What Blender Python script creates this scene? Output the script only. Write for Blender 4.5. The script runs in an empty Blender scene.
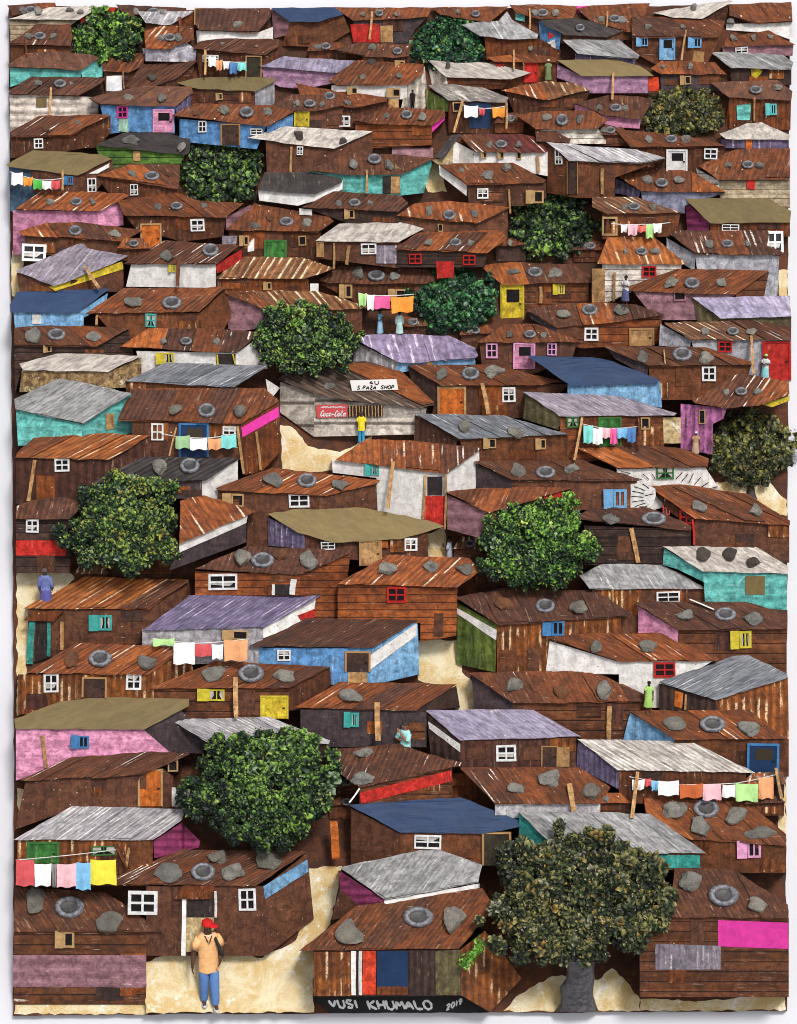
import bpy, bmesh, math, random
import numpy as np
from mathutils import Vector, noise as mnoise

random.seed(7)
RNG = random.Random(11)
scene = bpy.context.scene
col = scene.collection

# ------------------------------------------------------------------ frame
# A steep hillside slab (65 degrees) that carries the shacks.  Drawing units: 1 unit = 0.02 m on the
# slab, (px, py) measured right/down from its top-left, n = metres out from the slab surface.
S = 0.02
BETA = math.radians(25)
D = 60.0
CX, CY = 398.5, 512.0
XV = Vector((1, 0, 0))
VV = Vector((0, math.sin(BETA), math.cos(BETA)))
NV = Vector((0, -math.cos(BETA), math.sin(BETA)))
ORIGIN = Vector((0, 0, 9.6))
KW = math.tan(BETA)          # upright walls gain this much n per metre of height
KR = 0.46                    # roofs fall back towards the slab


def P(px, py, n=0.0):
    f = (1.0 - n / D) * S
    return ORIGIN + XV * ((px - CX) * f) + VV * (-(py - CY) * f) + NV * n


def lin(c):
    return tuple(((v / 255) / 12.92 if v / 255 <= 0.04045 else ((v / 255 + 0.055) / 1.055) ** 2.4) for v in c)


# ------------------------------------------------------------------ materials
MATS = {}


def nd(nt, t, **kw):
    n = nt.nodes.new(t)
    for k, v in kw.items():
        setattr(n, k, v)
    return n


def math_node(nt, op, a, b=None, clamp=False):
    n = nt.nodes.new('ShaderNodeMath')
    n.operation = op
    n.use_clamp = clamp
    for i, v in enumerate((a, b)):
        if v is None:
            continue
        if isinstance(v, (int, float)):
            n.inputs[i].default_value = v
        else:
            nt.links.new(v, n.inputs[i])
    return n.outputs[0]


def mixc(nt, fac, a, b, mode='MIX'):
    n = nt.nodes.new('ShaderNodeMix')
    n.data_type = 'RGBA'
    n.blend_type = mode
    for idx, v in ((0, fac), (6, a), (7, b)):
        if isinstance(v, (int, float)):
            n.inputs[idx].default_value = v
        elif isinstance(v, tuple):
            n.inputs[idx].default_value = (*v, 1) if len(v) == 3 else v
        else:
            nt.links.new(v, n.inputs[idx])
    return n.outputs[2]


def noise_node(nt, vec, scale, detail=4, rough=0.6, dist=0.0):
    n = nt.nodes.new('ShaderNodeTexNoise')
    n.inputs['Scale'].default_value = scale
    n.inputs['Detail'].default_value = detail
    n.inputs['Roughness'].default_value = rough
    n.inputs['Distortion'].default_value = dist
    nt.links.new(vec, n.inputs['Vector'])
    return n.outputs[0]


def smooth(nt, v, lo, hi):
    n = nt.nodes.new('ShaderNodeMapRange')
    n.interpolation_type = 'SMOOTHSTEP'
    n.inputs[1].default_value = lo
    n.inputs[2].default_value = hi
    nt.links.new(v, n.inputs[0])
    return n.outputs[0]


def scaled(nt, vec, sx, sy, sz=1):
    n = nt.nodes.new('ShaderNodeMapping')
    n.inputs['Scale'].default_value = (sx, sy, sz)
    nt.links.new(vec, n.inputs['Vector'])
    return n.outputs[0]


def base_mat(name):
    m = bpy.data.materials.new(name)
    m.use_nodes = True
    nt = m.node_tree
    b = nt.nodes['Principled BSDF']
    return m, nt, b


def sheet(name, c1, c2, c3, corr='u', period=0.105, amp=0.28, dash=None, dash_lo=0.56, speck=None, rough=0.72,
          bump=0.5, scr=None, blotch=None, blotch_lo=0.6, streak=0.45, gap=False, patch_scale=1.6, grain=1.0, wear=(206, 180, 156), run=0.32):
    """weathered painted / rusted sheet: colour patches, run-off streaks, corrugation or boards, scuffed dashes."""
    m, nt, b = base_mat(name)
    uv = nd(nt, 'ShaderNodeUVMap').outputs[0]
    n1 = noise_node(nt, uv, patch_scale, 6, 0.65, 0.4)
    n2 = noise_node(nt, scaled(nt, uv, 9, 1.2) if corr != 'v' else scaled(nt, uv, 1.2, 9), 1.6, 5, 0.7)
    n3 = noise_node(nt, uv, 26, 3, 0.7)
    c = mixc(nt, smooth(nt, n1, 0.34, 0.66), lin(c1), lin(c2))
    c = mixc(nt, math_node(nt, 'MULTIPLY', smooth(nt, n2, 0.46, 0.74), streak * 1.6, True), c, lin(c3))
    if blotch:
        n4 = noise_node(nt, uv, 3.3, 5, 0.75, 0.8)
        c = mixc(nt, smooth(nt, n4, blotch_lo, blotch_lo + 0.1), c, lin(blotch))
    sep = nd(nt, 'ShaderNodeSeparateXYZ')
    nt.links.new(uv, sep.inputs[0])
    h = None
    if corr:
        ax = sep.outputs[0] if corr == 'u' else sep.outputs[1]
        w = math_node(nt, 'SINE', math_node(nt, 'MULTIPLY', ax, 2 * math.pi / period))
        if gap:
            w2 = smooth(nt, w, -1.0, -0.82)
            c = mixc(nt, w2, mixc(nt, 1.0, c, (0.28, 0.26, 0.25), 'MULTIPLY'), c)
            cell = math_node(nt, 'FLOOR', math_node(nt, 'MULTIPLY', ax, 1 / period))
            wn = nd(nt, 'ShaderNodeTexWhiteNoise', noise_dimensions='1D')
            nt.links.new(cell, wn.inputs['W'])
            vv = math_node(nt, 'ADD', math_node(nt, 'MULTIPLY', wn.outputs[0], 0.5), 0.7)
            vc = nd(nt, 'ShaderNodeCombineColor')
            for i in range(3):
                nt.links.new(vv, vc.inputs[i])
            c = mixc(nt, 1.0, c, vc.outputs[0], 'MULTIPLY')
            h = w2
        else:
            dk = mixc(nt, 1.0, c, (0.38, 0.35, 0.35), 'MULTIPLY')
            c = mixc(nt, math_node(nt, 'MULTIPLY', smooth(nt, w, 0.9, -0.9), amp), c, dk)
            h = w
        if dash:
            vec = scaled(nt, uv, 1 / period * 0.93, 1.5) if corr == 'u' else scaled(nt, uv, 1.5, 1 / period * 0.93)
            nn = noise_node(nt, vec, 1.0, 2, 0.5)
            msk = math_node(nt, 'MULTIPLY', smooth(nt, w, 0.35, 0.75), smooth(nt, nn, dash_lo, dash_lo + 0.06))
            brk = smooth(nt, n3, 0.36, 0.5)
            c = mixc(nt, math_node(nt, 'MULTIPLY', msk, brk), c, lin(dash))
    if speck:
        n5 = noise_node(nt, uv, 16, 2, 0.5)
        c = mixc(nt, smooth(nt, n5, 0.715, 0.74), c, lin(speck))
    if scr:      # dry-brush scratches along the boards
        n6 = noise_node(nt, scaled(nt, uv, 1.6, 34), 1.0, 2, 0.5)
        n7 = noise_node(nt, uv, 2.1, 2, 0.5)
        c = mixc(nt, math_node(nt, 'MULTIPLY', smooth(nt, n6, scr - 0.02, scr + 0.05), smooth(nt, n7, 0.48, 0.6)), c, lin((196, 180, 166)))
    n8 = noise_node(nt, uv, 6.5, 6, 0.7, 0.5)
    if grain > 0.5:   # run-off streaks and pale wear that follow the sheet
        ax_ = (22, 2.2) if corr != 'v' else (2.2, 22)
        n9 = noise_node(nt, scaled(nt, uv, *ax_), 1.0, 4, 0.65)
        n10 = noise_node(nt, uv, 1.1, 3, 0.6)
        c = mixc(nt, math_node(nt, 'MULTIPLY', smooth(nt, n9, 0.55, 0.68), run), c, mixc(nt, 1.0, c, (0.36, 0.33, 0.32), 'MULTIPLY'))
        pale = mixc(nt, run * 0.95, c, lin(wear))
        c = mixc(nt, math_node(nt, 'MULTIPLY', smooth(nt, n9, 0.42, 0.33), smooth(nt, n10, 0.42, 0.6)), c, pale)
    g = mixc(nt, smooth(nt, n8, 0.34, 0.66), (0.6, 0.58, 0.57), (1.34, 1.32, 1.28))
    c = mixc(nt, grain, c, g, 'MULTIPLY')
    g = mixc(nt, smooth(nt, n3, 0.3, 0.7), (0.86, 0.85, 0.84), (1.12, 1.11, 1.1))
    c = mixc(nt, grain, c, g, 'MULTIPLY')
    oi = nd(nt, 'ShaderNodeObjectInfo')
    rv = nd(nt, 'ShaderNodeHueSaturation')
    nt.links.new(c, rv.inputs['Color'])
    nt.links.new(math_node(nt, 'ADD', math_node(nt, 'MULTIPLY', oi.outputs['Random'], 0.34), 0.84), rv.inputs['Value'])
    nt.links.new(rv.outputs[0], b.inputs['Base Color'])
    b.inputs['Roughness'].default_value = rough
    b.inputs['Specular IOR Level'].default_value = 0.35
    bm = nd(nt, 'ShaderNodeBump')
    bm.inputs['Strength'].default_value = bump
    bm.inputs['Distance'].default_value = 0.03
    hh = math_node(nt, 'MULTIPLY', n3, 0.7)
    if h is not None:
        hh = math_node(nt, 'ADD', hh, math_node(nt, 'MULTIPLY', h, 0.55))
    nt.links.new(hh, bm.inputs['Height'])
    nt.links.new(bm.outputs[0], b.inputs['Normal'])
    MATS[name] = m
    return m


W = (224, 218, 208)
BK = (34, 30, 30)
sheet('rust', (122, 65, 30), (94, 51, 26), (50, 34, 25), amp=0.22, blotch=(160, 92, 40), blotch_lo=0.62, dash=(204, 184, 166), dash_lo=0.7, speck=W, scr=0.72)
sheet('rustdk', (98, 56, 33), (77, 45, 29), (44, 32, 26), amp=0.2, blotch=(132, 76, 38), blotch_lo=0.64, dash=(200, 184, 172), dash_lo=0.71, speck=W, scr=0.72)
sheet('rustdkw', (100, 56, 33), (77, 44, 29), (46, 32, 26), amp=0.3, dash=(214, 204, 196), dash_lo=0.57)
sheet('dkred', (88, 52, 36), (71, 42, 31), (44, 32, 28), corr='u', amp=0.1, speck=(196, 186, 178), blotch=(112, 64, 40), blotch_lo=0.6, scr=0.72)
sheet('rustw', (156, 84, 36), (118, 62, 29), (62, 39, 28), dash=(226, 206, 182), dash_lo=0.57, amp=0.42, period=0.13, blotch=(60, 38, 30), blotch_lo=0.66)
sheet('dkrustw', (92, 54, 37), (72, 43, 32), (46, 33, 29), dash=(220, 210, 202), dash_lo=0.56, amp=0.34, period=0.12)
sheet('orustw', (180, 106, 46), (142, 77, 34), (82, 48, 28), dash=(222, 200, 168), dash_lo=0.55, amp=0.5, period=0.14, blotch=(84, 50, 32), blotch_lo=0.66)
sheet('orust', (158, 88, 38), (126, 67, 30), (74, 46, 30), amp=0.1, speck=W, blotch=(92, 54, 34), blotch_lo=0.6)
sheet('rustcream', (150, 104, 64), (116, 70, 40), (72, 48, 36), dash=(222, 206, 172), dash_lo=0.5, amp=0.55, period=0.14)
sheet('rusttanw', (122, 86, 60), (100, 62, 40), (66, 46, 36), dash=(218, 204, 180), dash_lo=0.54, amp=0.5, period=0.13)
sheet('rustgrey', (84, 66, 56), (52, 42, 40), (136, 112, 92), amp=0.5, period=0.16, dash=(176, 160, 144), dash_lo=0.6, streak=0.6)
sheet('rustredw', (98, 38, 31), (78, 32, 28), (46, 28, 27), dash=(224, 214, 206), dash_lo=0.6, amp=0.6, period=0.16)
sheet('brown', (104, 66, 47), (88, 55, 40), (58, 41, 37), corr=None, blotch=(122, 70, 42), blotch_lo=0.6, speck=(200, 190, 182), streak=0.5, scr=0.74, run=0.12)
sheet('dkbrown', (72, 50, 43), (58, 42, 38), (42, 34, 34), corr=None, streak=0.4, scr=0.74, run=0.12)
sheet('plum', (78, 64, 68), (66, 56, 61), (46, 42, 46), corr=None, streak=0.4, speck=(170, 165, 170), run=0.12)
sheet('plumgrey', (78, 72, 78), (62, 58, 64), (44, 42, 46), corr=None)
sheet('dkplum', (52, 42, 43), (42, 36, 38), (30, 28, 30), corr=None)
sheet('plank', (114, 67, 39), (88, 53, 35), (56, 39, 32), corr='v', period=0.2, gap=True, scr=0.7, dash=(196, 184, 172), dash_lo=0.7)
sheet('plankdk', (74, 52, 45), (60, 44, 41), (44, 36, 36), corr='v', period=0.17, gap=True, dash=(180, 170, 165), dash_lo=0.71)
sheet('orplank', (158, 86, 40), (126, 67, 34), (88, 50, 34), corr='v', period=0.15, gap=True, streak=0.5)
sheet('rustplank', (134, 74, 40), (102, 57, 35), (64, 42, 34), corr='v', period=0.12, gap=True)
sheet('rustwall', (112, 65, 37), (90, 54, 34), (58, 40, 33), corr=None, scr=0.72, blotch=(134, 74, 40), blotch_lo=0.6, streak=0.6, run=0.12)
sheet('corrw', (164, 96, 44), (120, 70, 38), (60, 42, 34), corr='u', period=0.15, amp=0.6, blotch=(176, 110, 50), blotch_lo=0.62, dash=(222, 196, 158), dash_lo=0.52, streak=0.5)
sheet('corrbr', (94, 58, 46), (78, 48, 40), (54, 38, 35), corr='u', period=0.17, amp=0.55, dash=(206, 192, 180), dash_lo=0.68)
sheet('corrdk', (74, 54, 48), (62, 46, 43), (44, 36, 36), corr='u', period=0.15, amp=0.6)
sheet('corrcharcoal', (62, 56, 56), (50, 46, 48), (84, 76, 74), corr='u', period=0.17, amp=0.7, dash=(150, 140, 136), dash_lo=0.62)
sheet('charcoal', (54, 48, 48), (44, 40, 42), (72, 60, 54), corr=None, blotch=(84, 62, 52), blotch_lo=0.62)
sheet('grey', (152, 153, 155), (130, 131, 134), (98, 98, 102), amp=0.14, dash=(190, 190, 192), dash_lo=0.6, bump=0.35, wear=(228, 224, 224))
sheet('ltgrey', (172, 170, 174), (144, 142, 150), (104, 102, 108), amp=0.18, dash=(206, 202, 200), dash_lo=0.52, bump=0.35, wear=(228, 224, 224))
sheet('bluegrey', (118, 122, 130), (98, 102, 112), (76, 78, 88), amp=0.2, dash=(176, 178, 182), dash_lo=0.58, bump=0.35, wear=(228, 224, 224))
sheet('purplestripe', (142, 128, 160), (122, 110, 142), (96, 88, 114), amp=0.25, dash=(196, 186, 204), dash_lo=0.5, period=0.16, bump=0.35, wear=(228, 224, 224))
sheet('whitegrey', (188, 182, 175), (168, 161, 156), (134, 127, 124), corr=None, blotch=(110, 100, 96), blotch_lo=0.68, streak=0.3, wear=(228, 224, 224))
sheet('rubblegrey', (142, 136, 132), (112, 106, 104), (76, 70, 70), corr=None, blotch=(196, 190, 184), blotch_lo=0.55, bump=1.0, patch_scale=5)
sheet('white', (238, 236, 234), (228, 226, 224), (198, 192, 190), corr='u', period=0.34, amp=0.1, blotch=(128, 112, 100), blotch_lo=0.69, speck=BK, streak=0.3, bump=0.3, grain=0.5, wear=(228, 224, 224))
sheet('whiteroof', (214, 209, 203), (186, 180, 176), (118, 110, 106), corr='u', period=0.13, amp=0.35, dash=(242, 238, 232), dash_lo=0.5, streak=0.7, blotch=(122, 100, 88), blotch_lo=0.7)
sheet('whitecorr', (222, 216, 206), (196, 186, 172), (110, 98, 90), corr='u', period=0.14, amp=0.7, streak=0.6)
sheet('whiteplank', (232, 228, 220), (212, 206, 198), (140, 130, 122), corr='v', period=0.11, gap=True)
sheet('tanplank', (184, 172, 148), (164, 148, 122), (120, 104, 86), corr='v', period=0.09, gap=True)
sheet('whitedirty', (220, 212, 204), (198, 188, 180), (140, 128, 120), corr='v', period=0.16, amp=0.2, blotch=(130, 112, 100), blotch_lo=0.68, wear=(228, 224, 224))
sheet('lavgrey', (146, 138, 152), (126, 119, 134), (102, 96, 108), amp=0.2, dash=(188, 182, 188), dash_lo=0.58, bump=0.35, wear=(228, 224, 224))
sheet('lav', (160, 153, 178), (138, 131, 158), (98, 94, 114), amp=0.14, blotch=(196, 190, 194), blotch_lo=0.6, bump=0.35, wear=(228, 224, 224))
sheet('purple', (108, 98, 130), (90, 82, 112), (62, 58, 78), amp=0.26, dash=(170, 160, 184), dash_lo=0.57, bump=0.35, wear=(228, 224, 224))
sheet('olive', (116, 100, 64), (108, 93, 60), (96, 82, 54), corr=None, streak=0.25, bump=0.12, grain=0.3)
sheet('blue', (30, 56, 94), (26, 49, 84), (24, 43, 70), corr=None, streak=0.2, bump=0.12, rough=0.6, grain=0.3)
sheet('ltblue', (136, 186, 226), (114, 164, 210), (70, 110, 152), corr='u', period=0.2, amp=0.15, blotch=(58, 78, 104), blotch_lo=0.67, bump=0.4, wear=(228, 224, 224))
sheet('skyblue', (102, 154, 206), (86, 136, 192), (58, 94, 140), corr='u', period=0.2, amp=0.18, blotch=(50, 66, 92), blotch_lo=0.66, bump=0.4, wear=(228, 224, 224))
sheet('slateblue', (66, 98, 120), (56, 78, 100), (40, 50, 62), corr=None)
sheet('turq', (112, 200, 194), (90, 178, 176), (58, 120, 122), corr='v', period=0.24, amp=0.14, blotch=(150, 206, 208), blotch_lo=0.6, bump=0.4, wear=(228, 224, 224))
sheet('teal', (58, 158, 150), (48, 138, 132), (36, 96, 96), corr=None)
sheet('mint', (168, 204, 184), (150, 190, 172), (120, 156, 140), corr=None)
sheet('pink', (220, 152, 188), (202, 132, 170), (142, 90, 120), corr='v', period=0.3, amp=0.12, blotch=(222, 176, 200), blotch_lo=0.6, bump=0.4, wear=(228, 224, 224))
sheet('lavpink', (176, 136, 168), (156, 118, 150), (112, 84, 110), corr='v', period=0.2, amp=0.22, bump=0.4, wear=(228, 224, 224))
sheet('pinkcurtain', (206, 126, 190), (176, 104, 156), (92, 62, 74), corr='u', period=0.16, amp=0.4, streak=0.8)
sheet('magenta', (152, 58, 108), (128, 50, 92), (84, 40, 64), corr='v', period=0.16, amp=0.2)
sheet('hotpink', (226, 62, 166), (218, 56, 158), (196, 48, 138), corr=None, streak=0.2, bump=0.15, grain=0.3)
sheet('mauve', (152, 112, 122), (134, 98, 108), (96, 72, 80), corr='v', period=0.24, amp=0.2, dash=(196, 172, 174), dash_lo=0.68)
sheet('red', (198, 46, 38), (180, 40, 36), (134, 34, 32), corr=None, streak=0.4, blotch=(222, 110, 96), blotch_lo=0.68)
sheet('orangered', (222, 74, 42), (206, 64, 36), (176, 56, 34), corr=None, streak=0.2)
sheet('orange', (208, 116, 44), (190, 100, 38), (140, 76, 36), corr='u', period=0.2, amp=0.2)
sheet('yellow', (214, 194, 52), (196, 172, 46), (150, 128, 42), corr=None, streak=0.4)
sheet('green', (62, 130, 58), (54, 112, 52), (36, 74, 38), corr='u', period=0.2, amp=0.3)
sheet('greendk', (112, 130, 54), (84, 104, 46), (40, 50, 32), corr='u', period=0.2, amp=0.35, dash=(168, 160, 60), dash_lo=0.68, streak=0.7)
sheet('greenstripe', (96, 136, 52), (72, 106, 46), (40, 54, 32), corr='v', period=0.14, gap=True)
sheet('grnbrn', (108, 100, 68), (90, 82, 60), (66, 56, 48), corr='u', period=0.16, amp=0.3, blotch=(120, 128, 72), blotch_lo=0.6)
sheet('greyplank', (188, 182, 174), (168, 161, 154), (124, 118, 112), corr='v', period=0.45, gap=True, streak=0.4, speck=BK, wear=(228, 224, 224))
sheet('greywall', (172, 174, 184), (154, 156, 168), (108, 108, 118), corr=None, blotch=(180, 180, 186), blotch_lo=0.62, wear=(228, 224, 224))
sheet('greyblue', (130, 134, 158), (114, 118, 142), (84, 84, 104), corr=None, wear=(228, 224, 224))
sheet('ltgreywall', (184, 184, 190), (166, 164, 172), (116, 112, 118), corr=None, wear=(228, 224, 224))
sheet('cream', (206, 186, 142), (190, 168, 122), (150, 128, 92), corr=None, blotch=(226, 220, 208), blotch_lo=0.55)
sheet('tan', (186, 148, 100), (164, 126, 82), (118, 88, 60), corr=None, streak=0.6, bump=0.3)
sheet('brorange', (168, 88, 54), (150, 78, 48), (120, 62, 42), corr=None)
sheet('lace', (186, 184, 196), (150, 148, 166), (84, 80, 92), corr=None, patch_scale=9, bump=1.0, blotch=(212, 210, 216), blotch_lo=0.5)
sheet('rubble', (178, 152, 104), (110, 78, 54), (62, 46, 40), corr=None, patch_scale=9, bump=1.2, blotch=(218, 208, 188), blotch_lo=0.56)
sheet('whitestroke', (236, 232, 230), (222, 218, 216), (190, 184, 184), corr=None, blotch=(60, 56, 56), blotch_lo=0.7, grain=0.5)
sheet('palered', (216, 92, 96), (206, 74, 80), (190, 60, 66), corr=None, blotch=(230, 150, 150), blotch_lo=0.62)
sheet('black', (36, 34, 35), (30, 28, 30), (24, 23, 25), corr=None, streak=0.2, bump=0.3)
sheet('pinkmauve', (172, 120, 140), (150, 104, 124), (110, 80, 96), corr='v', period=0.24, amp=0.2)
sheet('dkolive', (66, 60, 44), (54, 48, 38), (40, 36, 32), corr=None)
MATS['green_wall'] = MATS['greendk']

PAINT = {'white': (242, 241, 240), 'tan': (190, 154, 106), 'red': (188, 40, 36), 'teal': (70, 172, 164), 'yellow': (214, 196, 60),
         'green': (64, 118, 60), 'blue': (70, 130, 186), 'pink': (226, 160, 200), 'hotpink': (206, 58, 146), 'mauve': (176, 122, 138),
         'turq': (104, 200, 196), 'ltblue': (120, 176, 222), 'rust': (110, 62, 40), 'black': (30, 29, 31), 'dkplum': (44, 38, 40)}


def paint(name, c, rough=0.6, var=0.3, bump=0.25):
    k = 'paint_' + name
    if k in MATS:
        return MATS[k]
    m, nt, b = base_mat(k)
    tc = nd(nt, 'ShaderNodeTexCoord').outputs['Object']
    n1 = noise_node(nt, tc, 9, 5, 0.7)
    n2 = noise_node(nt, tc, 40, 3, 0.6)
    cc = lin(c)
    dk = tuple(v * (1 - var) for v in cc)
    x = mixc(nt, smooth(nt, n1, 0.35, 0.65), dk, cc)
    x = mixc(nt, smooth(nt, n2, 0.66, 0.74), x, tuple(v * 0.45 for v in cc))
    nt.links.new(x, b.inputs['Base Color'])
    b.inputs['Roughness'].default_value = rough
    b.inputs['Specular IOR Level'].default_value = 0.35
    bm = nd(nt, 'ShaderNodeBump')
    bm.inputs['Strength'].default_value = bump
    bm.inputs['Distance'].default_value = 0.02
    nt.links.new(n2, bm.inputs['Height'])
    nt.links.new(bm.outputs[0], b.inputs['Normal'])
    MATS[k] = m
    return m


for k, c in PAINT.items():
    paint(k, c)
paint('pane', (40, 36, 38), rough=0.25, var=0.4)
paint('curtain', (196, 192, 186))


def rock_mat(name, c1, c2, c3):
    m, nt, b = base_mat(name)
    tc = nd(nt, 'ShaderNodeTexCoord').outputs['Object']
    oi = nd(nt, 'ShaderNodeObjectInfo')
    mp = nd(nt, 'ShaderNodeVectorMath', operation='ADD')
    nt.links.new(tc, mp.inputs[0])
    cm = nd(nt, 'ShaderNodeCombineXYZ')
    nt.links.new(math_node(nt, 'MULTIPLY', oi.outputs['Random'], 40), cm.inputs[0])
    nt.links.new(cm.outputs[0], mp.inputs[1])
    v = mp.outputs[0]
    n1 = noise_node(nt, v, 5, 6, 0.7)
    n2 = noise_node(nt, v, 34, 4, 0.75)
    x = mixc(nt, smooth(nt, n1, 0.36, 0.64), lin(c1), lin(c2))
    x = mixc(nt, smooth(nt, n2, 0.55, 0.72), x, lin(c3))
    x = mixc(nt, smooth(nt, n2, 0.4, 0.26), x, lin((58, 54, 50)))
    hs = nd(nt, 'ShaderNodeHueSaturation')
    nt.links.new(x, hs.inputs['Color'])
    nt.links.new(math_node(nt, 'ADD', math_node(nt, 'MULTIPLY', oi.outputs['Random'], 0.5), 0.75), hs.inputs['Value'])
    wm = nd(nt, 'ShaderNodeTexWhiteNoise', noise_dimensions='1D')
    nt.links.new(oi.outputs['Random'], wm.inputs['W'])
    x2 = mixc(nt, math_node(nt, 'MULTIPLY', wm.outputs[0], 0.4), hs.outputs[0], mixc(nt, 1.0, hs.outputs[0], (1.12, 0.94, 0.72), 'MULTIPLY'))
    nt.links.new(x2, b.inputs['Base Color'])
    b.inputs['Roughness'].default_value = 0.85
    bm = nd(nt, 'ShaderNodeBump')
    bm.inputs['Strength'].default_value = 0.9
    bm.inputs['Distance'].default_value = 0.04
    nt.links.new(math_node(nt, 'ADD', n2, n1), bm.inputs['Height'])
    nt.links.new(bm.outputs[0], b.inputs['Normal'])
    MATS[name] = m


rock_mat('stone', (128, 126, 120), (100, 98, 94), (170, 167, 160))
rock_mat('stone_dark', (72, 64, 60), (54, 48, 46), (104, 96, 90))
rock_mat('stone_clump', (112, 72, 44), (84, 54, 38), (150, 104, 60))


def tyre_mats():
    m, nt, b = base_mat('tyre_rubber')
    tc = nd(nt, 'ShaderNodeTexCoord').outputs['Object']
    n1 = noise_node(nt, tc, 12, 4, 0.7)
    x = mixc(nt, smooth(nt, n1, 0.35, 0.7), lin((70, 70, 74)), lin((134, 134, 140)))
    nt.links.new(x, b.inputs['Base Color'])
    b.inputs['Roughness'].default_value = 0.5
    bm = nd(nt, 'ShaderNodeBump')
    bm.inputs['Strength'].default_value = 0.3
    bm.inputs['Distance'].default_value = 0.02
    nt.links.new(n1, bm.inputs['Height'])
    nt.links.new(bm.outputs[0], b.inputs['Normal'])
    MATS['tyre_rubber'] = m
    m, nt, b = base_mat('tyre_inner')
    tc = nd(nt, 'ShaderNodeTexCoord').outputs['Object']
    n1 = noise_node(nt, tc, 10, 3, 0.6)
    x = mixc(nt, smooth(nt, n1, 0.4, 0.7), lin((30, 28, 30)), lin((62, 58, 58)))
    nt.links.new(x, b.inputs['Base Color'])
    b.inputs['Roughness'].default_value = 0.55
    MATS['tyre_inner'] = m


tyre_mats()


def ground_mat(name, c1, c2, c3, c4, scale=2.2, bump=0.8, dark_lo=0.62):
    m, nt, b = base_mat(name)
    tc = nd(nt, 'ShaderNodeTexCoord').outputs['Object']
    n1 = noise_node(nt, tc, scale, 6, 0.7, 0.6)
    n2 = noise_node(nt, tc, scale * 2.3, 6, 0.7, 0.3)
    n3 = noise_node(nt, tc, 30, 4, 0.7)
    x = mixc(nt, smooth(nt, n1, 0.38, 0.62), lin(c1), lin(c2))
    x = mixc(nt, smooth(nt, n2, 0.55, 0.7), x, lin(c3))
    x = mixc(nt, smooth(nt, n3, dark_lo, dark_lo + 0.1), x, lin(c4))
    nt.links.new(x, b.inputs['Base Color'])
    b.inputs['Roughness'].default_value = 0.9
    bm = nd(nt, 'ShaderNodeBump')
    bm.inputs['Strength'].default_value = bump
    bm.inputs['Distance'].default_value = 0.04
    nt.links.new(math_node(nt, 'ADD', n3, n1), bm.inputs['Height'])
    nt.links.new(bm.outputs[0], b.inputs['Normal'])
    MATS[name] = m


ground_mat('hill_earth', (94, 54, 34), (66, 42, 31), (122, 70, 38), (36, 30, 29))
ground_mat('sand', (230, 218, 184), (210, 180, 122), (242, 238, 230), (160, 126, 82), scale=1.6, dark_lo=0.68)
ground_mat('soil', (40, 36, 34), (30, 28, 28), (66, 56, 48), (150, 140, 128), scale=5, dark_lo=0.66)


def plain(name, c, rough=0.8):
    m, nt, b = base_mat(name)
    tc = nd(nt, 'ShaderNodeTexCoord').outputs['Object']
    n1 = noise_node(nt, tc, 0.4, 3, 0.5)
    cc = lin(c)
    nt.links.new(mixc(nt, n1, tuple(v * 0.97 for v in cc), tuple(min(1, v * 1.03) for v in cc)), b.inputs['Base Color'])
    b.inputs['Roughness'].default_value = rough
    b.inputs['Specular IOR Level'].default_value = 0.2
    MATS[name] = m


plain('letter_white', (253, 253, 252))
plain('backdrop', (210, 211, 217))


def attr_mat(name, rough=0.7, bumps=30):
    m, nt, b = base_mat(name)
    at = nd(nt, 'ShaderNodeAttribute', attribute_name='tint')
    tc = nd(nt, 'ShaderNodeTexCoord').outputs['Object']
    n1 = noise_node(nt, tc, bumps, 3, 0.7)
    g = mixc(nt, smooth(nt, n1, 0.3, 0.7), (0.6, 0.6, 0.6), (1.3, 1.3, 1.3))
    nt.links.new(mixc(nt, 1.0, at.outputs[0], g, 'MULTIPLY'), b.inputs['Base Color'])
    b.inputs['Roughness'].default_value = rough
    b.inputs['Specular IOR Level'].default_value = 0.3
    MATS[name] = m


attr_mat('foliage', 0.55)


def cloth_mat(c):
    k = 'cloth_%d_%d_%d' % c
    if k in MATS:
        return MATS[k]
    m, nt, b = base_mat(k)
    tc = nd(nt, 'ShaderNodeTexCoord').outputs['Object']
    n1 = noise_node(nt, tc, 7, 4, 0.6)
    n2 = noise_node(nt, scaled(nt, tc, 14, 3, 3), 2, 2, 0.5)
    cc = lin(c)
    x = mixc(nt, smooth(nt, n1, 0.3, 0.62), tuple(v * 0.8 for v in cc), cc)
    nt.links.new(x, b.inputs['Base Color'])
    b.inputs['Roughness'].default_value = 0.85
    b.inputs['Specular IOR Level'].default_value = 0.15
    bm = nd(nt, 'ShaderNodeBump')
    bm.inputs['Strength'].default_value = 0.4
    bm.inputs['Distance'].default_value = 0.04
    nt.links.new(n2, bm.inputs['Height'])
    nt.links.new(bm.outputs[0], b.inputs['Normal'])
    MATS[k] = m
    return m


# ------------------------------------------------------------------ object helpers
def link(name, me, mat, parent=None, loc=None):
    o = bpy.data.objects.new(name, me)
    col.objects.link(o)
    if mat is not None and not me.materials:
        me.materials.append(mat)
    if loc is not None:
        o.location = loc
    if parent is not None:
        o.parent = parent
    return o


def empty(name, loc):
    o = bpy.data.objects.new(name, None)
    o.empty_display_size = 0.2
    col.objects.link(o)
    o.location = loc
    return o


def tag(o, label=None, cat=None, group=None, kind=None):
    for k, v in (('label', label), ('category', cat), ('group', group), ('kind', kind)):
        if v:
            o[k] = v
    return o


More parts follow.
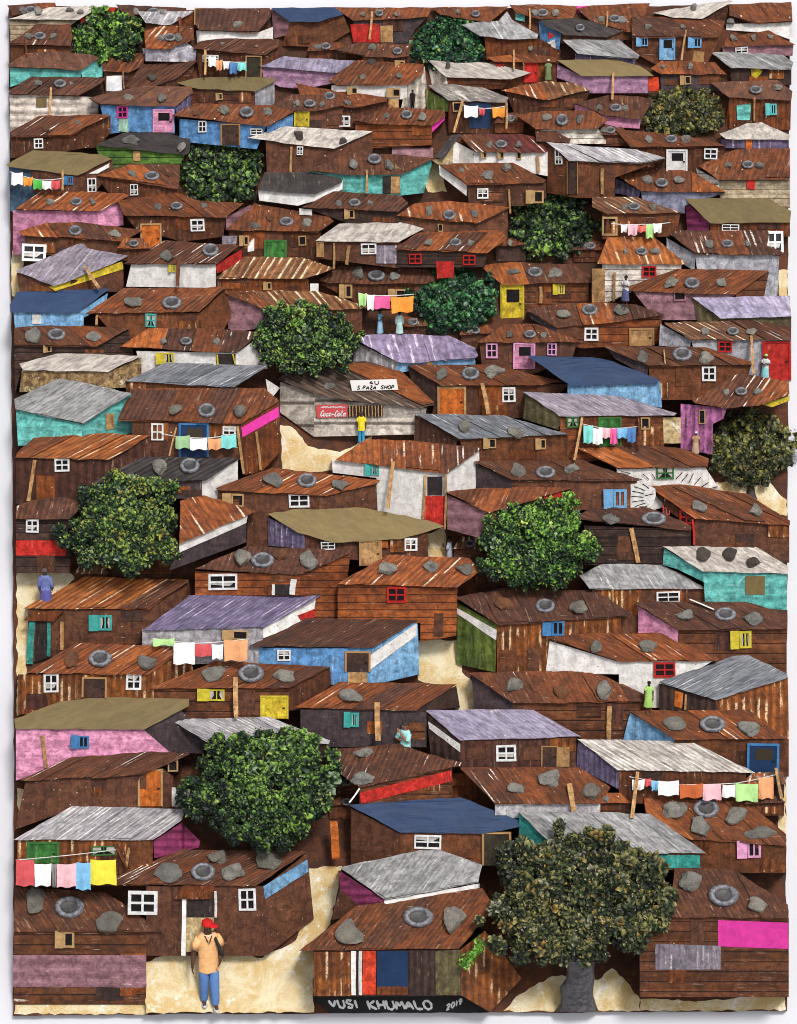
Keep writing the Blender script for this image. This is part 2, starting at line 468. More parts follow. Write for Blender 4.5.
class MB:
    """collects faces, builds one mesh (vertices stored relative to an origin)."""
    def __init__(self, org):
        self.org = Vector(org)
        self.v, self.f, self.uv = [], [], []

    def face(self, pts, uvs=None):
        i = len(self.v)
        self.v += [p - self.org for p in pts]
        self.f.append(tuple(range(i, i + len(pts))))
        self.uv += list(uvs) if uvs else [(0.0, 0.0)] * len(pts)

    def mesh(self, name, smooth=False, fix=True):
        me = bpy.data.meshes.new(name)
        me.from_pydata([tuple(p) for p in self.v], [], self.f)
        l = me.uv_layers.new(name='UVMap')
        l.data.foreach_set('uv', [c for t in self.uv for c in t])
        if fix:
            bm = bmesh.new()
            bm.from_mesh(me)
            bmesh.ops.remove_doubles(bm, verts=bm.verts, dist=0.0004)
            bmesh.ops.recalc_face_normals(bm, faces=bm.faces)
            bm.to_mesh(me)
            bm.free()
        if smooth:
            me.polygons.foreach_set('use_smooth', [True] * len(me.polygons))
        return me


def clip_x(poly, x0, x1):
    def half(pts, xc, keep_gt):
        out = []
        for i in range(len(pts)):
            a, b = pts[i], pts[(i + 1) % len(pts)]
            ia = a[0] >= xc if keep_gt else a[0] <= xc
            ib = b[0] >= xc if keep_gt else b[0] <= xc
            if ia:
                out.append(a)
            if ia != ib:
                t = (xc - a[0]) / (b[0] - a[0])
                out.append((xc, a[1] + t * (b[1] - a[1])))
        return out
    p = half(poly, x0, True)
    return half(p, x1, False) if len(p) > 2 else []


def area(p):
    return 0.5 * sum(p[i][0] * p[(i + 1) % len(p)][1] - p[(i + 1) % len(p)][0] * p[i][1] for i in range(len(p)))


def inset(poly, d):
    """small inward offset of a polygon."""
    a = 1 if area(poly) > 0 else -1
    out = []
    m = len(poly)
    for i in range(m):
        p0, p1, p2 = Vector(poly[i - 1]), Vector(poly[i]), Vector(poly[(i + 1) % m])
        e1, e2 = (p1 - p0), (p2 - p1)
        if e1.length < 1e-6 or e2.length < 1e-6:
            out.append(tuple(p1))
            continue
        e1.normalize(); e2.normalize()
        n1, n2 = Vector((-e1.y, e1.x)) * a, Vector((-e2.y, e2.x)) * a
        k = n1 + n2
        den = max(0.35, 1 + n1.dot(n2))
        out.append(tuple(p1 + k * (d / den)))
    return out


def rough_edge(poly, amp=0.6, step=14):
    out = []
    m = len(poly)
    for i in range(m):
        a, b = Vector(poly[i]), Vector(poly[(i + 1) % m])
        out.append(tuple(a))
        L = (b - a).length
        k = int(L / step)
        nrm = Vector((-(b - a).y, (b - a).x)) / max(L, 1e-6)
        for j in range(1, k + 1):
            t = j / (k + 1)
            out.append(tuple(a.lerp(b, t) + nrm * RNG.uniform(-amp, amp)))
    return out


def tri_poly(poly):
    """ear-clipping through mathutils (handles concave outlines)."""
    from mathutils.geometry import tessellate_polygon
    return tessellate_polygon([[Vector((p[0], p[1], 0)) for p in poly]])


# n-buffer: how far out the slab is already built at each drawing unit
BW, BH = 800, 1030
BUF = np.zeros((BH, BW), dtype=np.float32)


def raster(poly):
    xs = [p[0] for p in poly]; ys = [p[1] for p in poly]
    x0, x1 = max(0, int(min(xs)) - 1), min(BW - 1, int(max(xs)) + 1)
    y0, y1 = max(0, int(min(ys)) - 1), min(BH - 1, int(max(ys)) + 1)
    if x1 <= x0 or y1 <= y0:
        return None
    gy, gx = np.mgrid[y0:y1 + 1, x0:x1 + 1]
    ins = np.zeros(gx.shape, bool)
    m = len(poly)
    for i in range(m):
        (ax, ay), (bx, by) = poly[i], poly[(i + 1) % m]
        if ay == by:
            continue
        c = ((ay > gy) != (by > gy)) & (gx < (bx - ax) * (gy - ay) / (by - ay) + ax)
        ins ^= c
    return (y0, y1, x0, x1, gx, gy, ins)


# ------------------------------------------------------------------ layout data
# K key: R roof, F front wall, G side wall, P panel, A awning, N window, D door, B post, S stone, T tyre, C clothesline, V pole
DATA = """
R rustdk 14.5,887.2 105.4,891.7 163.4,932.0 13.7,932.0 ; F plank 13.7,932.0 146.2,932.0 146.2,1004.5 13.7,1004.5 ; P mauve 13.2,954.9 146.2,954.9 146.2,987.3 13.2,987.3 ; N tan 54.8,931.2,74.3,947.8 ; S 34.3,899.6,12.6,13.7 ; S 110.1,922.0,16.9,11.9 ; T 69.6,907.5,15.0,11.6
R rustdk 97.8,884.0 182.1,849.5 307.3,851.1 255.9,885.9 ; F brown 146.3,885.9 265.1,885.9 266.4,955.7 146.3,955.7 ; G brown 265.1,885.9 307.3,852.9 313.8,918.8 266.4,955.7 ; P ltblue 263.3,886.4 307.3,859.5 308.6,871.4 265.1,899.1 ; P dkplum 186.0,899.1 213.7,899.1 213.7,917.5 186.0,917.5 ; P cream 186.0,917.5 213.7,917.5 213.7,951.8 186.0,951.8 ; B white 184.2,899.1 183.4,955.7 4.2 ; B white 215.3,891.1 215.6,917.5 2.6 ; A rust 174.2,899.1 183.4,885.3 215.0,885.3 209.8,899.1 ; N white 238.7,888.5,255.9,910.9 ; N white 127.8,891.1,157.3,914.9 ; S 167.3,871.4,16.3,9.2 ; T 203.2,872.2,12.1,9.5 ; S 219.0,856.1,10.5,8.4 ; S 234.8,870.6,13.2,10.5 ; S 269.1,862.2,13.2,11.6
R rust 357.3,905.6 482.2,888.0 495.4,907.0 459.0,948.6 299.1,951.0 ; F corrdk 313.6,951.0 461.1,949.1 461.1,996.0 313.6,996.5 ; P corrw 313.6,951.8 350.7,951.8 350.7,996.0 313.6,996.0 ; B white 353.6,951.0 353.6,995.2 4.7 ; B white 360.5,951.0 360.5,995.2 3.7 ; P orangered 362.6,951.0 375.8,951.0 375.8,994.4 362.6,994.4 ; P blue 377.1,951.0 407.9,951.0 407.9,986.5 377.1,986.5 ; P rust 377.1,986.5 407.9,986.5 407.9,995.0 377.1,995.0 ; P corrdk 409.8,951.0 434.8,951.0 434.8,995.0 409.8,995.0 ; P grnbrn 435.3,951.0 460.6,949.6 460.6,995.0 435.3,995.0 ; G corrw 461.1,949.1 484.9,930.7 521.8,978.1 490.1,1012.4 461.1,995.2 ; T 418.2,917.5,15.0,10.5 ; S 453.2,918.0,12.6,13.7 ; S 349.9,933.3,12.6,12.6
R grey 338.9,867.4 433.5,847.1 482.2,864.8 478.3,882.7 386.0,900.4 ; P white 384.2,900.6 479.6,883.5 479.6,888.0 384.2,905.6 ; G magenta 338.9,870.1 384.7,900.4 384.7,905.6 359.7,905.6 339.9,889.8 ; G brown 339.9,889.0 359.7,905.6 345.2,917.5 330.7,920.1 ; F rustdk 384.7,901.7 477.0,884.6 477.0,899.1 384.7,907.0
R blue 348.5,805.0 376.6,802.5 460.2,797.3 520.6,820.5 521.1,826.4 482.0,834.1 399.7,832.6 ; F rustwall 397.1,833.3 510.3,832.0 510.3,865.5 397.1,860.3 ; G brown 350.8,807.6 398.4,832.6 398.4,860.3 350.8,865.5 ; N white 414.1,835.1,441.4,849.0 ; D dkolive 484.1,834.1,509.0,865.5 ; B orange 333.6,821.0 335.9,859.0 7.7
R grey 518.0,811.0 650.0,814.0 706.0,853.0 560.0,853.0 ; F rustwall 560.0,853.0 702.0,853.0 702.0,870.0 560.0,870.0 ; P teal 600.0,855.0 700.0,855.0 700.0,868.0 600.0,868.0 ; G teal 519.0,812.0 560.0,853.0 560.0,872.0 519.0,835.0
R rust 644.0,799.0 746.0,801.0 786.0,834.0 786.0,846.0 690.0,839.0 646.0,813.0 ; F rustwall 646.0,835.0 786.0,846.0 786.0,873.0 646.0,873.0 ; N pink 737.0,841.0,761.0,858.0 ; S 674.0,810.0,13.0,9.0 ; T 706.0,809.0,13.0,10.0 ; S 737.0,815.0,13.0,10.0 ; S 700.0,828.0,13.0,12.0 ; S 761.0,832.0,15.0,7.0
R rustdk 674.0,867.4 730.6,868.7 787.8,904.3 788.6,918.0 671.3,918.0 ; F plank 639.7,918.0 788.8,918.0 788.8,997.1 639.7,997.1 ; P hotpink 718.0,920.1 788.3,922.8 788.3,949.1 718.0,946.0 ; P lavgrey 655.5,943.8 720.9,946.0 720.9,969.7 655.5,969.7 ; T 723.2,895.9,15.0,11.1 ; S 689.8,881.1,11.9,10.0 ; S 758.3,904.3,12.6,8.7
R ltgrey 13.7,840.0 71.9,806.0 184.5,808.9 181.8,820.0 152.8,840.0 ; F corrw 17.1,840.0 152.8,840.0 152.8,885.9 17.1,885.9 ; D green 29.0,844.2,56.7,863.5 ; N green 91.7,845.8,115.9,855.6 ; B rust 115.4,843.7 127.8,867.4 4.2 ; B tan 129.1,847.7 126.5,866.1 2.6 ; G magenta 153.4,841.1 181.8,822.6 200.3,841.1 198.9,847.7 154.2,858.2
C 15.8,860.1 118.6,849.5 ; red 16.3,859.5,34.3,885.9 ; white 34.3,863.5,51.4,885.9 ; grey 51.4,863.5,56.4,887.2 ; ltpink 56.7,863.5,76.4,887.2 ; ltblue 76.4,862.2,90.4,889.8 ; yellow 90.4,859.5,115.9,884.6
R rustdk 19.3,780.6 70.7,757.4 151.7,751.8 190.3,753.6 159.5,767.7 138.9,774.9 33.4,781.1 ; F brown 25.7,780.6 144.0,774.2 162.0,767.7 173.6,776.7 169.8,807.6 72.0,808.9 15.4,829.5 ; D orange 139.7,770.8,160.8,806.3 ; P white 171.8,787.0 190.3,789.6 187.8,807.6 171.8,806.3 ; N tan 167.7,760.0,178.0,771.6
R olive 14.1,718.9 60.4,701.4 102.9,697.0 189.0,698.8 189.0,706.0 144.0,729.7 15.4,729.2 ; F pink 15.9,729.2 144.0,729.2 176.2,725.3 169.8,753.6 77.2,760.0 15.9,780.6 ; N blue 70.7,735.6,88.7,748.4 ; B tan 42.4,735.6 46.3,767.7 3.6 ; G plum 144.0,729.7 180.0,708.6 205.8,739.4 203.2,753.6 169.8,752.3
R rustw 25.7,673.0 77.2,642.9 189.0,647.3 147.9,674.8 ; F corrw 18.0,674.3 149.2,674.3 149.2,714.2 18.0,714.2 ; G corrw 147.9,674.8 189.0,647.8 192.9,669.2 192.9,684.6 149.2,700.0 ; N white 43.7,673.8,58.6,692.6 ; N white 126.0,673.0,141.5,690.0 ; D dkbrown 83.6,679.0,104.9,697.5 ; S 71.5,658.9,7.7,9.8,clump ; T 100.3,658.9,11.6,9.0 ; S 146.6,662.7,12.3,9.0
R orustw 23.1,608.7 83.6,576.6 189.0,579.7 149.2,609.5 ; F brown 28.3,609.5 150.5,609.5 144.0,643.5 77.2,646.0 54.0,656.3 27.0,664.0 ; G brown 149.2,609.5 189.0,580.4 190.3,597.2 140.2,633.2 ; A rust 23.1,620.3 33.4,611.3 63.0,611.3 54.0,621.6 ; B teal 32.2,621.6 29.6,664.0 6.7 ; B teal 48.9,622.4 48.4,656.3 3.6 ; P dkplum 36.0,621.6 47.6,621.6 47.6,657.6 34.7,662.7 ; B tan 61.7,621.6 61.7,649.9 3.6 ; N teal 88.7,615.2,111.9,630.6
R rust 149.2,688.5 215.6,660.9 330.0,666.6 288.9,688.5 ; F plank 151.3,688.5 288.9,688.5 288.9,719.3 151.3,718.0 ; N yellow 197.1,689.2,224.6,700.8 ; D yellow 262.4,697.7,286.3,718.6 ; G rustdk 288.9,688.5 330.0,667.1 331.3,684.6 297.9,710.3 288.9,710.3 ; B tan 235.6,677.2 236.2,717.5 4.6 ; S 213.0,673.0,11.6,8.2 ; T 251.1,673.8,12.9,9.8 ; S 285.0,674.3,11.6,8.2
R purple 142.3,630.1 189.9,595.1 321.0,595.4 264.4,627.5 ; F ltgreywall 142.3,629.3 263.2,627.5 261.9,664.0 142.3,664.0 ; N tan 222.0,630.6,247.7,639.6 ; G white 263.2,628.0 315.9,597.7 313.3,619.0 263.2,638.3 ; P red 297.9,615.2 314.6,608.7 314.6,619.0 300.5,620.3
C 152.6,638.3 195.0,643.5 249.0,638.8 ; lime 152.6,638.3,174.4,645.5 ; white 173.7,642.2,194.5,664.0 ; red 195.0,643.5,211.7,656.3 ; white 211.7,644.0,223.3,658.9 ; peach 223.8,639.6,247.7,660.9
R dkred 249.0,646.0 308.2,618.3 417.7,619.8 372.5,647.8 ; F skyblue 259.3,647.8 372.5,647.8 369.9,684.6 328.7,684.6 328.7,671.7 259.3,665.3 ; G ltblue 371.2,647.3 417.7,620.3 419.3,674.3 380.2,683.3 369.9,684.6 ; P white 370.4,655.0 416.7,623.4 416.7,635.2 370.4,669.7 ; D dkbrown 346.7,653.2,368.6,671.7 ; P tan 348.0,672.3 367.3,672.3 367.3,682.6 348.0,682.6 ; N white 277.3,649.9,290.7,660.9
R rust 294.0,708.6 339.0,681.6 456.8,684.1 416.2,710.6 ; F plum 300.5,709.1 416.2,710.1 426.5,712.4 426.5,747.2 328.7,747.2 300.5,727.9 ; N teal 343.7,712.4,359.1,727.1 ; B tan 377.1,702.2 378.1,740.7 5.7 ; S 350.1,695.2,11.6,8.2 ; G dkbrown 416.2,710.6 456.3,685.4 459.9,707.3 418.8,712.4
R ltgrey 171.1,719.4 269.6,716.8 330.0,740.7 328.7,744.1 210.4,744.1 ; F dkbrown 210.4,744.1 324.9,744.1 333.9,760.0 333.9,801.2 210.4,801.2
R rustdk 331.3,749.7 398.2,743.3 426.5,753.6 461.5,762.6 459.9,766.5 359.6,787.8 339.0,772.9 ; F plank 359.6,787.3 452.2,767.2 452.2,801.2 359.6,803.7 ; P red 359.6,792.9 451.4,770.3 452.2,781.1 360.9,803.7 ; S 362.2,753.6,10.8,7.7 ; S 362.2,778.0,12.3,7.7 ; B white 349.3,802.5 359.6,788.3 1.5
R lav 424.2,709.9 532.2,709.1 581.0,736.4 460.2,740.7 ; G corrdk 425.4,711.2 460.2,740.7 461.4,765.2 430.6,753.6 ; P white 428.0,721.4 460.2,744.1 460.2,752.3 429.3,728.6 ; F corrbr 460.2,740.7 576.7,736.9 576.7,767.7 460.2,767.7 ; N white 496.2,745.1,516.2,761.3 ; D dkbrown 542.5,747.2,556.6,766.7 ; P tan 557.1,747.2 569.5,747.2 569.5,766.7 557.1,766.7
R rust 460.2,767.7 578.5,767.2 610.6,787.0 600.3,803.7 494.9,804.3 ; S 516.2,787.8,9.8,9.0 ; S 549.7,778.0,13.4,10.3 ; S 591.3,790.9,10.8,10.3 ; F ltgreywall 494.9,803.7 600.3,803.7 600.3,817.9 494.9,817.9 ; B tan 569.5,783.2 574.1,811.5 5.1
R rust 469.2,673.1 536.0,671.3 595.2,671.3 653.8,698.8 653.1,702.2 512.9,702.9 ; F plank 512.9,702.9 651.8,702.4 651.8,739.4 582.3,739.4 536.0,712.4 512.9,712.4 ; S 514.2,684.1,10.8,11.6 ; S 561.8,690.6,8.7,6.7,clump ; S 602.4,689.3,8.2,9.8 ; G plum 471.7,675.1 512.9,702.4 512.9,711.2 474.3,709.9 ; B tan 609.6,706.0 608.8,739.4 4.6
R bluegrey 658.9,682.3 743.7,652.5 787.5,673.9 787.5,677.7 715.5,700.3 ; F corrw 715.5,699.8 788.0,677.2 789.0,740.7 715.5,713.7 ; G corrdk 658.9,683.4 715.5,700.1 718.0,713.7 659.4,712.4 ; P orange 674.8,690.6 683.3,693.1 682.0,708.6 674.3,706.0 ; B tan 685.9,694.4 685.1,709.9 2.1
R rust 629.3,710.6 748.9,709.9 786.2,738.9 674.3,739.4 ; G ltblue 630.1,712.4 674.3,738.9 674.3,742.0 622.9,741.0 ; F rustwall 674.3,739.4 788.8,738.9 788.8,776.7 674.3,776.7 ; D blue 749.4,745.9,776.7,776.7 ; S 676.4,723.5,10.8,8.2 ; T 712.4,724.5,12.9,8.7 ; S 748.9,728.4,14.1,9.8
R white 577.1,738.9 691.0,741.5 755.3,772.9 617.7,770.3 ; G purple 577.9,740.7 619.0,770.3 619.0,789.6 576.6,766.5 ; F rustdk 619.0,770.3 746.3,772.4 746.3,803.7 619.0,803.7
C 629.3,776.7 679.4,784.5 736.0,783.2 777.2,774.2 ; white 631.9,779.3,644.7,789.6 ; red 644.7,778.0,651.2,786.3 ; ltblue 651.2,780.6,658.4,790.4 ; white 658.4,780.6,678.9,795.5 ; brorange 679.4,783.7,703.1,797.8 ; ltpink 703.1,783.7,721.1,799.9 ; white 722.7,784.5,735.3,797.3 ; lime 735.5,783.2,758.2,801.2 ; peach 758.7,776.7,773.3,798.6
V tan 637.8,771.6 631.9,817.9 3.6
V tan 775.9,767.7 781.8,798.6 3.1
R rustw 337.7,583.8 386.9,554.7 469.2,558.6 482.0,570.2 457.6,586.9 ; F orplank 337.7,584.3 457.6,586.4 456.3,635.7 420.3,642.2 420.3,622.9 337.7,621.6 ; N red 386.6,586.9,406.1,602.8 ; S 386.6,568.9,10.8,8.2 ; S 431.1,565.0,10.8,7.2 ; S 464.8,570.2,9.0,6.4
R dkred 456.3,597.2 500.0,588.2 597.0,590.7 631.2,613.9 628.6,616.5 497.5,625.5 ; G green 457.6,602.3 496.9,624.9 495.4,672.3 456.3,664.0 ; P white 457.1,608.2 496.7,630.1 496.2,640.4 457.1,613.9 ; F corrw 496.9,624.9 620.9,617.2 620.9,674.3 496.9,674.3 ; N blue 542.5,620.8,564.3,635.7 ; T 545.0,606.2,9.8,7.7 ; S 578.5,607.4,9.8,8.2 ; S 502.6,603.6,10.3,7.2,clump
R rust 546.2,637.0 592.0,632.7 661.4,633.2 719.3,658.9 718.0,660.9 619.0,662.0 ; G white 549.6,640.9 619.0,662.0 619.0,674.3 545.7,673.0 ; F white 619.0,661.5 712.9,660.9 669.2,687.2 659.4,707.8 619.0,707.8 ; N red 653.7,662.2,675.6,677.4 ; S 595.9,647.3,7.7,7.2 ; S 646.5,645.5,9.8,7.2
R grey 579.1,575.3 602.3,564.2 661.4,564.2 705.2,587.4 705.2,588.9 589.4,588.9 ; F brown 592.0,588.4 705.2,588.4 706.5,610.0 638.3,633.2 592.0,633.2 ; N white 656.8,591.5,680.0,602.8 ; B tan 612.6,589.4 613.1,606.2 2.6
R whitegrey 662.7,546.2 756.6,547.0 788.8,566.3 787.5,574.0 702.6,571.4 ; G turq 664.0,548.3 703.1,571.4 708.3,584.3 676.9,568.9 662.7,565.0 ; F turq 703.1,571.4 786.7,574.0 786.7,610.0 705.2,604.9 ; P olive 745.5,576.1 764.8,576.1 764.8,594.6 745.5,594.6 ; S 702.6,554.7,8.2,9.0,dark ; S 729.6,553.4,7.2,7.2,dark ; S 753.5,563.2,8.2,6.4,dark
R dkred 634.4,601.8 746.3,601.8 769.5,608.7 787.5,610.0 787.5,629.3 678.2,630.6 ; G pink 638.3,606.2 678.2,630.6 678.2,642.2 638.3,633.2 ; F plank 678.2,630.6 786.7,629.3 786.7,676.9 715.5,674.3 679.4,646.0 ; N yellow 730.4,631.1,751.5,648.6 ; S 686.7,614.7,10.8,7.2 ; T 725.2,614.7,10.8,7.2 ; S 753.5,617.7,10.8,8.2
V white 689.7,599.2 714.2,609.5 1.3
R dkred 195.0,568.9 246.4,545.7 269.6,547.0 351.9,549.6 349.3,553.4 300.5,575.3 ; F orplank 195.0,571.4 300.5,574.5 300.5,595.9 195.0,595.9 ; N white 208.4,574.0,237.4,590.0 ; P dkplum 274.7,584.3 291.5,584.3 291.5,595.1 274.7,595.1 ; B white 273.4,584.3 273.2,595.1 3.1 ; B white 294.0,579.2 292.2,594.6 5.7 ; S 241.3,556.5,9.8,11.6 ; T 262.6,560.6,11.6,8.2 ; S 280.4,553.4,8.7,6.7,clump ; S 308.2,559.9,9.8,10.8 ; G orplank 300.5,574.8 350.6,552.2 346.7,584.3 339.0,620.3 315.9,619.0 308.2,597.2 300.5,595.9
R grey 14.1,399.4 59.2,377.6 131.2,393.0 83.6,423.9 15.4,409.7 ; F turq 15.9,409.7 82.3,423.9 82.3,443.2 18.0,445.7 ; G turq 82.3,423.4 131.2,393.5 132.5,411.0 132.5,432.9 82.8,443.2 ; P tan 106.0,413.6 114.5,413.6 114.5,428.5 106.0,430.3
R orustw 16.7,453.4 33.4,438.0 102.9,432.9 150.5,435.4 109.3,459.9 15.4,457.8 ; F corrbr 15.9,457.8 109.3,459.4 109.3,495.9 64.3,519.0 15.9,503.6 ; G corrbr 109.3,459.4 149.2,436.2 154.3,457.3 128.6,472.7 109.3,495.9 ; N white 54.5,458.6,69.4,471.5 ; B tan 34.7,459.9 28.3,501.0 3.6
R rustdk 15.9,506.2 33.4,499.7 64.3,497.2 84.9,503.6 69.4,519.0 15.9,519.0 ; F plankdk 15.9,518.5 77.2,518.5 69.4,573.0 15.9,573.0 ; P red 15.9,540.6 65.6,540.6 65.6,555.6 15.9,555.6 ; N white 25.7,519.5,38.6,532.4
R corrcharcoal 90.0,483.0 144.0,456.8 239.2,457.8 205.8,480.5 150.5,481.7 ; F plum 113.2,482.5 201.9,480.5 201.9,498.5 128.6,498.5 ; G white 200.6,481.7 237.9,459.9 237.9,480.5 216.0,501.0 200.6,498.5 ; S 159.5,467.1,9.0,8.2 ; T 189.8,466.3,9.8,8.2
R rustw 180.1,501.0 202.7,494.6 257.2,511.3 246.4,515.9 179.6,543.5 ; P white 179.1,543.5 247.7,515.4 246.4,522.9 179.6,552.5 ; G plum 179.6,542.2 246.4,515.9 246.4,542.2 169.3,570.5
R rust 117.8,420.8 130.7,387.9 264.4,387.9 279.4,400.7 241.3,423.9 ; F brown 132.0,421.3 241.3,423.9 242.6,459.9 132.0,459.9 ; G rust 241.3,423.9 279.4,400.7 279.9,452.2 261.9,471.5 243.9,475.3 ; D blue 180.9,425.2,206.6,457.3 ; N white 151.3,423.4,163.4,440.6 ; N white 222.8,426.4,235.6,435.4 ; P hotpink 241.3,427.7 278.6,406.4 279.4,416.7 242.6,437.2 ; B tan 237.4,426.4 243.9,474.0 2.6 ; B tan 256.2,431.6 260.6,470.2 2.6 ; S 174.4,410.2,8.2,7.7 ; T 206.6,411.0,8.7,7.7 ; S 240.8,410.2,8.2,7.7
C 160.3,432.9 179.6,436.7 207.9,438.0 236.2,433.6 ; sage 175.7,435.4,189.9,448.3 ; white 189.9,438.0,207.3,449.6 ; peach 207.9,438.0,221.2,449.6 ; turq 221.2,434.7,236.2,448.3
V tan 176.2,427.7 169.3,456.0 1.5
R rustgrey 277.3,378.9 297.9,363.4 364.8,360.9 400.8,369.9 434.2,404.6 421.3,407.9 346.7,400.7 314.6,394.3 ; G greyplank 279.9,381.4 314.6,394.3 313.8,436.7 279.9,412.3 ; F greyplank 314.6,394.3 426.5,407.9 423.9,434.2 313.8,436.7 ; P white 265.7,378.9 279.9,387.9 269.6,400.7
R rustw 215.6,488.2 272.2,467.6 380.2,479.9 375.0,484.3 326.2,495.9 218.1,490.2 ; F brown 218.1,490.2 326.2,495.9 327.5,513.9 269.6,515.2 268.3,547.3 246.4,547.3 247.7,519.0 218.1,519.0 ; G brown 326.2,495.9 376.3,483.8 377.6,510.0 327.5,513.9 ; N white 288.9,493.8,309.5,507.5 ; N tan 222.0,493.8,243.9,506.7 ; S 274.0,479.9,9.8,8.2 ; T 306.9,481.0,9.8,7.7 ; S 339.0,485.6,10.8,6.2
R olive 267.8,513.8 300.5,508.4 364.8,507.7 426.5,520.0 444.5,526.4 400.8,539.3 333.9,542.6 297.9,532.9 ; F dkred 303.0,532.9 427.8,532.9 427.8,568.9 303.0,553.4 ; G purple 268.3,517.4 304.3,534.1 305.6,548.8 268.3,545.7 ; D tan 360.9,541.9,380.2,565.8 ; N white 321.0,541.9,335.2,549.6 ; N white 404.4,538.0,417.2,550.9
R rustw 335.4,459.9 366.3,439.3 413.9,440.6 482.0,448.3 446.0,474.0 ; F white 331.6,459.9 444.7,473.5 444.7,529.3 376.6,515.2 376.6,477.9 332.8,472.7 ; N teal 364.7,463.7,379.1,475.3 ; B tan 393.3,461.2 387.9,508.7 3.6 ; P dkplum 427.5,476.6 442.2,476.6 442.2,495.4 427.5,495.4 ; P red 424.2,495.9 444.7,495.9 444.7,529.3 424.2,519.0 ; B tan 425.4,475.3 422.9,519.0 2.1 ; B tan 446.0,474.0 444.7,529.3 2.1 ; G white 446.5,474.0 480.7,448.3 475.6,489.5 447.3,492.0
R bluegrey 416.4,413.6 505.2,415.6 568.2,434.7 458.9,439.3 ; G dkred 415.1,414.9 458.9,439.3 455.0,447.0 413.9,440.6 ; F rustwall 458.9,439.3 568.2,434.7 569.5,461.2 469.2,461.2 ; N tan 483.3,438.5,496.2,448.3 ; N tan 535.5,438.8,546.3,449.1 ; S 463.5,426.4,6.4,9.0 ; S 516.7,432.1,9.0,6.4
R rustdk 474.3,461.2 582.3,459.9 631.2,479.2 511.6,479.9 ; S 518.0,470.2,9.0,8.2 ; T 545.5,472.7,9.8,6.7 ; S 572.8,468.4,9.3,6.2 ; G plum 475.6,463.7 511.6,479.9 511.6,490.7 476.9,490.7 ; F brown 511.6,479.9 631.2,479.2 623.5,508.7 510.3,503.6
R rust 446.0,492.0 476.9,488.2 530.9,486.9 572.0,488.2 494.9,511.3 489.7,513.9 ; G mauve 447.3,494.6 489.7,513.9 485.9,539.6 447.3,529.3 ; F brown 489.7,513.4 572.0,489.5 572.0,524.2 489.7,529.3 ; P red 543.7,490.7 561.8,490.7 561.8,498.5 543.7,498.5
R lavgrey 522.6,391.7 548.3,393.0 615.1,395.6 635.7,400.7 676.9,413.1 674.3,415.6 559.8,416.2 ; G grnbrn 525.6,394.3 560.4,416.2 559.1,430.3 523.1,418.7 ; F rustplank 559.8,416.2 662.7,415.1 664.0,448.3 576.6,463.7 561.1,459.9 ; N green 566.8,416.7,579.1,427.7 ; D green 600.2,418.7,619.8,447.0 ; N tan 640.9,417.4,649.9,429.5
C 582.2,423.9 607.4,428.5 638.3,426.4 ; turq 583.5,425.2,593.0,443.2 ; white 593.3,427.7,602.3,444.4 ; ltpink 602.3,427.7,610.5,438.0 ; pink 610.5,427.7,617.2,444.4 ; ltblue 617.2,427.7,627.5,438.0 ; blue 627.5,427.2,636.2,442.4
V tan 582.2,417.4 574.5,459.9 2.6
V rust 638.3,417.4 640.9,445.0 2.1
R rustdk 576.6,447.0 638.3,445.0 682.0,448.3 709.0,458.6 707.7,467.6 617.7,468.9 ; F whitestroke 616.4,468.1 705.2,467.1 720.6,490.7 653.7,510.0 630.6,507.5 617.7,477.9 ; N green 656.3,466.6,674.3,479.2
R dkred 553.4,480.5 584.3,466.3 607.4,468.9 639.6,479.2 638.3,481.0 ; F brown 553.4,480.5 637.0,480.5 633.2,510.0 553.4,510.0 ; N ltblue 603.6,489.5,626.7,508.2 ; P white 630.6,484.3 643.4,482.5 655.3,488.7 655.8,495.9 653.2,503.6 647.3,510.5 630.6,509.3
R rust 648.6,485.6 679.4,484.3 746.3,493.3 790.0,521.6 790.0,525.5 694.9,519.0 ; G rustdk 649.9,488.2 694.9,519.0 693.6,529.3 669.2,511.3 ; F brown 694.9,518.5 789.3,524.2 789.3,562.8 692.3,560.2 ; S 700.5,506.2,9.0,7.2 ; S 755.3,510.0,9.0,7.7 ; B red 692.8,519.0 694.1,544.8 2.1 ; N red 679.4,510.0,693.6,524.2
R dkred 571.4,519.0 592.0,507.5 643.4,506.2 692.3,524.2 691.0,530.6 ; S 611.3,519.5,10.8,6.7 ; T 653.7,519.0,12.3,7.2 ; F plankdk 584.3,525.5 691.8,529.3 692.3,565.3 584.3,565.3 ; N red 662.7,501.0,669.9,515.2 ; B tan 631.1,528.0 638.3,562.8 4.6
R rustdkw 692.3,400.7 705.2,393.0 738.6,372.9 788.8,381.4 789.5,394.3 759.2,405.3 725.7,408.4 694.9,403.3 ; F pinkcurtain 680.7,403.8 727.0,407.9 723.2,418.7 712.9,423.9 712.9,454.7 680.7,448.3 ; P yellow 761.8,404.3 789.5,395.6 789.5,400.7 772.0,407.2 ; N tan 698.7,409.7,705.2,423.9 ; P cream 662.7,417.4 680.7,417.4 680.7,443.2 662.7,443.2
R lavgrey 15.4,271.2 82.3,241.6 87.4,248.0 128.6,255.7 113.2,263.4 54.0,286.1 48.9,284.0 ; P yellow 48.9,286.6 122.2,261.4 123.5,269.1 55.3,291.2 ; F brown 16.7,272.4 50.2,284.0 123.5,263.4 123.5,291.7 19.3,291.7 ; N white 21.9,244.1,45.8,260.9 ; B tan 84.9,266.0 99.0,287.9 3.1
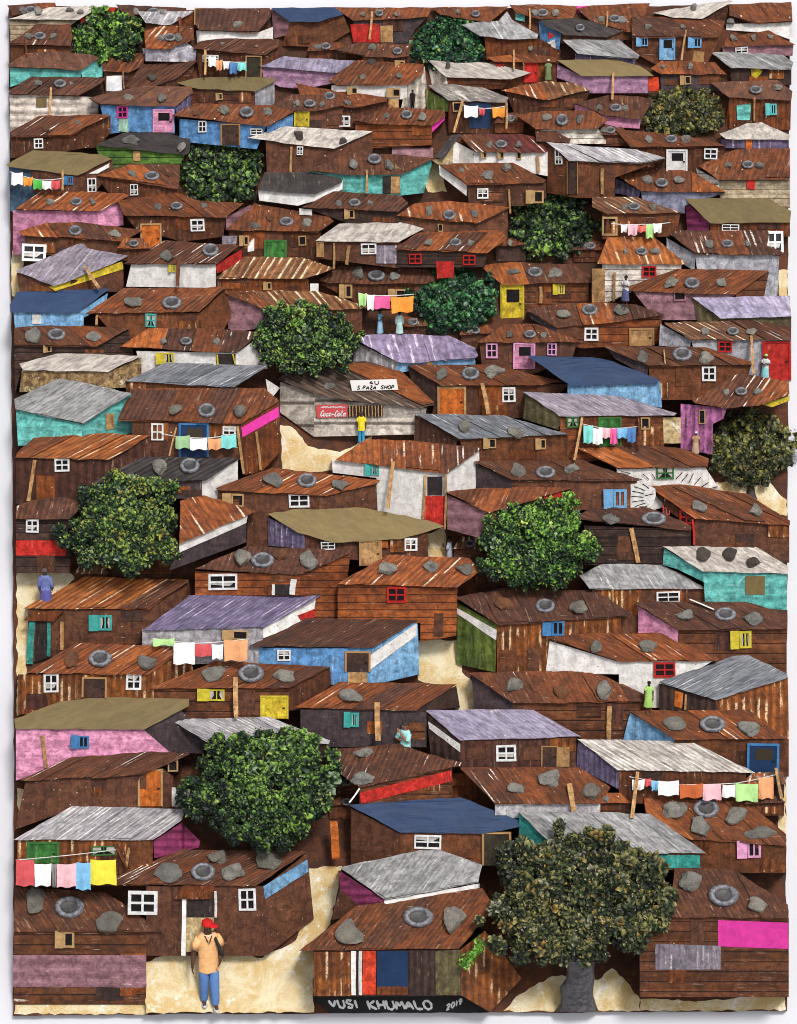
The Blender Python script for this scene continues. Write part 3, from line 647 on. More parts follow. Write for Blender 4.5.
R blue 9.8,304.6 16.7,291.7 110.6,288.6 77.2,312.3 10.3,312.3 ; F ltblue 13.4,312.3 83.6,312.3 83.6,327.7 15.4,331.6 ; P white 32.2,314.4 41.2,314.4 41.2,323.9 32.2,323.9 ; G ltblue 77.2,312.3 108.0,293.0 105.5,304.6 84.9,317.4
R rustdk 14.1,327.7 51.4,325.2 131.2,327.7 96.5,347.0 14.1,345.7 ; S 33.4,334.9,7.7,8.2 ; T 56.6,334.9,9.0,6.4 ; S 93.1,336.7,9.0,6.4 ; F plankdk 14.1,345.7 97.2,347.0 128.6,330.3 133.7,356.0 59.2,356.0 23.1,366.3 15.4,392.0 ; N tan 43.2,345.7,51.4,352.2
R whitegrey 19.3,363.7 56.6,353.5 141.5,355.5 108.0,372.0 23.1,370.2 ; F rubble 21.9,370.2 108.0,372.0 141.5,357.3 141.5,386.9 19.3,392.0
R dkrustw 119.9,347.0 148.1,327.7 220.2,329.0 261.3,331.6 235.6,352.9 ; F white 136.3,350.9 236.6,352.9 263.6,334.2 267.5,368.9 141.5,374.0 ; N yellow 155.6,352.9,174.4,363.7 ; P dkplum 216.3,354.0 235.6,354.0 235.6,365.0 216.3,365.0 ; B yellow 217.3,354.0 218.1,365.0 1.5 ; B yellow 232.8,354.0 235.6,365.0 1.5
R rust 84.9,313.6 123.5,287.9 195.5,287.9 226.3,286.1 199.3,312.3 ; S 133.7,302.0,9.8,7.2 ; T 171.8,303.3,9.8,7.2 ; F rustwall 95.2,313.6 200.1,312.8 226.3,287.9 231.5,317.4 221.2,332.9 126.0,348.3 ; N teal 145.3,313.6,156.4,327.2 ; B tan 97.2,314.9 96.5,325.2 2.6
R rustdkw 123.5,264.0 144.0,251.9 164.6,240.3 239.2,245.4 216.0,264.0 ; S 167.2,255.7,8.2,7.2 ; T 210.4,250.6,8.2,7.2 ; F white 131.2,264.0 216.0,263.4 216.0,287.9 126.0,286.6 ; N yellow 168.5,265.2,176.2,271.7 ; B rust 178.8,259.6 177.5,286.6 3.6 ; G red 215.5,264.0 241.8,249.3 241.8,262.2 217.3,273.7
R rustcream 215.6,278.4 243.9,256.5 303.0,257.8 335.2,268.6 304.3,278.9 ; F rust 216.9,278.4 308.2,278.9 309.5,293.0 216.9,293.0 ; N tan 263.2,282.2,271.6,289.7 ; P white 310.2,283.5 318.5,283.5 318.5,291.2 310.2,291.2
R rustcream 223.3,291.7 272.2,290.4 318.5,291.2 372.5,307.2 359.6,309.2 264.4,310.2 ; G mauve 225.9,293.0 264.4,310.2 261.9,327.7 238.7,331.6 228.4,329.0 ; F brown 262.4,309.7 362.2,308.7 362.2,332.9 272.2,340.6
R whitegrey 315.4,240.8 339.0,223.6 400.8,222.3 423.9,228.7 398.2,242.3 ; F brown 317.2,240.8 400.8,241.8 400.8,268.6 318.5,258.3 ; N white 360.9,243.4,376.3,254.4 ; P lavgrey 376.3,245.4 396.9,245.4 396.9,263.4 376.3,263.4 ; B tan 349.3,245.4 346.7,264.7 3.1 ; B tan 333.9,242.9 333.9,268.6 2.1 ; D tan 317.2,242.9,323.1,257.0
R rustdk 318.5,280.9 339.0,266.0 426.5,268.6 441.9,278.9 426.5,284.0 328.7,284.0 ; S 358.8,272.4,7.7,7.2 ; T 376.3,275.8,8.7,6.2 ; S 395.4,276.3,7.7,5.1 ; F rustdk 319.7,283.5 436.8,283.5 436.8,307.2 369.9,309.7 ; N tan 339.0,284.5,352.4,298.2 ; N tan 387.9,289.2,405.9,300.7
C 358.3,293.0 375.0,295.6 413.6,294.3 ; lime 358.3,293.0,366.8,305.9 ; white 366.8,294.3,374.5,309.7 ; pink 373.8,295.6,390.0,308.4 ; orange 391.0,296.4,413.6,312.3
R purplestripe 353.4,338.0 371.4,334.2 417.7,334.2 448.6,335.5 475.6,348.3 478.2,356.0 474.3,358.6 407.4,363.2 397.1,362.5 ; F ltblue 394.6,362.5 474.8,358.1 475.6,365.0 430.6,366.3 394.6,374.0 ; P tan 426.7,359.9 432.6,359.9 432.6,365.0 426.7,365.0 ; G ltgrey 353.4,340.6 397.1,362.5 395.9,374.0 385.6,368.9 353.4,363.7
R rust 407.4,365.0 489.7,363.7 564.3,381.7 536.0,385.6 440.9,385.6 ; G dkbrown 407.9,366.3 440.9,385.1 440.9,410.0 415.1,397.2 ; F brown 440.4,385.1 569.5,384.3 530.9,417.8 430.6,417.8 ; D orange 439.6,388.7,464.0,415.2 ; N white 502.1,386.9,515.5,402.3 ; B tan 482.0,383.0 488.5,413.9 4.1 ; S 442.2,373.5,8.2,8.2 ; T 470.4,374.0,9.0,7.2 ; S 494.9,371.5,9.3,7.2
R orust 394.6,249.3 417.7,232.6 500.0,230.0 507.7,237.7 487.2,253.1 ; F plankdk 397.1,249.3 487.2,253.1 484.6,267.3 397.1,267.3 ; N red 408.7,253.7,421.6,264.0 ; N red 462.7,254.9,475.6,265.2 ; P red 435.7,261.4 454.2,261.4 454.2,277.6 437.0,278.4
R rustdk 479.4,266.0 510.3,262.2 572.0,264.7 597.8,278.9 595.2,282.0 502.6,284.5 ; S 514.2,271.7,7.7,5.1 ; T 534.7,272.4,7.7,5.7 ; S 554.6,271.7,7.2,5.7 ; F plank 502.6,284.0 588.8,282.2 588.8,305.9 520.6,309.7 502.6,307.2 ; N yellow 552.8,284.5,564.8,294.3 ; D yellow 502.1,285.8,522.4,321.8 ; B tan 540.7,286.6 540.7,303.3 3.1 ; G plum 480.7,267.3 502.6,284.0 501.3,291.7 480.7,276.3
R rustdk 525.7,309.7 556.6,304.6 597.8,302.0 636.3,304.6 664.6,314.9 613.2,322.6 556.6,327.7 ; S 563.8,313.6,8.2,6.4 ; T 589.5,310.2,8.2,6.2 ; S 620.4,310.2,8.2,6.2 ; F orplank 556.6,327.2 613.2,322.6 660.8,316.2 664.6,343.2 582.3,348.3 556.6,343.2 ; N white 584.4,327.7,598.5,340.6 ; D tan 631.2,329.8,652.5,345.7 ; G plum 527.0,311.0 556.6,327.2 555.3,332.9 530.9,318.7
R rust 476.9,342.7 505.2,323.9 536.0,323.9 582.3,341.9 ; F brown 479.4,342.1 577.2,342.1 572.0,358.6 533.5,374.0 482.0,366.3 ; N pink 485.9,343.2,497.5,358.1 ; N pink 547.1,343.2,556.6,355.5 ; D pink 514.9,344.5,533.5,368.9
R blue 526.9,355.5 592.0,357.3 612.6,361.2 659.4,379.2 657.6,383.0 571.4,385.6 ; F ltblue 567.6,384.3 660.2,381.7 662.0,407.5 567.6,399.8
R orustw 597.1,263.4 607.4,237.7 653.7,236.4 685.9,262.9 682.0,264.7 ; F whiteplank 602.3,264.0 682.0,264.0 676.9,284.0 640.9,287.9 602.3,304.6 ; N red 642.2,266.0,656.3,277.3 ; P tan 592.0,268.6 604.9,268.6 604.9,303.3 592.0,303.3 ; B tan 614.6,272.4 613.9,302.0 2.6
R dkrustw 669.2,232.6 687.2,230.0 769.5,230.0 766.9,245.4 784.9,253.1 779.8,255.7 694.9,254.4 ; G greywall 666.6,237.7 694.9,254.4 694.9,271.2 666.6,254.4 ; F greywall 694.9,254.4 779.2,255.2 777.2,296.9 763.0,296.9 761.8,273.7 697.5,272.4 ; N white 766.9,231.3,783.6,253.1
R rust 625.4,287.9 676.9,268.6 769.5,270.6 736.0,294.3 634.4,291.7 ; S 671.2,282.7,8.2,6.7 ; T 691.8,283.5,7.7,6.2 ; S 722.7,282.0,7.2,5.7 ; G plank 736.0,294.3 769.0,271.7 763.8,297.4 736.0,298.2 ; F mauve 633.2,291.7 736.0,294.3 697.5,320.0 656.3,320.0 ; N mauve 673.8,291.7,685.9,300.7
R lav 692.3,297.4 790.0,295.6 791.3,316.2 720.6,318.7 ; G grnbrn 693.6,298.9 720.6,318.7 715.5,323.9 697.5,321.3 ; F grnbrn 715.5,318.2 791.3,316.2 791.3,327.7 715.5,326.5
R rusttanw 664.0,322.6 746.3,320.0 791.3,326.5 791.3,339.3 691.0,340.6 ; G greywall 660.2,323.9 691.0,340.6 689.7,348.3 658.9,345.7 ; F greywall 691.0,340.1 791.3,339.3 791.3,381.7 769.5,381.7 700.0,368.9 ; N red 718.0,341.1,732.2,352.2 ; D red 764.8,343.2,788.8,380.5 ; P dkbrown 772.0,344.5 788.8,344.5 788.8,361.2 772.0,361.2 ; B tan 751.5,335.5 753.5,374.0 2.6
R rustdk 602.3,345.7 705.2,347.0 754.0,363.2 751.5,365.0 648.6,366.3 ; S 642.9,356.0,6.4,8.2 ; T 682.0,354.7,9.8,7.7 ; S 707.2,358.1,8.7,7.2 ; F rustwall 649.1,365.8 751.5,364.5 746.3,381.7 694.9,399.8 649.1,399.8 ; N white 702.1,366.3,716.0,381.2 ; B tan 664.0,349.6 665.3,363.7 1.3 ; G plum 604.9,347.0 648.6,366.3 647.3,376.6 615.1,358.6
R rust 7.2,5.2 54.9,2.5 56.3,6.6 12.4,16.1 ; F rustdk 8.3,12.4 55.9,6.6 55.9,14.5 8.3,19.7
R whitegrey 7.2,19.0 49.7,7.0 97.3,5.8 91.1,12.4 78.7,19.7 ; F tanplank 9.3,19.3 78.7,19.7 68.3,26.9 37.3,26.9 10.4,41.4 ; S 38.3,11.4,4.6,4.6 ; S 69.4,9.9,4.6,3.3 ; S 80.7,11.4,4.1,3.7 ; G red 79.7,19.0 98.3,7.2 115.9,7.2 111.8,18.6 82.8,24.8
R rustdk 8.3,44.5 37.3,23.8 70.4,23.8 72.5,37.3 70.4,46.6 ; F rustwall 10.4,45.5 82.8,46.0 82.8,56.9 26.9,58.0 10.4,65.2 ; B rust 24.8,39.3 26.5,54.9 1.7
R brown 8.3,64.6 26.9,52.8 51.8,50.7 93.2,54.9 99.4,58.0 80.7,70.4 8.3,67.3 ; F turq 9.9,67.3 80.7,70.4 80.7,79.7 31.1,79.7 10.4,87.0 ; G turq 80.7,70.4 98.3,59.0 103.5,67.3 102.5,76.6 82.8,79.7
R dkred 8.3,91.1 31.1,76.2 105.6,77.6 101.4,82.8 78.7,96.3 9.3,94.2 ; S 38.3,83.2,4.1,4.6 ; T 60.0,83.9,6.2,4.6 ; S 71.4,83.2,2.9,2.5 ; F whitedirty 9.3,94.2 78.7,96.3 98.3,97.3 98.3,118.0 41.4,118.0 10.4,131.5 ; P olive 36.2,97.3 46.6,97.3 46.6,107.2 36.2,107.2 ; B tan 51.1,87.4 49.7,115.9 2.1
R rust 101.4,59.0 115.9,50.7 144.9,53.8 142.9,66.3 128.4,72.5 103.5,71.4 ; F rustdk 103.5,71.4 142.9,71.4 142.9,91.1 105.6,93.2 ; P white 106.6,76.2 122.2,75.6 122.2,91.1 106.6,91.1 ; B tan 123.2,71.4 124.2,89.0 1.2
R rustdk 125.3,87.0 142.9,64.2 198.8,60.0 176.0,78.7 142.9,91.1 ; S 153.2,77.6,6.6,4.1,dark ; F rustdk 142.9,90.7 176.0,78.7 194.6,62.1 190.5,93.2 144.9,97.3
R rustdk 115.9,4.6 186.3,7.9 186.3,12.0 136.6,12.0 134.6,17.6 122.2,12.4 ; F rustdk 115.9,12.4 186.3,12.0 186.3,24.8 118.0,24.8
R ltgrey 137.3,11.4 193.2,10.8 189.1,14.5 170.4,24.8 145.6,23.2 ; F rust 145.6,23.2 170.4,24.8 193.2,13.5 194.2,39.3 145.6,33.1 ; B rust 179.7,16.6 180.8,34.2 2.9
R rust 144.5,31.1 162.1,24.8 193.2,26.9 194.2,39.3 170.4,48.7 145.6,48.7 ; F lace 142.5,48.0 170.4,48.7 184.9,40.4 196.3,50.7 195.3,62.1 143.5,61.1
R rust 9.8,132.4 38.6,115.7 109.3,114.4 69.4,136.3 11.6,136.8 ; S 46.3,128.1,4.6,4.6,clump ; S 77.2,122.2,3.6,3.1 ; F rustdk 11.6,136.3 69.4,136.3 97.7,145.3 51.4,154.3 10.3,158.2 ; G rustdk 69.4,136.3 110.6,115.2 110.6,132.4 97.7,147.9 72.0,147.9 ; N white 34.0,138.4,43.2,148.6
R brown 88.7,98.2 113.2,91.3 144.0,86.1 191.6,86.1 192.9,92.6 174.9,106.7 100.3,104.9 ; F skyblue 99.8,104.4 174.9,106.2 174.9,133.7 151.7,133.7 128.6,131.2 110.6,133.7 102.9,115.7 ; G purple 174.9,106.7 191.6,93.9 190.3,111.9 177.5,119.6 ; N hotpink 117.0,105.9,127.8,118.3 ; D pink 154.3,110.6,172.3,132.4 ; P mint 118.8,118.3 128.1,118.3 128.6,132.4 118.3,131.2 ; S 128.6,96.4,7.2,3.6 ; S 160.8,97.2,5.7,5.1
R charcoal 95.2,145.3 123.5,132.4 167.2,132.4 190.3,138.9 189.0,153.0 185.2,154.8 ; S 130.7,140.2,8.7,5.7 ; S 181.3,147.1,5.1,5.7 ; F greenstripe 95.7,145.3 185.2,154.3 177.5,169.7 102.9,169.7 ; P tan 133.2,151.0 140.2,151.7 140.2,161.5 133.2,160.7
R rustdk 96.5,176.2 128.6,163.3 180.0,164.6 178.8,186.5 177.5,189.0 ; S 131.7,173.6,4.1,4.6 ; T 151.7,176.2,7.7,5.1 ; S 167.7,174.4,3.1,3.1,clump ; F rustdk 96.5,176.2 177.5,188.5 205.8,198.0 123.5,213.5 ; N white 129.9,183.9,138.1,195.5
R olive 6.4,164.6 33.4,149.7 100.3,154.3 111.9,158.9 77.2,175.4 7.7,166.6 ; F slateblue 9.0,165.9 77.2,174.9 77.2,195.5 15.4,213.5 10.3,210.9 ; P brown 30.9,170.2 77.2,175.4 77.2,194.2 33.4,192.9 ; G brown 77.2,175.4 111.9,158.9 113.2,169.7 92.6,195.5 77.2,195.5 ; P white 88.7,173.6 109.3,163.3 109.3,167.2 97.7,173.6 ; N blue 63.0,176.2,73.3,184.4 ; N white 87.4,178.0,96.5,192.4
C 10.3,171.8 38.6,180.0 64.3,178.2 ; white 11.6,172.3,22.6,184.7 ; orange 23.1,176.9,32.9,185.7 ; green 32.9,179.2,42.4,189.0 ; white 42.4,180.5,51.4,189.0 ; red 51.4,180.0,60.4,189.0
V tan 62.5,169.7 62.5,190.3 2.1
R rustw 15.4,209.6 41.2,190.8 123.5,192.9 128.6,195.5 100.3,210.9 ; F pink 12.9,210.4 97.7,210.9 97.7,228.9 51.4,228.9 23.1,254.6 12.9,254.6 ; G pink 97.7,210.9 122.2,196.7 123.5,225.0 97.7,230.2
R rust 18.0,231.5 46.3,222.5 77.2,221.7 142.7,230.2 123.5,241.7 23.1,235.3 ; T 75.1,230.9,6.7,5.7 ; S 114.5,234.0,7.2,4.1 ; S 55.3,227.6,5.1,3.6,clump ; F brown 24.4,235.3 123.5,241.7 118.3,257.2 25.7,254.6
R rust 124.3,216.0 117.8,200.6 177.0,192.9 197.6,200.6 243.9,203.2 225.9,217.3 ; F rustdk 125.6,216.5 225.9,217.3 223.3,236.6 182.1,241.7 135.8,228.9 ; N white 190.4,219.1,204.5,231.5 ; D orange 142.0,225.0,160.0,252.0 ; G mauve 225.9,217.3 251.1,204.5 251.1,210.4 225.9,230.2
R rust 171.9,115.7 195.0,102.9 272.2,105.4 294.0,111.9 267.0,126.5 ; F skyblue 179.6,118.8 266.5,126.0 256.7,149.2 179.6,141.4 ; G skyblue 267.0,126.5 293.3,113.7 292.7,126.0 267.0,132.4 ; N white 198.1,120.9,206.6,132.4 ; D dkbrown 222.0,125.2,238.7,145.3 ; N white 250.3,128.6,262.4,134.8 ; S 223.8,110.6,5.7,5.7 ; T 246.4,112.6,7.2,6.2 ; S 268.3,111.9,6.2,4.6 ; S 197.6,114.4,4.6,3.6,clump
R olive 176.2,82.8 199.4,77.6 240.8,76.2 275.0,78.3 273.9,81.8 255.3,91.5 199.4,89.0 ; F rustplank 191.1,88.6 254.9,91.1 254.9,109.7 189.1,115.9 ; N tan 215.6,93.2,222.6,99.8 ; G ltgrey 254.9,91.5 274.4,81.2 275.0,103.5 265.7,107.7 255.3,107.7
R dkred 195.3,24.8 197.3,8.3 269.8,7.9 270.8,16.6 257.4,33.1 199.4,31.1 ; D dkolive 195.3,8.7,205.6,24.8 ; N tan 225.3,9.9,235.0,16.6 ; S 237.7,24.8,5.8,4.6 ; F white 196.3,30.6 257.4,32.7 272.9,26.9 272.9,40.4 220.1,41.4 197.3,46.6
R blue 270.8,7.9 334.0,7.2 343.3,14.5 319.5,21.7 290.5,21.7 ; G mauve 271.5,10.4 290.5,21.7 286.4,35.2 273.9,38.3 ; F rustwall 289.5,21.3 343.3,15.5 350.5,31.1 323.6,47.6 282.2,45.5
R rustdk 193.2,48.7 199.4,41.4 224.3,38.3 279.1,39.3 278.1,46.6 265.7,54.9 ; S 222.2,43.5,2.9,2.1 ; S 256.3,46.0,2.1,1.7 ; F rustdk 195.3,48.0 266.7,54.2 278.5,46.0 278.1,60.0 261.5,78.7 199.4,77.6 ; N white 202.5,54.9,218.5,62.1 ; D dkolive 246.6,56.9,260.5,77.0
C 203.5,55.9 220.1,61.1 247.0,62.1 ; white 208.7,55.9,216.0,66.3 ; peach 216.0,59.6,222.6,70.4 ; white 223.2,61.1,229.4,68.7 ; blue 229.4,62.1,237.1,73.5 ; turq 237.7,62.1,246.0,70.4
V tan 205.2,49.7 205.2,74.5 2.1
R lav 260.5,66.3 284.3,55.9 319.5,58.4 355.7,60.5 338.1,72.5 ; F lavpink 261.5,66.3 338.1,72.0 336.1,82.8 302.9,89.0 280.2,87.0 263.6,78.7
R rust 333.6,6.8 431.9,7.5 427.8,16.6 398.8,19.0 353.3,20.7 342.9,13.5 ; S 362.6,14.1,3.3,2.9 ; T 379.1,13.5,4.1,3.7 ; S 395.7,14.5,3.3,2.9 ; F plum 353.3,20.3 427.8,17.0 415.4,29.0 407.1,43.5 353.3,43.5 ; P red 350.2,24.4 379.1,23.8 379.8,42.4 353.3,42.4 ; P tan 380.2,25.9 393.0,25.3 393.0,42.4 380.6,42.4 ; B tan 371.9,11.4 369.4,39.3 2.1
R rust 431.9,7.5 508.5,6.2 489.9,21.7 460.9,18.6 440.2,14.5 ; S 457.8,10.8,3.3,2.9 ; T 475.4,14.1,4.6,3.7 ; F rustdk 440.2,14.5 489.9,21.7 489.9,29.0 440.2,29.0
R rustdk 332.6,49.7 357.4,42.4 411.2,44.5 409.2,55.9 394.7,58.0 361.5,55.9 ; S 372.3,47.2,4.6,4.1 ; T 397.2,51.3,5.0,4.1 ; F rustdk 361.5,55.5 411.2,55.9 425.7,64.2 407.1,72.5 361.5,66.3 ; N tan 394.7,60.5,405.0,70.4 ; S 371.9,61.5,6.2,5.2,dark
R rust 328.4,80.7 357.4,60.0 423.7,64.2 423.7,72.5 407.1,84.9 336.7,85.9 ; S 362.6,76.6,4.1,4.6 ; S 398.8,75.6,3.7,3.7 ; F white 331.5,85.3 407.1,84.9 407.1,99.4 331.5,97.3 ; N tan 386.4,88.4,400.5,96.9 ; N tan 347.1,87.4,357.4,94.2 ; G whitecorr 406.7,85.3 424.7,66.3 428.8,103.5 423.7,109.7 400.5,109.7
R rust 295.3,82.8 336.7,91.1 388.5,97.3 386.4,101.4 353.3,107.7 303.6,103.5 ; T 329.5,96.3,5.8,4.6 ; S 347.1,102.5,4.6,3.7 ; F rustdk 303.6,103.5 386.4,101.4 398.8,99.4 398.8,118.0 357.4,128.4 303.6,128.4 ; N white 337.7,115.5,350.2,126.7 ; P tan 388.5,99.0 398.8,99.0 398.8,109.7 388.5,109.7
R rust 353.3,120.1 384.3,107.7 444.4,109.7 445.4,115.9 431.9,125.3 378.1,124.2 ; S 386.4,115.5,3.7,4.1 ; T 406.5,114.9,5.8,5.0 ; S 421.6,117.0,5.0,6.6 ; G hotpink 431.9,125.5 445.4,113.9 444.4,120.1 431.9,132.5 ; F orplank 355.3,122.2 431.9,125.1 431.9,144.9 355.3,149.1
R whitegrey 427.8,60.0 448.5,62.1 486.4,62.7 530.9,72.5 511.2,79.1 446.4,77.0 ; G whitecorr 426.8,61.7 446.4,77.0 448.5,87.0 431.9,84.9 ; F rust 446.4,77.0 510.6,79.1 502.3,89.0 448.5,89.0
R rubblegrey 427.8,84.9 452.6,83.9 481.6,87.0 508.5,97.3 506.5,102.5 448.5,100.4 ; G green 425.7,89.0 448.5,100.8 447.5,111.8 426.8,109.7 ; F rustdk 448.5,100.4 506.5,102.1 502.3,134.6 448.5,132.5 ; N tan 452.6,101.9,462.0,111.8 ; P blue 468.2,102.9 490.9,102.9 490.9,128.4 469.2,128.4
C 462.7,104.9 484.6,108.5 506.5,105.9 ; white 464.0,105.4,478.2,117.0 ; red 478.9,108.0,485.1,115.2 ; orange 492.3,107.0,505.2,117.0
V tan 462.7,100.3 453.7,132.4 2.6
V tan 506.5,101.6 506.5,128.6 2.1
R rustredw 458.9,135.0 520.6,133.7 533.5,136.3 547.6,150.4 543.7,153.0 474.3,151.7 ; G white 450.6,138.9 474.3,151.7 474.3,163.3 451.2,163.3 ; F white 466.6,151.2 547.6,151.7 547.6,176.2 515.5,169.7 465.3,164.6 ; N tan 497.5,152.2,503.9,158.7 ; N tan 516.7,152.2,521.4,158.9 ; N tan 480.7,152.2,486.7,157.9 ; B tan 537.3,155.6 538.6,172.3 2.6
R charcoal 434.4,156.9 451.2,135.0 461.4,133.7 453.7,144.0 443.4,159.4 ; F cream 430.6,159.4 443.4,158.9 453.7,145.3 452.4,164.6 438.3,164.6
R rust 440.9,164.6 466.6,163.3 512.9,162.5 546.3,180.0 543.7,182.6 466.6,185.2 ; S 460.2,170.2,3.6,3.6 ; S 488.5,174.9,6.7,6.2 ; S 507.0,167.2,5.1,5.1 ; G white 439.1,165.1 466.6,185.2 466.6,196.0 439.6,174.9 ; F brown 466.6,184.7 546.3,182.1 546.3,198.0 525.7,205.7 469.2,207.0 ; N white 476.9,188.3,488.5,198.5 ; B tan 509.0,189.0 510.3,213.5 2.1 ; N tan 525.7,190.3,543.7,203.2
R rustw 395.9,216.0 415.1,203.2 448.6,200.6 510.3,207.0 476.9,223.7 ; S 429.3,210.9,4.6,6.4 ; T 449.1,215.3,6.7,5.7 ; S 474.3,214.0,5.1,5.1 ; F brown 397.1,216.0 476.9,223.7 507.7,208.3 507.7,236.6 417.7,236.6 ; N tan 437.8,223.7,442.9,231.5
R mauve 392.0,147.1 433.2,147.9 433.2,158.2 392.0,155.6 ; F rustdk 392.0,155.1 433.2,157.6 417.7,167.2 392.0,167.2
R rust 515.5,114.4 546.3,110.6 592.6,110.6 608.0,119.6 597.8,128.6 536.0,129.9 ; S 545.8,117.5,6.2,3.9 ; T 561.8,120.3,6.2,6.7 ; S 579.8,118.3,4.6,6.7 ; F whiteplank 536.0,129.4 597.8,128.1 608.0,144.0 569.5,144.0
R rustdk 534.7,129.9 556.6,131.2 570.8,138.9 569.5,142.7 536.0,141.4 ; F rustdk 536.0,140.9 569.5,142.2 569.5,149.2 536.0,149.2
R whitegrey 247.7,137.6 285.0,126.0 372.5,131.2 333.9,148.6 292.7,144.0 ; S 299.2,135.0,6.2,5.1,dark ; S 342.9,140.2,5.1,4.6,dark ; F brown 265.7,140.2 333.9,148.1 372.5,132.4 372.5,159.4 310.7,174.9 267.0,176.2 ; N white 296.6,146.6,303.0,154.8 ; B tan 291.5,146.6 290.7,172.3 2.1
R rustdk 308.2,171.0 349.3,151.7 395.6,154.3 434.2,158.2 400.8,174.9 349.3,174.9 ; S 353.7,164.6,5.7,6.2 ; T 374.3,159.4,7.2,5.7 ; S 389.2,165.9,5.7,6.4 ; F turq 308.2,170.8 400.8,174.4 400.8,195.5 344.2,196.7 308.2,182.6 ; P dkplum 382.8,176.2 390.5,176.2 390.5,194.2 382.8,194.2 ; P tan 391.0,176.2 400.0,176.2 400.0,193.4 391.0,193.4 ; B tan 366.8,169.7 366.8,192.9 2.1 ; G turq 400.8,174.4 432.9,159.4 423.9,192.9 400.8,195.5
R charcoal 258.0,190.3 264.4,172.3 308.2,171.8 342.9,178.7 341.6,182.6 315.9,194.2 ; F white 258.0,189.8 315.9,194.2 315.9,200.6 297.9,205.7 259.3,200.6 ; G white 315.9,194.2 342.9,180.5 342.9,189.0 315.9,203.2
R rustdk 301.7,207.0 333.9,191.6 400.8,195.5 408.5,203.2 398.2,212.2 ; F dkbrown 303.0,207.3 398.2,211.7 408.0,204.5 408.5,223.7 349.3,223.7 ; N tan 344.2,209.6,354.5,218.6 ; P white 299.2,208.3 312.0,209.6 312.0,215.5 299.2,214.7
R rust 227.2,230.2 254.2,203.2 297.9,210.9 328.7,216.0 333.9,221.2 318.5,232.7 ; S 255.4,226.3,6.7,4.6 ; S 269.6,218.1,5.1,4.6,clump ; T 286.3,221.9,7.2,5.1 ; S 306.4,222.5,6.7,4.6 ; F rustdk 228.4,230.2 321.0,232.7 318.5,262.3 233.6,262.3 ; N tan 239.2,235.8,249.0,245.6 ; D green 265.7,241.7,285.0,259.0 ; N tan 298.4,235.8,306.4,245.6 ; P lavgrey 222.0,235.8 237.4,235.8 236.2,244.3 222.0,244.3 ; P white 247.7,244.3 254.2,237.9 254.2,250.8 247.7,252.0
R grey 461.6,24.8 474.0,22.4 498.8,20.7 507.1,11.4 512.3,19.7 538.2,34.2 537.1,38.3 511.3,39.3 480.2,36.2 ; F rust 484.4,36.2 538.2,38.3 561.0,49.7 558.9,60.0 486.4,60.0 ; S 530.9,48.7,2.9,3.7
R rust 509.2,4.6 556.8,4.6 577.5,6.2 573.4,17.6 540.3,19.7 515.4,12.4 ; F rustwall 510.2,10.4 573.4,17.6 546.5,26.9 540.3,35.2 515.4,24.8 ; P turq 515.4,6.2 525.8,6.2 524.7,21.7 515.4,19.7 ; N tan 549.6,7.7,557.9,16.6 ; B tan 529.5,8.3 529.9,29.0 1.7
R rust 577.5,8.3 592.0,5.2 650.0,3.1 639.6,33.1 618.9,30.0 589.9,20.7 ; B tan 607.5,11.4 606.5,26.9 1.7 ; P hotpink 576.9,6.2 591.0,5.8 589.9,10.4 577.9,13.5 ; F rustdk 589.9,20.7 618.9,30.0 639.6,32.7 639.6,41.4 598.2,37.3
R charcoal 540.3,19.7 573.4,17.6 598.2,22.8 623.1,31.1 606.5,37.3 565.1,35.2 546.5,26.9 ; T 580.0,28.0,4.6,4.1 ; G skyblue 538.6,19.7 561.0,34.2 559.3,49.7 540.3,44.5 ; P red 548.5,32.1 554.7,35.2 548.5,39.3 ; P white 545.4,43.5 554.7,39.3 555.8,48.7 ; F rustdk 561.0,34.2 623.1,31.5 623.1,43.5 561.0,43.5
R grey 563.0,39.3 618.9,39.3 639.6,55.9 637.6,59.0 616.9,58.0 577.5,53.8 ; F purple 575.4,53.4 636.5,58.0 634.5,64.2 575.4,60.0
R olive 556.8,60.0 616.9,59.0 639.6,65.8 654.1,76.2 581.7,76.2 ; G lavpink 557.2,64.2 581.7,76.2 582.7,87.0 556.8,77.6 ; F lavpink 581.7,76.0 648.3,76.0 648.3,93.2 583.7,93.2 ; P orangered 648.5,77.6 658.3,77.0 659.3,91.1 648.5,91.1 ; B tan 613.1,72.5 612.3,99.4 2.5
R rustcream 500.9,90.1 546.5,80.7 573.4,82.8 589.9,90.1 544.4,100.4 ; F rustdk 505.1,91.1 544.4,100.4 589.9,90.5 583.7,107.7 515.4,115.9
R rust 486.4,56.9 515.4,53.8 556.8,56.9 556.8,62.1 494.7,62.1 ; F rustwall 488.5,61.7 556.8,61.7 556.8,84.9 500.9,91.1 ; N red 495.7,62.5,504.0,67.3 ; D red 524.7,62.7,537.1,82.4 ; B tan 513.8,49.7 513.8,69.4 1.7 ; B tan 523.3,62.1 523.7,74.5 1.2
R rustdk 574.0,102.9 607.4,95.1 638.3,96.4 653.7,100.3 640.9,118.8 607.4,116.2 592.0,109.3 ; F pink 574.0,104.1 592.0,109.3 607.4,115.7 640.9,118.8 639.6,128.6 617.7,127.3 592.0,120.9 576.6,115.7
R rust 615.1,128.6 656.3,132.4 707.7,138.9 725.7,146.6 630.6,147.9 ; F rustdk 630.6,147.6 725.7,147.1 718.0,162.0 694.9,172.3 630.6,172.3 ; D white 667.9,151.0,685.9,172.3 ; N white 703.9,148.4,717.5,159.4
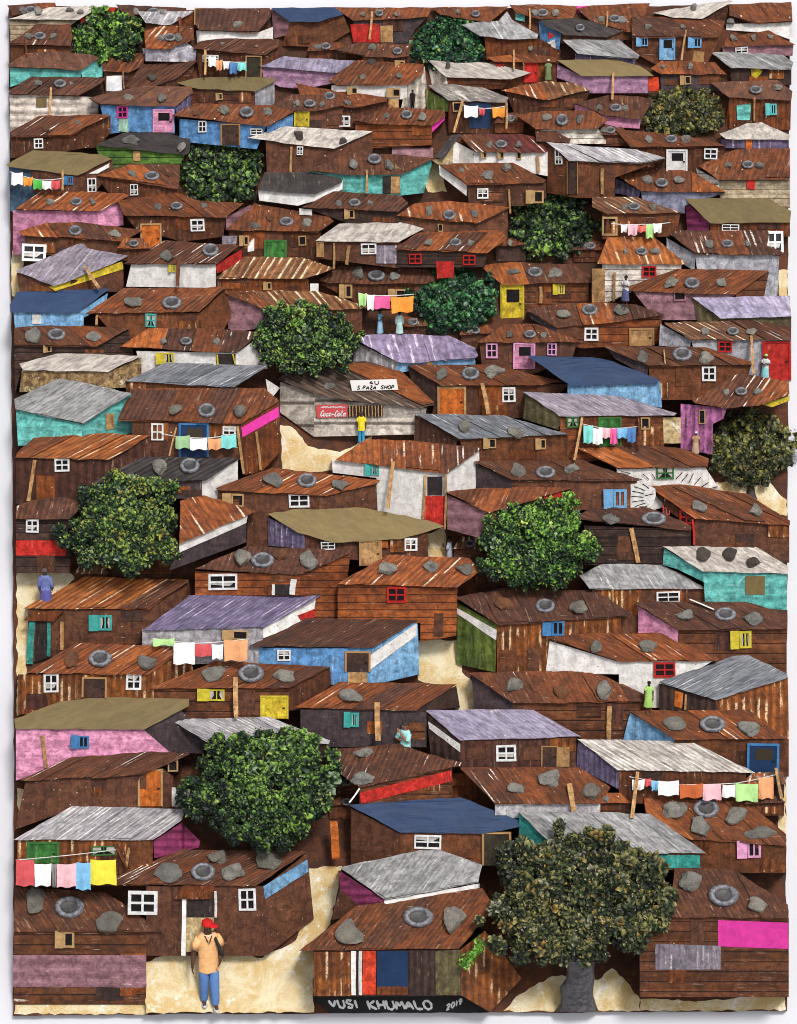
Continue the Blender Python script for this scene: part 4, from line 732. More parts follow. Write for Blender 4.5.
R ltgrey 545.7,141.4 592.0,146.6 635.7,149.2 665.3,158.2 640.9,163.3 568.9,160.7 ; F rustwall 547.0,142.7 568.9,160.2 640.9,162.8 666.6,158.9 615.1,177.4 615.1,198.0 576.6,198.0 547.0,192.9 ; N white 554.7,148.6,562.4,164.6 ; D dkbrown 567.6,161.5,577.1,194.2 ; B tan 602.3,168.4 602.3,194.2 3.1
R rust 616.4,174.9 669.2,167.2 694.9,172.3 725.7,192.9 640.9,191.6 ; S 647.3,179.5,6.2,4.6 ; T 661.4,183.1,6.7,5.1 ; S 679.4,179.5,6.2,4.6 ; G purple 615.7,177.4 640.9,191.6 638.3,198.0 615.1,192.9 ; F greyblue 640.9,191.1 725.7,192.4 684.6,205.7 684.6,213.5 643.4,208.3
R rust 698.7,165.9 736.0,149.2 790.0,147.9 790.0,178.7 718.0,180.0 ; G whiteplank 696.2,168.4 718.0,180.0 719.3,187.7 697.5,176.2 ; F tanplank 718.0,179.5 790.0,178.2 790.0,208.3 720.6,203.2 ; P red 746.8,180.0 755.3,180.0 754.6,189.8 746.8,189.0
R whitegrey 719.3,133.7 746.3,123.4 761.8,122.2 790.0,135.0 788.8,140.2 725.7,138.9 ; F purple 720.6,138.9 788.8,139.6 788.8,149.2 720.6,147.9 ; P orange 745.8,139.4 752.0,139.4 751.5,150.4 745.8,149.2
R rusttanw 592.0,196.7 635.7,196.7 680.7,212.2 607.4,214.7 592.0,207.0 ; F rustwall 602.3,214.2 680.7,211.9 676.9,231.5 669.2,236.6 602.3,239.2 ; N tan 601.8,216.5,617.7,235.8
C 611.3,223.7 643.4,224.3 670.4,222.5 ; white 620.8,224.3,627.5,232.0 ; ltpink 627.5,224.3,637.8,235.3 ; coral 638.3,225.0,645.5,232.0 ; lime 646.0,223.7,653.2,237.9 ; white 653.2,223.2,662.0,232.7
R olive 684.6,198.0 769.5,198.5 791.3,210.9 790.0,222.5 710.3,223.2 ; G magenta 685.1,201.9 710.3,223.2 707.7,234.0 687.2,230.2 ; F rust 710.3,222.7 790.0,221.9 790.0,236.6 710.3,236.6 ; N white 721.9,224.3,739.1,230.9
R whitegrey 652.7,12.8 694.1,5.2 729.3,0.0 733.4,1.0 702.4,18.6 673.4,17.6 ; S 694.1,7.2,4.6,4.1 ; F dkred 667.2,15.5 702.4,18.2 727.2,4.1 729.3,20.7 673.4,22.8
R rust 729.3,4.1 791.4,1.7 792.5,21.7 756.2,23.8 729.3,15.5 ; F white 726.2,23.8 756.2,23.4 792.5,21.3 792.5,40.4 772.8,33.1 726.2,30.0 ; S 731.4,20.7,4.6,4.1
R rust 632.0,15.5 652.7,16.6 725.2,20.7 719.0,37.3 632.0,37.3 ; S 647.5,26.9,4.6,4.1 ; S 682.7,26.9,3.7,2.9 ; S 665.1,33.1,4.6,3.7,clump ; F rustwall 632.0,36.9 721.0,36.9 704.5,68.3 663.1,68.3 632.0,51.8 ; N ltblue 636.1,37.7,648.1,46.0 ; D ltblue 660.6,37.7,674.0,60.0 ; N ltblue 687.9,37.7,701.4,47.6 ; B tan 686.2,30.0 681.7,60.0 1.7 ; P tan 694.1,51.1 704.5,51.8 703.4,63.1 692.0,62.1
R rust 727.2,37.3 768.6,30.0 795.6,44.5 723.1,46.6 ; S 733.4,38.3,4.1,3.7 ; S 753.1,37.7,3.3,3.7 ; S 769.7,36.2,4.1,3.3 ; F mauve 722.1,46.0 793.5,44.5 792.5,55.9 723.1,53.8 ; N white 735.5,46.8,747.9,53.4
R grey 709.6,51.8 752.1,52.8 783.1,54.9 793.5,62.1 791.4,69.4 731.4,68.3 ; F dkbrown 729.3,67.9 791.4,68.9 791.4,84.9 731.4,83.9 ; P yellow 751.0,68.7 756.2,66.7 762.8,71.4 756.2,78.7 751.5,75.6
R brown 710.7,82.8 735.5,80.7 776.9,79.7 792.5,91.1 791.4,100.4 729.3,97.3 ; T 755.6,90.1,6.6,4.6 ; S 776.9,87.0,5.8,4.1 ; F rust 729.3,96.9 791.0,100.0 790.4,130.4 725.2,128.4 ; P turq 736.6,105.6 751.0,103.5 750.0,120.1 737.2,119.7 ; N turq 765.5,103.5,776.9,114.9 ; B tan 754.6,97.3 754.2,121.1 1.7
R rust 650.6,68.3 661.0,60.0 714.8,62.1 727.2,74.5 661.0,74.5 ; S 662.6,66.7,3.3,3.3 ; S 690.0,65.8,3.3,3.7 ; F plum 660.0,74.1 721.0,74.5 721.0,91.1 661.0,91.1 ; N tan 680.0,75.8,691.0,84.5
R bluegrey 124.7,381.2 167.2,361.9 267.5,365.8 234.1,387.4 ; F rustwall 126.0,380.5 234.1,386.4 234.1,397.2 126.0,394.6 ; N tan 178.0,388.2,185.7,396.7
R rustdk 272.2,105.9 292.7,93.9 323.6,95.1 344.2,105.4 315.9,111.1 292.7,111.6 ; F brown 292.7,110.6 342.9,105.4 342.9,128.6 292.7,128.6 ; D yellow 295.3,112.1,308.2,126.5
"""


def pts_of(tok):
    return [tuple(float(v) for v in t.split(',')) for t in tok]


class House:
    pass


items = []          # (order, kind, object)
cur = None
lines = []
for ln in DATA.strip().splitlines():
    segs = [s.strip().split() for s in ln.split(';')]
    k = segs[0][0]
    if k == 'R':
        h = House()
        h.roofmat = 'whiteroof' if segs[0][1] == 'white' else segs[0][1]
        h.roof = pts_of(segs[0][2:])
        h.F, h.G, h.P, h.A, h.N, h.Dr, h.B, h.S, h.T = [], [], [], [], [], [], [], [], []
        for s in segs[1:]:
            if not s:
                continue
            if s[0] in 'FGPA':
                getattr(h, s[0]).append((s[1], pts_of(s[2:])))
            elif s[0] == 'N':
                h.N.append((s[1], [float(v) for v in s[2].split(',')]))
            elif s[0] == 'D':
                h.Dr.append((s[1], [float(v) for v in s[2].split(',')]))
            elif s[0] == 'B':
                p = pts_of(s[2:4])
                h.B.append((s[1], p[0], p[1], float(s[4])))
            elif s[0] in 'ST':
                t = s[1].split(',')
                (h.S if s[0] == 'S' else h.T).append(([float(v) for v in t[:4]], t[4] if len(t) > 4 else ''))
        # roughen the outline once, keep it for everything
        h.ymax = max(p[1] for p in h.roof)
        rx0_, rx1_, ry0_ = min(p[0] for p in h.roof), max(p[0] for p in h.roof), min(p[1] for p in h.roof)
        if not h.S and not h.T and ('rust' in h.roofmat or h.roofmat == 'dkred') and h.ymax < 420 and rx1_ - rx0_ > 44 and h.ymax - ry0_ > 10 and 'cream' not in h.roofmat:
            ym_ = (ry0_ + h.ymax) / 2 + 1
            for q_ in (.34, .5, .66):
                sx_ = rx0_ + (rx1_ - rx0_) * (q_ + RNG.uniform(-.04, .04))
                (h.T if q_ == .5 else h.S).append(([sx_, ym_, 6.2 if q_ == .5 else RNG.uniform(4, 5.6), 4.4], ''))
        h.xs = sorted(set(round(p[0], 2) for p in h.roof))
        items.append((h.ymax, 'H', h))
    elif k == 'C':
        items.append((max(p[1] for p in pts_of(segs[0][1:])) + 6, 'C', segs))
    elif k == 'V':
        items.append((pts_of(segs[0][2:4])[0][1] + 6, 'V', segs[0]))

# people standing between the shacks: x, foot y, height, lowest row that shows
STAND = [(405, 775, 55, 750), (47, 612, 44, 590), (449, 572, 36, 556), (648, 712, 31, 706), (361.5, 444, 32, 442), (695, 458, 26, 456), (380, 338, 28, 334),
         (399.5, 338, 26, 334), (625, 306, 29, 303), (764.5, 384, 29, 378), (548, 84, 23, 81), (412.5, 110, 19, 107)]
FOOT_N = {}
for s_ in STAND:
    items.append((s_[3] - 1, 'M', s_))
items.sort(key=lambda t: t[0])


def eave_y(h, x):
    """lower outline of the roof at column x."""
    xs = [p[0] for p in h.roof]
    x = min(max(x, min(xs) + 0.01), max(xs) - 0.01)
    best = None
    m = len(h.roof)
    for i in range(m):
        (ax, ay), (bx, by) = h.roof[i], h.roof[(i + 1) % m]
        if (ax <= x <= bx) or (bx <= x <= ax):
            if abs(bx - ax) < 1e-6:
                y = max(ay, by)
            else:
                y = ay + (x - ax) / (bx - ax) * (by - ay)
            best = y if best is None else max(best, y)
    return best if best is not None else h.ymax


OV = 0.085


def n_roof(h, y):
    return h.ne - KR * S * (h.ymax - y)


def n_wall(h, x, y):
    e = eave_y(h, x)
    if y < e:                       # tucked in under the roof
        return n_roof(h, y) - OV
    return n_roof(h, e) - OV - KW * S * (y - e)


def eave_arr(h, gx):
    xs = np.arange(int(gx.min()), int(gx.max()) + 1)
    es = np.array([eave_y(h, float(x)) for x in xs])
    return es[gx - xs[0]]


def solve_house(h):
    yb = max([p[1] for _, pl in h.F for p in pl] + [h.ymax + 4])
    h.yb = yb
    h.ne = 0.0
    low = 0.0
    ytop = min(p[1] for p in h.roof)
    low = min(n_roof(h, ytop), -OV - KW * S * (yb - h.ymax))
    h.ne = -low + 0.05
    lift = 0.0
    maps = []
    r = raster(h.roof)
    if r:
        maps.append((r, h.ne - KR * S * (h.ymax - r[5])))
    for _, pl in h.F + h.G:
        r = raster(pl)
        if r:
            e = eave_arr(h, r[4])
            maps.append((r, h.ne - KR * S * (h.ymax - np.minimum(e, r[5])) - OV - KW * S * np.maximum(r[5] - e, 0)))
    for r, nm in maps:
        y0, y1, x0, x1, gx, gy, ins = r
        d = (BUF[y0:y1 + 1, x0:x1 + 1] - nm)[ins]
        if d.size:
            lift = max(lift, float(np.percentile(d, 99)) + 0.03)
    h.ne += lift
    for r, nm in maps:
        y0, y1, x0, x1, gx, gy, ins = r
        sub = BUF[y0:y1 + 1, x0:x1 + 1]
        sub[ins] = np.maximum(sub[ins], (nm + lift)[ins])
    h.lift = lift


def uvs_wall(pts, off, k=1.0):
    return [(p[0] * S * k + off[0], -p[1] * S * k + off[1]) for p in pts]


def wall_mesh(h, polys, org, name, off, bottom=True):
    mb = MB(org)
    for pl in polys:
        xs = [p[0] for p in pl]
        cuts = [min(xs)] + [x for x in h.xs if min(xs) + 0.4 < x < max(xs) - 0.4] + [max(xs)]
        for a, b in zip(cuts, cuts[1:]):
            c = clip_x(pl, a, b)
            if len(c) < 3 or abs(area(c)) < 0.5:
                continue
            top = [P(x, y, n_wall(h, x, y)) for x, y in c]
            uv = uvs_wall(c, off)
            for t in tri_poly(c):
                mb.face([top[i] for i in t], [uv[i] for i in t])
            m = len(c)
            for i in range(m):
                j = (i + 1) % m
                if abs(c[i][0] - c[j][0]) < 1e-4 and a + 0.1 < c[i][0] < b - 0.1:
                    continue
                q = [P(*c[i], n_wall(h, *c[i])), P(*c[j], n_wall(h, *c[j])), P(*c[j], -0.03), P(*c[i], -0.03)]
                mb.face(q, [uv[i], uv[j], (uv[j][0] + .3, uv[j][1]), (uv[i][0] + .3, uv[i][1])])
    return mb


def slab_on(h, poly, org, off, dn, th, nfun=None):
    """thin sheet lying dn in front of the wall of h."""
    mb = MB(org)
    nf = nfun or (lambda x, y: n_wall(h, x, y))
    xs = [p[0] for p in poly]
    cuts = [min(xs)] + [x for x in h.xs if min(xs) + 0.4 < x < max(xs) - 0.4] + [max(xs)]
    for a, b in zip(cuts, cuts[1:]):
        c = clip_x(poly, a, b)
        if len(c) < 3 or abs(area(c)) < 0.2:
            continue
        top = [P(x, y, nf(x, y) + dn) for x, y in c]
        bot = [P(x, y, nf(x, y) + dn - th) for x, y in c]
        uv = uvs_wall(c, off)
        for t in tri_poly(c):
            mb.face([top[i] for i in t], [uv[i] for i in t])
        for i in range(len(c)):
            j = (i + 1) % len(c)
            mb.face([top[i], top[j], bot[j], bot[i]], [uv[i], uv[j], uv[j], uv[i]])
    return mb


def rect(x0, y0, x1, y1):
    return [(x0, y0), (x1, y0), (x1, y1), (x0, y1)]


def rot_rect(r, cx, cy, a):
    ca, sa = math.cos(a), math.sin(a)
    return [(cx + (x - cx) * ca - (y - cy) * sa, cy + (x - cx) * sa + (y - cy) * ca) for x, y in r]


COLNAME = {}


def icorock(rx, ry, rz, seed, sub=3, amp=0.42):
    bm = bmesh.new()
    bmesh.ops.create_icosphere(bm, subdivisions=sub, radius=1)
    rr = random.Random(seed)
    o = Vector((rr.uniform(-50, 50), rr.uniform(-50, 50), rr.uniform(-50, 50)))
    planes = []
    for _ in range(13):
        d = Vector((rr.gauss(0, 1), rr.gauss(0, 1), rr.gauss(0, 1))).normalized()
        planes.append((d, rr.uniform(0.52, 0.9)))
    for v in bm.verts:
        p = v.co.copy()
        for d, k in planes:
            t = p.dot(d)
            if t > k:
                p -= d * (t - k)
        p *= 1.16 + amp * mnoise.noise(p * 1.1 + o) + 0.07 * mnoise.noise(p * 5 + o)
        v.co = Vector((p.x * rx, p.y * ry, p.z * rz))
    me = bpy.data.meshes.new('stone')
    bm.to_mesh(me)
    bm.free()
    return me


def orient(o, px, py, n, rot=0.0, tilt=0.0):
    """local x = right, local y = up the slab, local z = out of the slab, tipped back by tilt."""
    from mathutils import Matrix
    m = Matrix((XV, VV, NV)).transposed().to_4x4()
    m = m @ Matrix.Rotation(tilt, 4, 'X') @ Matrix.Rotation(rot, 4, 'Z')
    m.translation = P(px, py, n)
    o.matrix_world = m


def tyre_mesh(rx, ry):
    """old tyre lying flat: round sidewall, bead, sunken middle (lathe, squashed to an ellipse)."""
    prof = [(0.0, 0.2), (0.50, 0.2), (0.55, 0.22), (0.58, 0.34), (0.66, 0.46), (0.80, 0.48), (0.93, 0.38), (1.0, 0.2), (0.98, 0.0)]
    seg = 28
    vs, fs, mi = [], [], []
    hgt = min(rx, ry)
    for i, (r, z) in enumerate(prof):
        for k in range(seg):
            a = 2 * math.pi * k / seg
            vs.append((r * rx * math.cos(a), r * ry * math.sin(a), z * hgt))
    for i in range(len(prof) - 1):
        for k in range(seg):
            k2 = (k + 1) % seg
            fs.append((i * seg + k, (i + 1) * seg + k, (i + 1) * seg + k2, i * seg + k2))
            mi.append(1 if i < 2 else 0)
    me = bpy.data.meshes.new('tyre')
    me.from_pydata(vs, [], fs)
    me.materials.append(MATS['tyre_rubber'])
    me.materials.append(MATS['tyre_inner'])
    me.polygons.foreach_set('material_index', mi)
    bm = bmesh.new(); bm.from_mesh(me)
    bmesh.ops.remove_doubles(bm, verts=bm.verts, dist=1e-5)
    bmesh.ops.recalc_face_normals(bm, faces=bm.faces)
    bm.to_mesh(me); bm.free()
    me.polygons.foreach_set('use_smooth', [True] * len(me.polygons))
    return me


def bar_mesh(p0, p1, w, n0, n1, org, th=0.05):
    """squared timber from p0 to p1 (drawing units), w wide, slightly bowed."""
    a, b = Vector(p0), Vector(p1)
    d = (b - a); L = max(d.length, 1e-3)
    nr = Vector((-d.y, d.x)) / L
    mb = MB(org)
    k = 4
    ring = []
    bow = RNG.uniform(-0.5, 0.5)
    for i in range(k + 1):
        t = i / k
        c = a + d * t + nr * bow * math.sin(t * math.pi)
        ww = w * (0.5 + RNG.uniform(-0.05, 0.05))
        n = n0 + (n1 - n0) * t
        l, r = c - nr * ww, c + nr * ww
        ring.append(((l.x, l.y, n), (r.x, r.y, n), (r.x, r.y, n - th), (l.x, l.y, n - th)))
    ox, oy = RNG.uniform(0, 9), RNG.uniform(0, 9)
    for i in range(k):
        A, B = ring[i], ring[i + 1]
        for q in range(4):
            q2 = (q + 1) % 4
            mb.face([P(*A[q]), P(*A[q2]), P(*B[q2]), P(*B[q])],
                    [(ox + q * .1, oy + i * .3), (ox + q * .1 + .1, oy + i * .3), (ox + q * .1 + .1, oy + i * .3 + .3), (ox + q * .1, oy + i * .3 + .3)])
    for e in (ring[0], ring[-1]):
        mb.face([P(*e[0]), P(*e[1]), P(*e[2]), P(*e[3])])
    return mb


def dented(me):
    """refine a flat sheet and give it shallow dents."""
    bm = bmesh.new(); bm.from_mesh(me)
    for _ in range(3):
        e = [x for x in bm.edges if x.calc_length() > 0.34]
        if not e:
            break
        bmesh.ops.subdivide_edges(bm, edges=e, cuts=1)
        bmesh.ops.triangulate(bm, faces=[f for f in bm.faces if len(f.verts) > 3])
    o = Vector((RNG.uniform(-90, 90), RNG.uniform(-90, 90), 0))
    for v in bm.verts:
        v.co += NV * (0.022 * mnoise.noise(v.co * 1.6 + o) + 0.010 * mnoise.noise(v.co * 4.5 + o) - 0.012)
    bm.to_mesh(me); bm.free()
    return me


PATCH = ['brown', 'brown', 'dkbrown', 'rustwall', 'rustwall', 'plank', 'corrbr', 'corrw', 'corrw', 'rust', 'orust', 'rustdk']


def wall_patches(h, org):
    """odd sheets and boards nailed over the plain fronts."""
    for fm, pl in h.F:
        if fm not in ('brown', 'dkbrown', 'rustwall', 'rust', 'rustdk', 'dkred', 'plank', 'plankdk', 'corrbr', 'plum', 'orplank', 'rustplank', 'corrw'):
            continue
        xs = [p[0] for p in pl]; w_ = max(xs) - min(xs)
        if w_ < 28:
            continue
        for _ in range(int(1 + w_ / 42)):
            cx = RNG.uniform(min(xs) + 6, max(xs) - 6)
            e = eave_y(h, cx)
            c = clip_x(pl, cx - RNG.uniform(4, 15), cx + RNG.uniform(4, 15))
            if len(c) < 3:
                continue
            lo = max(p[1] for p in c)
            hh = lo - e
            if hh < 8:
                continue
            a = e + hh * RNG.choice((0.02, .3, .5)); b = min(lo, a + hh * RNG.uniform(.3, .6))
            x0, x1 = min(p[0] for p in c), max(p[0] for p in c)
            q = rot_rect(rect(x0, a, x1, b), cx, (a + b) / 2, RNG.uniform(-.03, .03))
            # stay inside the wall outline
            if not all(inside(pl, p) for p in inset(q, 0.2)):
                continue
            mb = slab_on(h, rough_edge(q, 0.4, 8), org, (RNG.uniform(0, 40), RNG.uniform(0, 40)), 0.012 + RNG.uniform(0, .006), 0.02)
            if mb.f:
                link('wall_patch', mb.mesh('wall_patch'), MATS[RNG.choice(PATCH)], h.root)


def inside(pl, p):
    r = False
    for i in range(len(pl)):
        (ax, ay), (bx, by) = pl[i], pl[(i + 1) % len(pl)]
        if (ay > p[1]) != (by > p[1]) and p[0] < (bx - ax) * (p[1] - ay) / (by - ay) + ax:
            r = not r
    return r


def build_house(h):
    org = P(sum(p[0] for p in h.roof) / len(h.roof), h.yb, max(0, n_wall(h, sum(p[0] for p in h.roof) / len(h.roof), h.yb)))
    root = empty('shack', org)
    h.root = root
    off = (RNG.uniform(0, 40), RNG.uniform(0, 40))
    # ---- roof: a slab with ragged edges
    rp = rough_edge(h.roof, 0.6, 11)
    ys = sorted(h.roof, key=lambda p: p[1])
    k = 2
    tx = sum(p[0] for p in ys[:k]) / k; ty = sum(p[1] for p in ys[:k]) / k
    bx = sum(p[0] for p in ys[-k:]) / k; by = sum(p[1] for p in ys[-k:]) / k
    sh = (tx - bx) / max(3.0, by - ty)
    sh = max(-1.9, min(1.9, sh))
    mb = MB(org)
    uv = [((p[0] + (p[1]) * sh) * S + off[0], -p[1] * S * 1.15 + off[1]) for p in rp]
    th = 0.05
    top = [P(x, y, n_roof(h, y)) for x, y in rp]
    bot = [P(x, y, n_roof(h, y) - th) for x, y in rp]
    for t in tri_poly(rp):
        mb.face([top[i] for i in t], [uv[i] for i in t])
        mb.face([bot[i] for i in reversed(t)], [uv[i] for i in reversed(t)])
    for i in range(len(rp)):
        j = (i + 1) % len(rp)
        mb.face([top[i], top[j], bot[j], bot[i]], [uv[i], uv[j], uv[j], uv[i]])
    h.roof_obj = link('roof', dented(mb.mesh('roof')), MATS[h.roofmat], root)
    wd = max(p[0] for p in h.roof) - min(p[0] for p in h.roof)
    if 'rust' in h.roofmat or h.roofmat in ('dkred', 'brown', 'grey', 'ltgrey', 'bluegrey', 'corrcharcoal', 'purplestripe', 'white'):
        shp = [(x + y * sh, y) for x, y in h.roof]
        a0, a1 = min(p[0] for p in shp), max(p[0] for p in shp)
        ns = max(2, int(wd / RNG.uniform(24, 40)))
        cuts = [a0 + (a1 - a0) * (i + RNG.uniform(-.25, .25)) / ns for i in range(1, ns)]
        cuts = [a0 - 1] + cuts + [a1 + 1]
        for i in range(len(cuts) - 1):
            if i % 2 == 0 and RNG.random() < .85 or RNG.random() < .2:
                st = clip_x(shp, cuts[i], cuts[i + 1])
                if len(st) < 3 or abs(area(st)) < 25:
                    continue
                cyy = sum(p[1] for p in st) / len(st)
                kk = RNG.uniform(.86, 1.04)
                st = [(x - y * sh, cyy + (y - cyy) * kk) for x, y in st]
                st = rough_edge(st, 0.5, 9)
                sb_ = MB(org)
                o2 = (RNG.uniform(0, 40), RNG.uniform(0, 40))
                dn = 0.018 + 0.004 * (i % 3)
                tp = [P(x, y, n_roof(h, y) + dn) for x, y in st]
                bt = [P(x, y, n_roof(h, y) + dn - 0.016) for x, y in st]
                uu = [((x + y * sh) * S + o2[0], -y * S * 1.15 + o2[1]) for x, y in st]
                for t in tri_poly(st):
                    sb_.face([tp[q] for q in t], [uu[q] for q in t])
                for q in range(len(st)):
                    r_ = (q + 1) % len(st)
                    sb_.face([tp[q], tp[r_], bt[r_], bt[q]], [uu[q], uu[r_], uu[r_], uu[q]])
                mt = h.roofmat
                if 'rust' in mt and RNG.random() < .4:
                    mt = RNG.choice(['rust', 'rustdk', 'orust', 'dkred', 'rustdkw', 'rustw'])
                link('roof_sheet', sb_.mesh('roof_sheet'), MATS[mt], root)
    # ---- walls
    woff = (RNG.uniform(0, 40), RNG.uniform(0, 40))
    mb = wall_mesh(h, [pl for _, pl in h.F], org, 'wall', woff)
    ip = inset(h.roof, 1.6)
    for i in range(len(ip)):
        j = (i + 1) % len(ip)
        q = [P(*ip[i], n_roof(h, ip[i][1]) - th), P(*ip[j], n_roof(h, ip[j][1]) - th), P(*ip[j], -0.03), P(*ip[i], -0.03)]
        u = uvs_wall([ip[i], ip[j]], woff)
        mb.face(q, [u[0], u[1], (u[1][0], u[1][1] - 1), (u[0][0], u[0][1] - 1)])
    fm = h.F[0][0] if h.F else 'dkbrown'
    if fm == 'green' and not h.Dr:
        fm = 'greendk'
    h.wallmat = fm
    link('wall', mb.mesh('wall'), MATS[fm], root)
    wall_patches(h, org)
    for gm, pl in h.G:
        if gm == 'green':
            gm = 'greendk'
        mb = wall_mesh(h, [pl], org, 'side_wall', (RNG.uniform(0, 40), RNG.uniform(0, 40)))
        if mb.f:
            link('side_wall', mb.mesh('side_wall'), MATS[gm], root)
    for i, (pm, pl) in enumerate(h.P):
        mb = slab_on(h, rough_edge(pl, 0.3, 12), org, (RNG.uniform(0, 40), RNG.uniform(0, 40)), 0.022 + 0.004 * (i % 4), 0.03)
        if mb.f:
            tag(link('panel', mb.mesh('panel'), MATS[pm], root), CN.get(pm, pm) + ' panel on the wall')
    for am, pl in h.A:
        mb = slab_on(h, rough_edge(pl, 0.3, 12), org, (RNG.uniform(0, 40), RNG.uniform(0, 40)), 0.12, 0.13)
        link('awning', mb.mesh('awning'), MATS[am], root)
    for c, (x0, y0, x1, y1) in h.N:
        window(h, c, x0, y0, x1, y1, org)
    for c, (x0, y0, x1, y1) in h.Dr:
        door(h, c, x0, y0, x1, y1, org)
    for c, a, b, w in h.B:
        n0 = max(n_wall(h, *a), n_wall(h, *b)) + 0.06 if a[1] > eave_y(h, a[0]) else n_roof(h, a[1]) + 0.09
        n1 = n_wall(h, *b) + 0.07
        ext = a[1] < eave_y(h, a[0]) - 2
        if ext:
            n0 = max(n0, n_roof(h, h.ymax) + 0.02); n1 = max(n1, n_roof(h, h.ymax) + 0.04)
        mb = bar_mesh(a, b, w, n0, n1, org)
        link('post', mb.mesh('post'), MATS[c] if c in MATS else MATS['tan'], root)


def ring_strip(mb, outer, inner, nf, dn, th):
    m = len(outer)
    for i in range(m):
        j = (i + 1) % m
        a, b, c, d = outer[i], outer[j], inner[j], inner[i]
        T = [P(*q, nf(*q) + dn) for q in (a, b, c, d)]
        B = [P(*q, nf(*q) + dn - th) for q in (a, b, c, d)]
        mb.face(T)
        mb.face([T[0], T[1], B[1], B[0]])
        mb.face([T[3], T[2], B[2], B[3]])


def solid_quad(mb, q, nf, dn, th):
    T = [P(*p, nf(*p) + dn) for p in q]
    B = [P(*p, nf(*p) + dn - th) for p in q]
    mb.face(T)
    for i in range(len(q)):
        j = (i + 1) % len(q)
        mb.face([T[i], T[j], B[j], B[i]])


SHUT = {'yellow', 'blue', 'pink', 'teal', 'ltblue', 'turq', 'tan'}


def window(h, c, x0, y0, x1, y1, org):
    nf = lambda x, y: n_wall(h, x, y)
    w, hh = x1 - x0, y1 - y0
    cx, cy = (x0 + x1) / 2, (y0 + y1) / 2
    ang = RNG.uniform(-0.035, 0.035)
    shut = c in SHUT and w > hh * 0.95
    # side of a wide window: an open shutter on the left
    fx0 = x0 + w * 0.42 if shut else x0
    fw = max(0.8, min(w, hh) * 0.14)
    R = lambda *r: rot_rect(rect(*r), cx, cy, ang)
    mb = MB(org)
    out = [(x + RNG.uniform(-.3, .3), y + RNG.uniform(-.3, .3)) for x, y in R(fx0, y0, x1, y1)]
    inn = R(fx0 + fw, y0 + fw, x1 - fw, y1 - fw)
    ring_strip(mb, out, inn, nf, 0.045, 0.06)
    if c not in ('tan', 'mauve'):
        mx, my, t = (fx0 + x1) / 2, cy, max(0.4, fw * 0.36)
        solid_quad(mb, R(mx - t, y0 + fw, mx + t, y1 - fw), nf, 0.042, 0.03)
        if w > 4.5 and not shut:
            solid_quad(mb, R(fx0 + fw, my - t, x1 - fw, my + t), nf, 0.04, 0.03)
    if shut:
        solid_quad(mb, R(x0, y0 - 0.4, fx0 - 0.2, y1 + 0.5), lambda x, y: nf(x, y) + 0.05 * (fx0 - x) / max(1, fx0 - x0), 0.05, 0.03)
    o = link('window', mb.mesh('window'), paint(c, PAINT.get(c, (200, 200, 200))), h.root)
    mb = MB(org)
    solid_quad(mb, R(fx0 + fw * .5, y0 + fw * .5, x1 - fw * .5, y1 - fw * .5), nf, 0.016, 0.02)
    link('pane', mb.mesh('pane'), MATS['paint_pane'], o)
    if c == 'white' and w > 4 and RNG.random() < .55:
        mb = MB(org)
        ya = y0 + fw + (hh - 2 * fw) * RNG.choice((0, .45))
        solid_quad(mb, rot_rect([(fx0 + fw, ya), (x1 - fw, ya + RNG.uniform(-.3, .3)), (x1 - fw - RNG.uniform(0, w * .3), ya + hh * .3), (fx0 + fw, ya + hh * RNG.uniform(.18, .34))], cx, cy, ang), nf, 0.024, 0.01)
        link('curtain', mb.mesh('curtain'), MATS['paint_curtain'], o)
    if c in ('yellow', 'teal', 'green') and w > 6:
        mb = MB(org)
        mx = (fx0 + x1) / 2
        for s in (-1, 1):
            xa = fx0 + fw if s < 0 else x1 - fw
            xb = mx + s * w * 0.10
            q = [(xa, y0 + fw), (xb + s * w * .02, y0 + fw), (xb, cy), (xa - s * w * 0.05, y1 - fw * 1.1), (xa, y1 - fw)]
            solid_quad(mb, rot_rect(q, cx, cy, ang), nf, 0.024, 0.01)
        link('curtain', mb.mesh('curtain'), MATS['paint_curtain'], o)


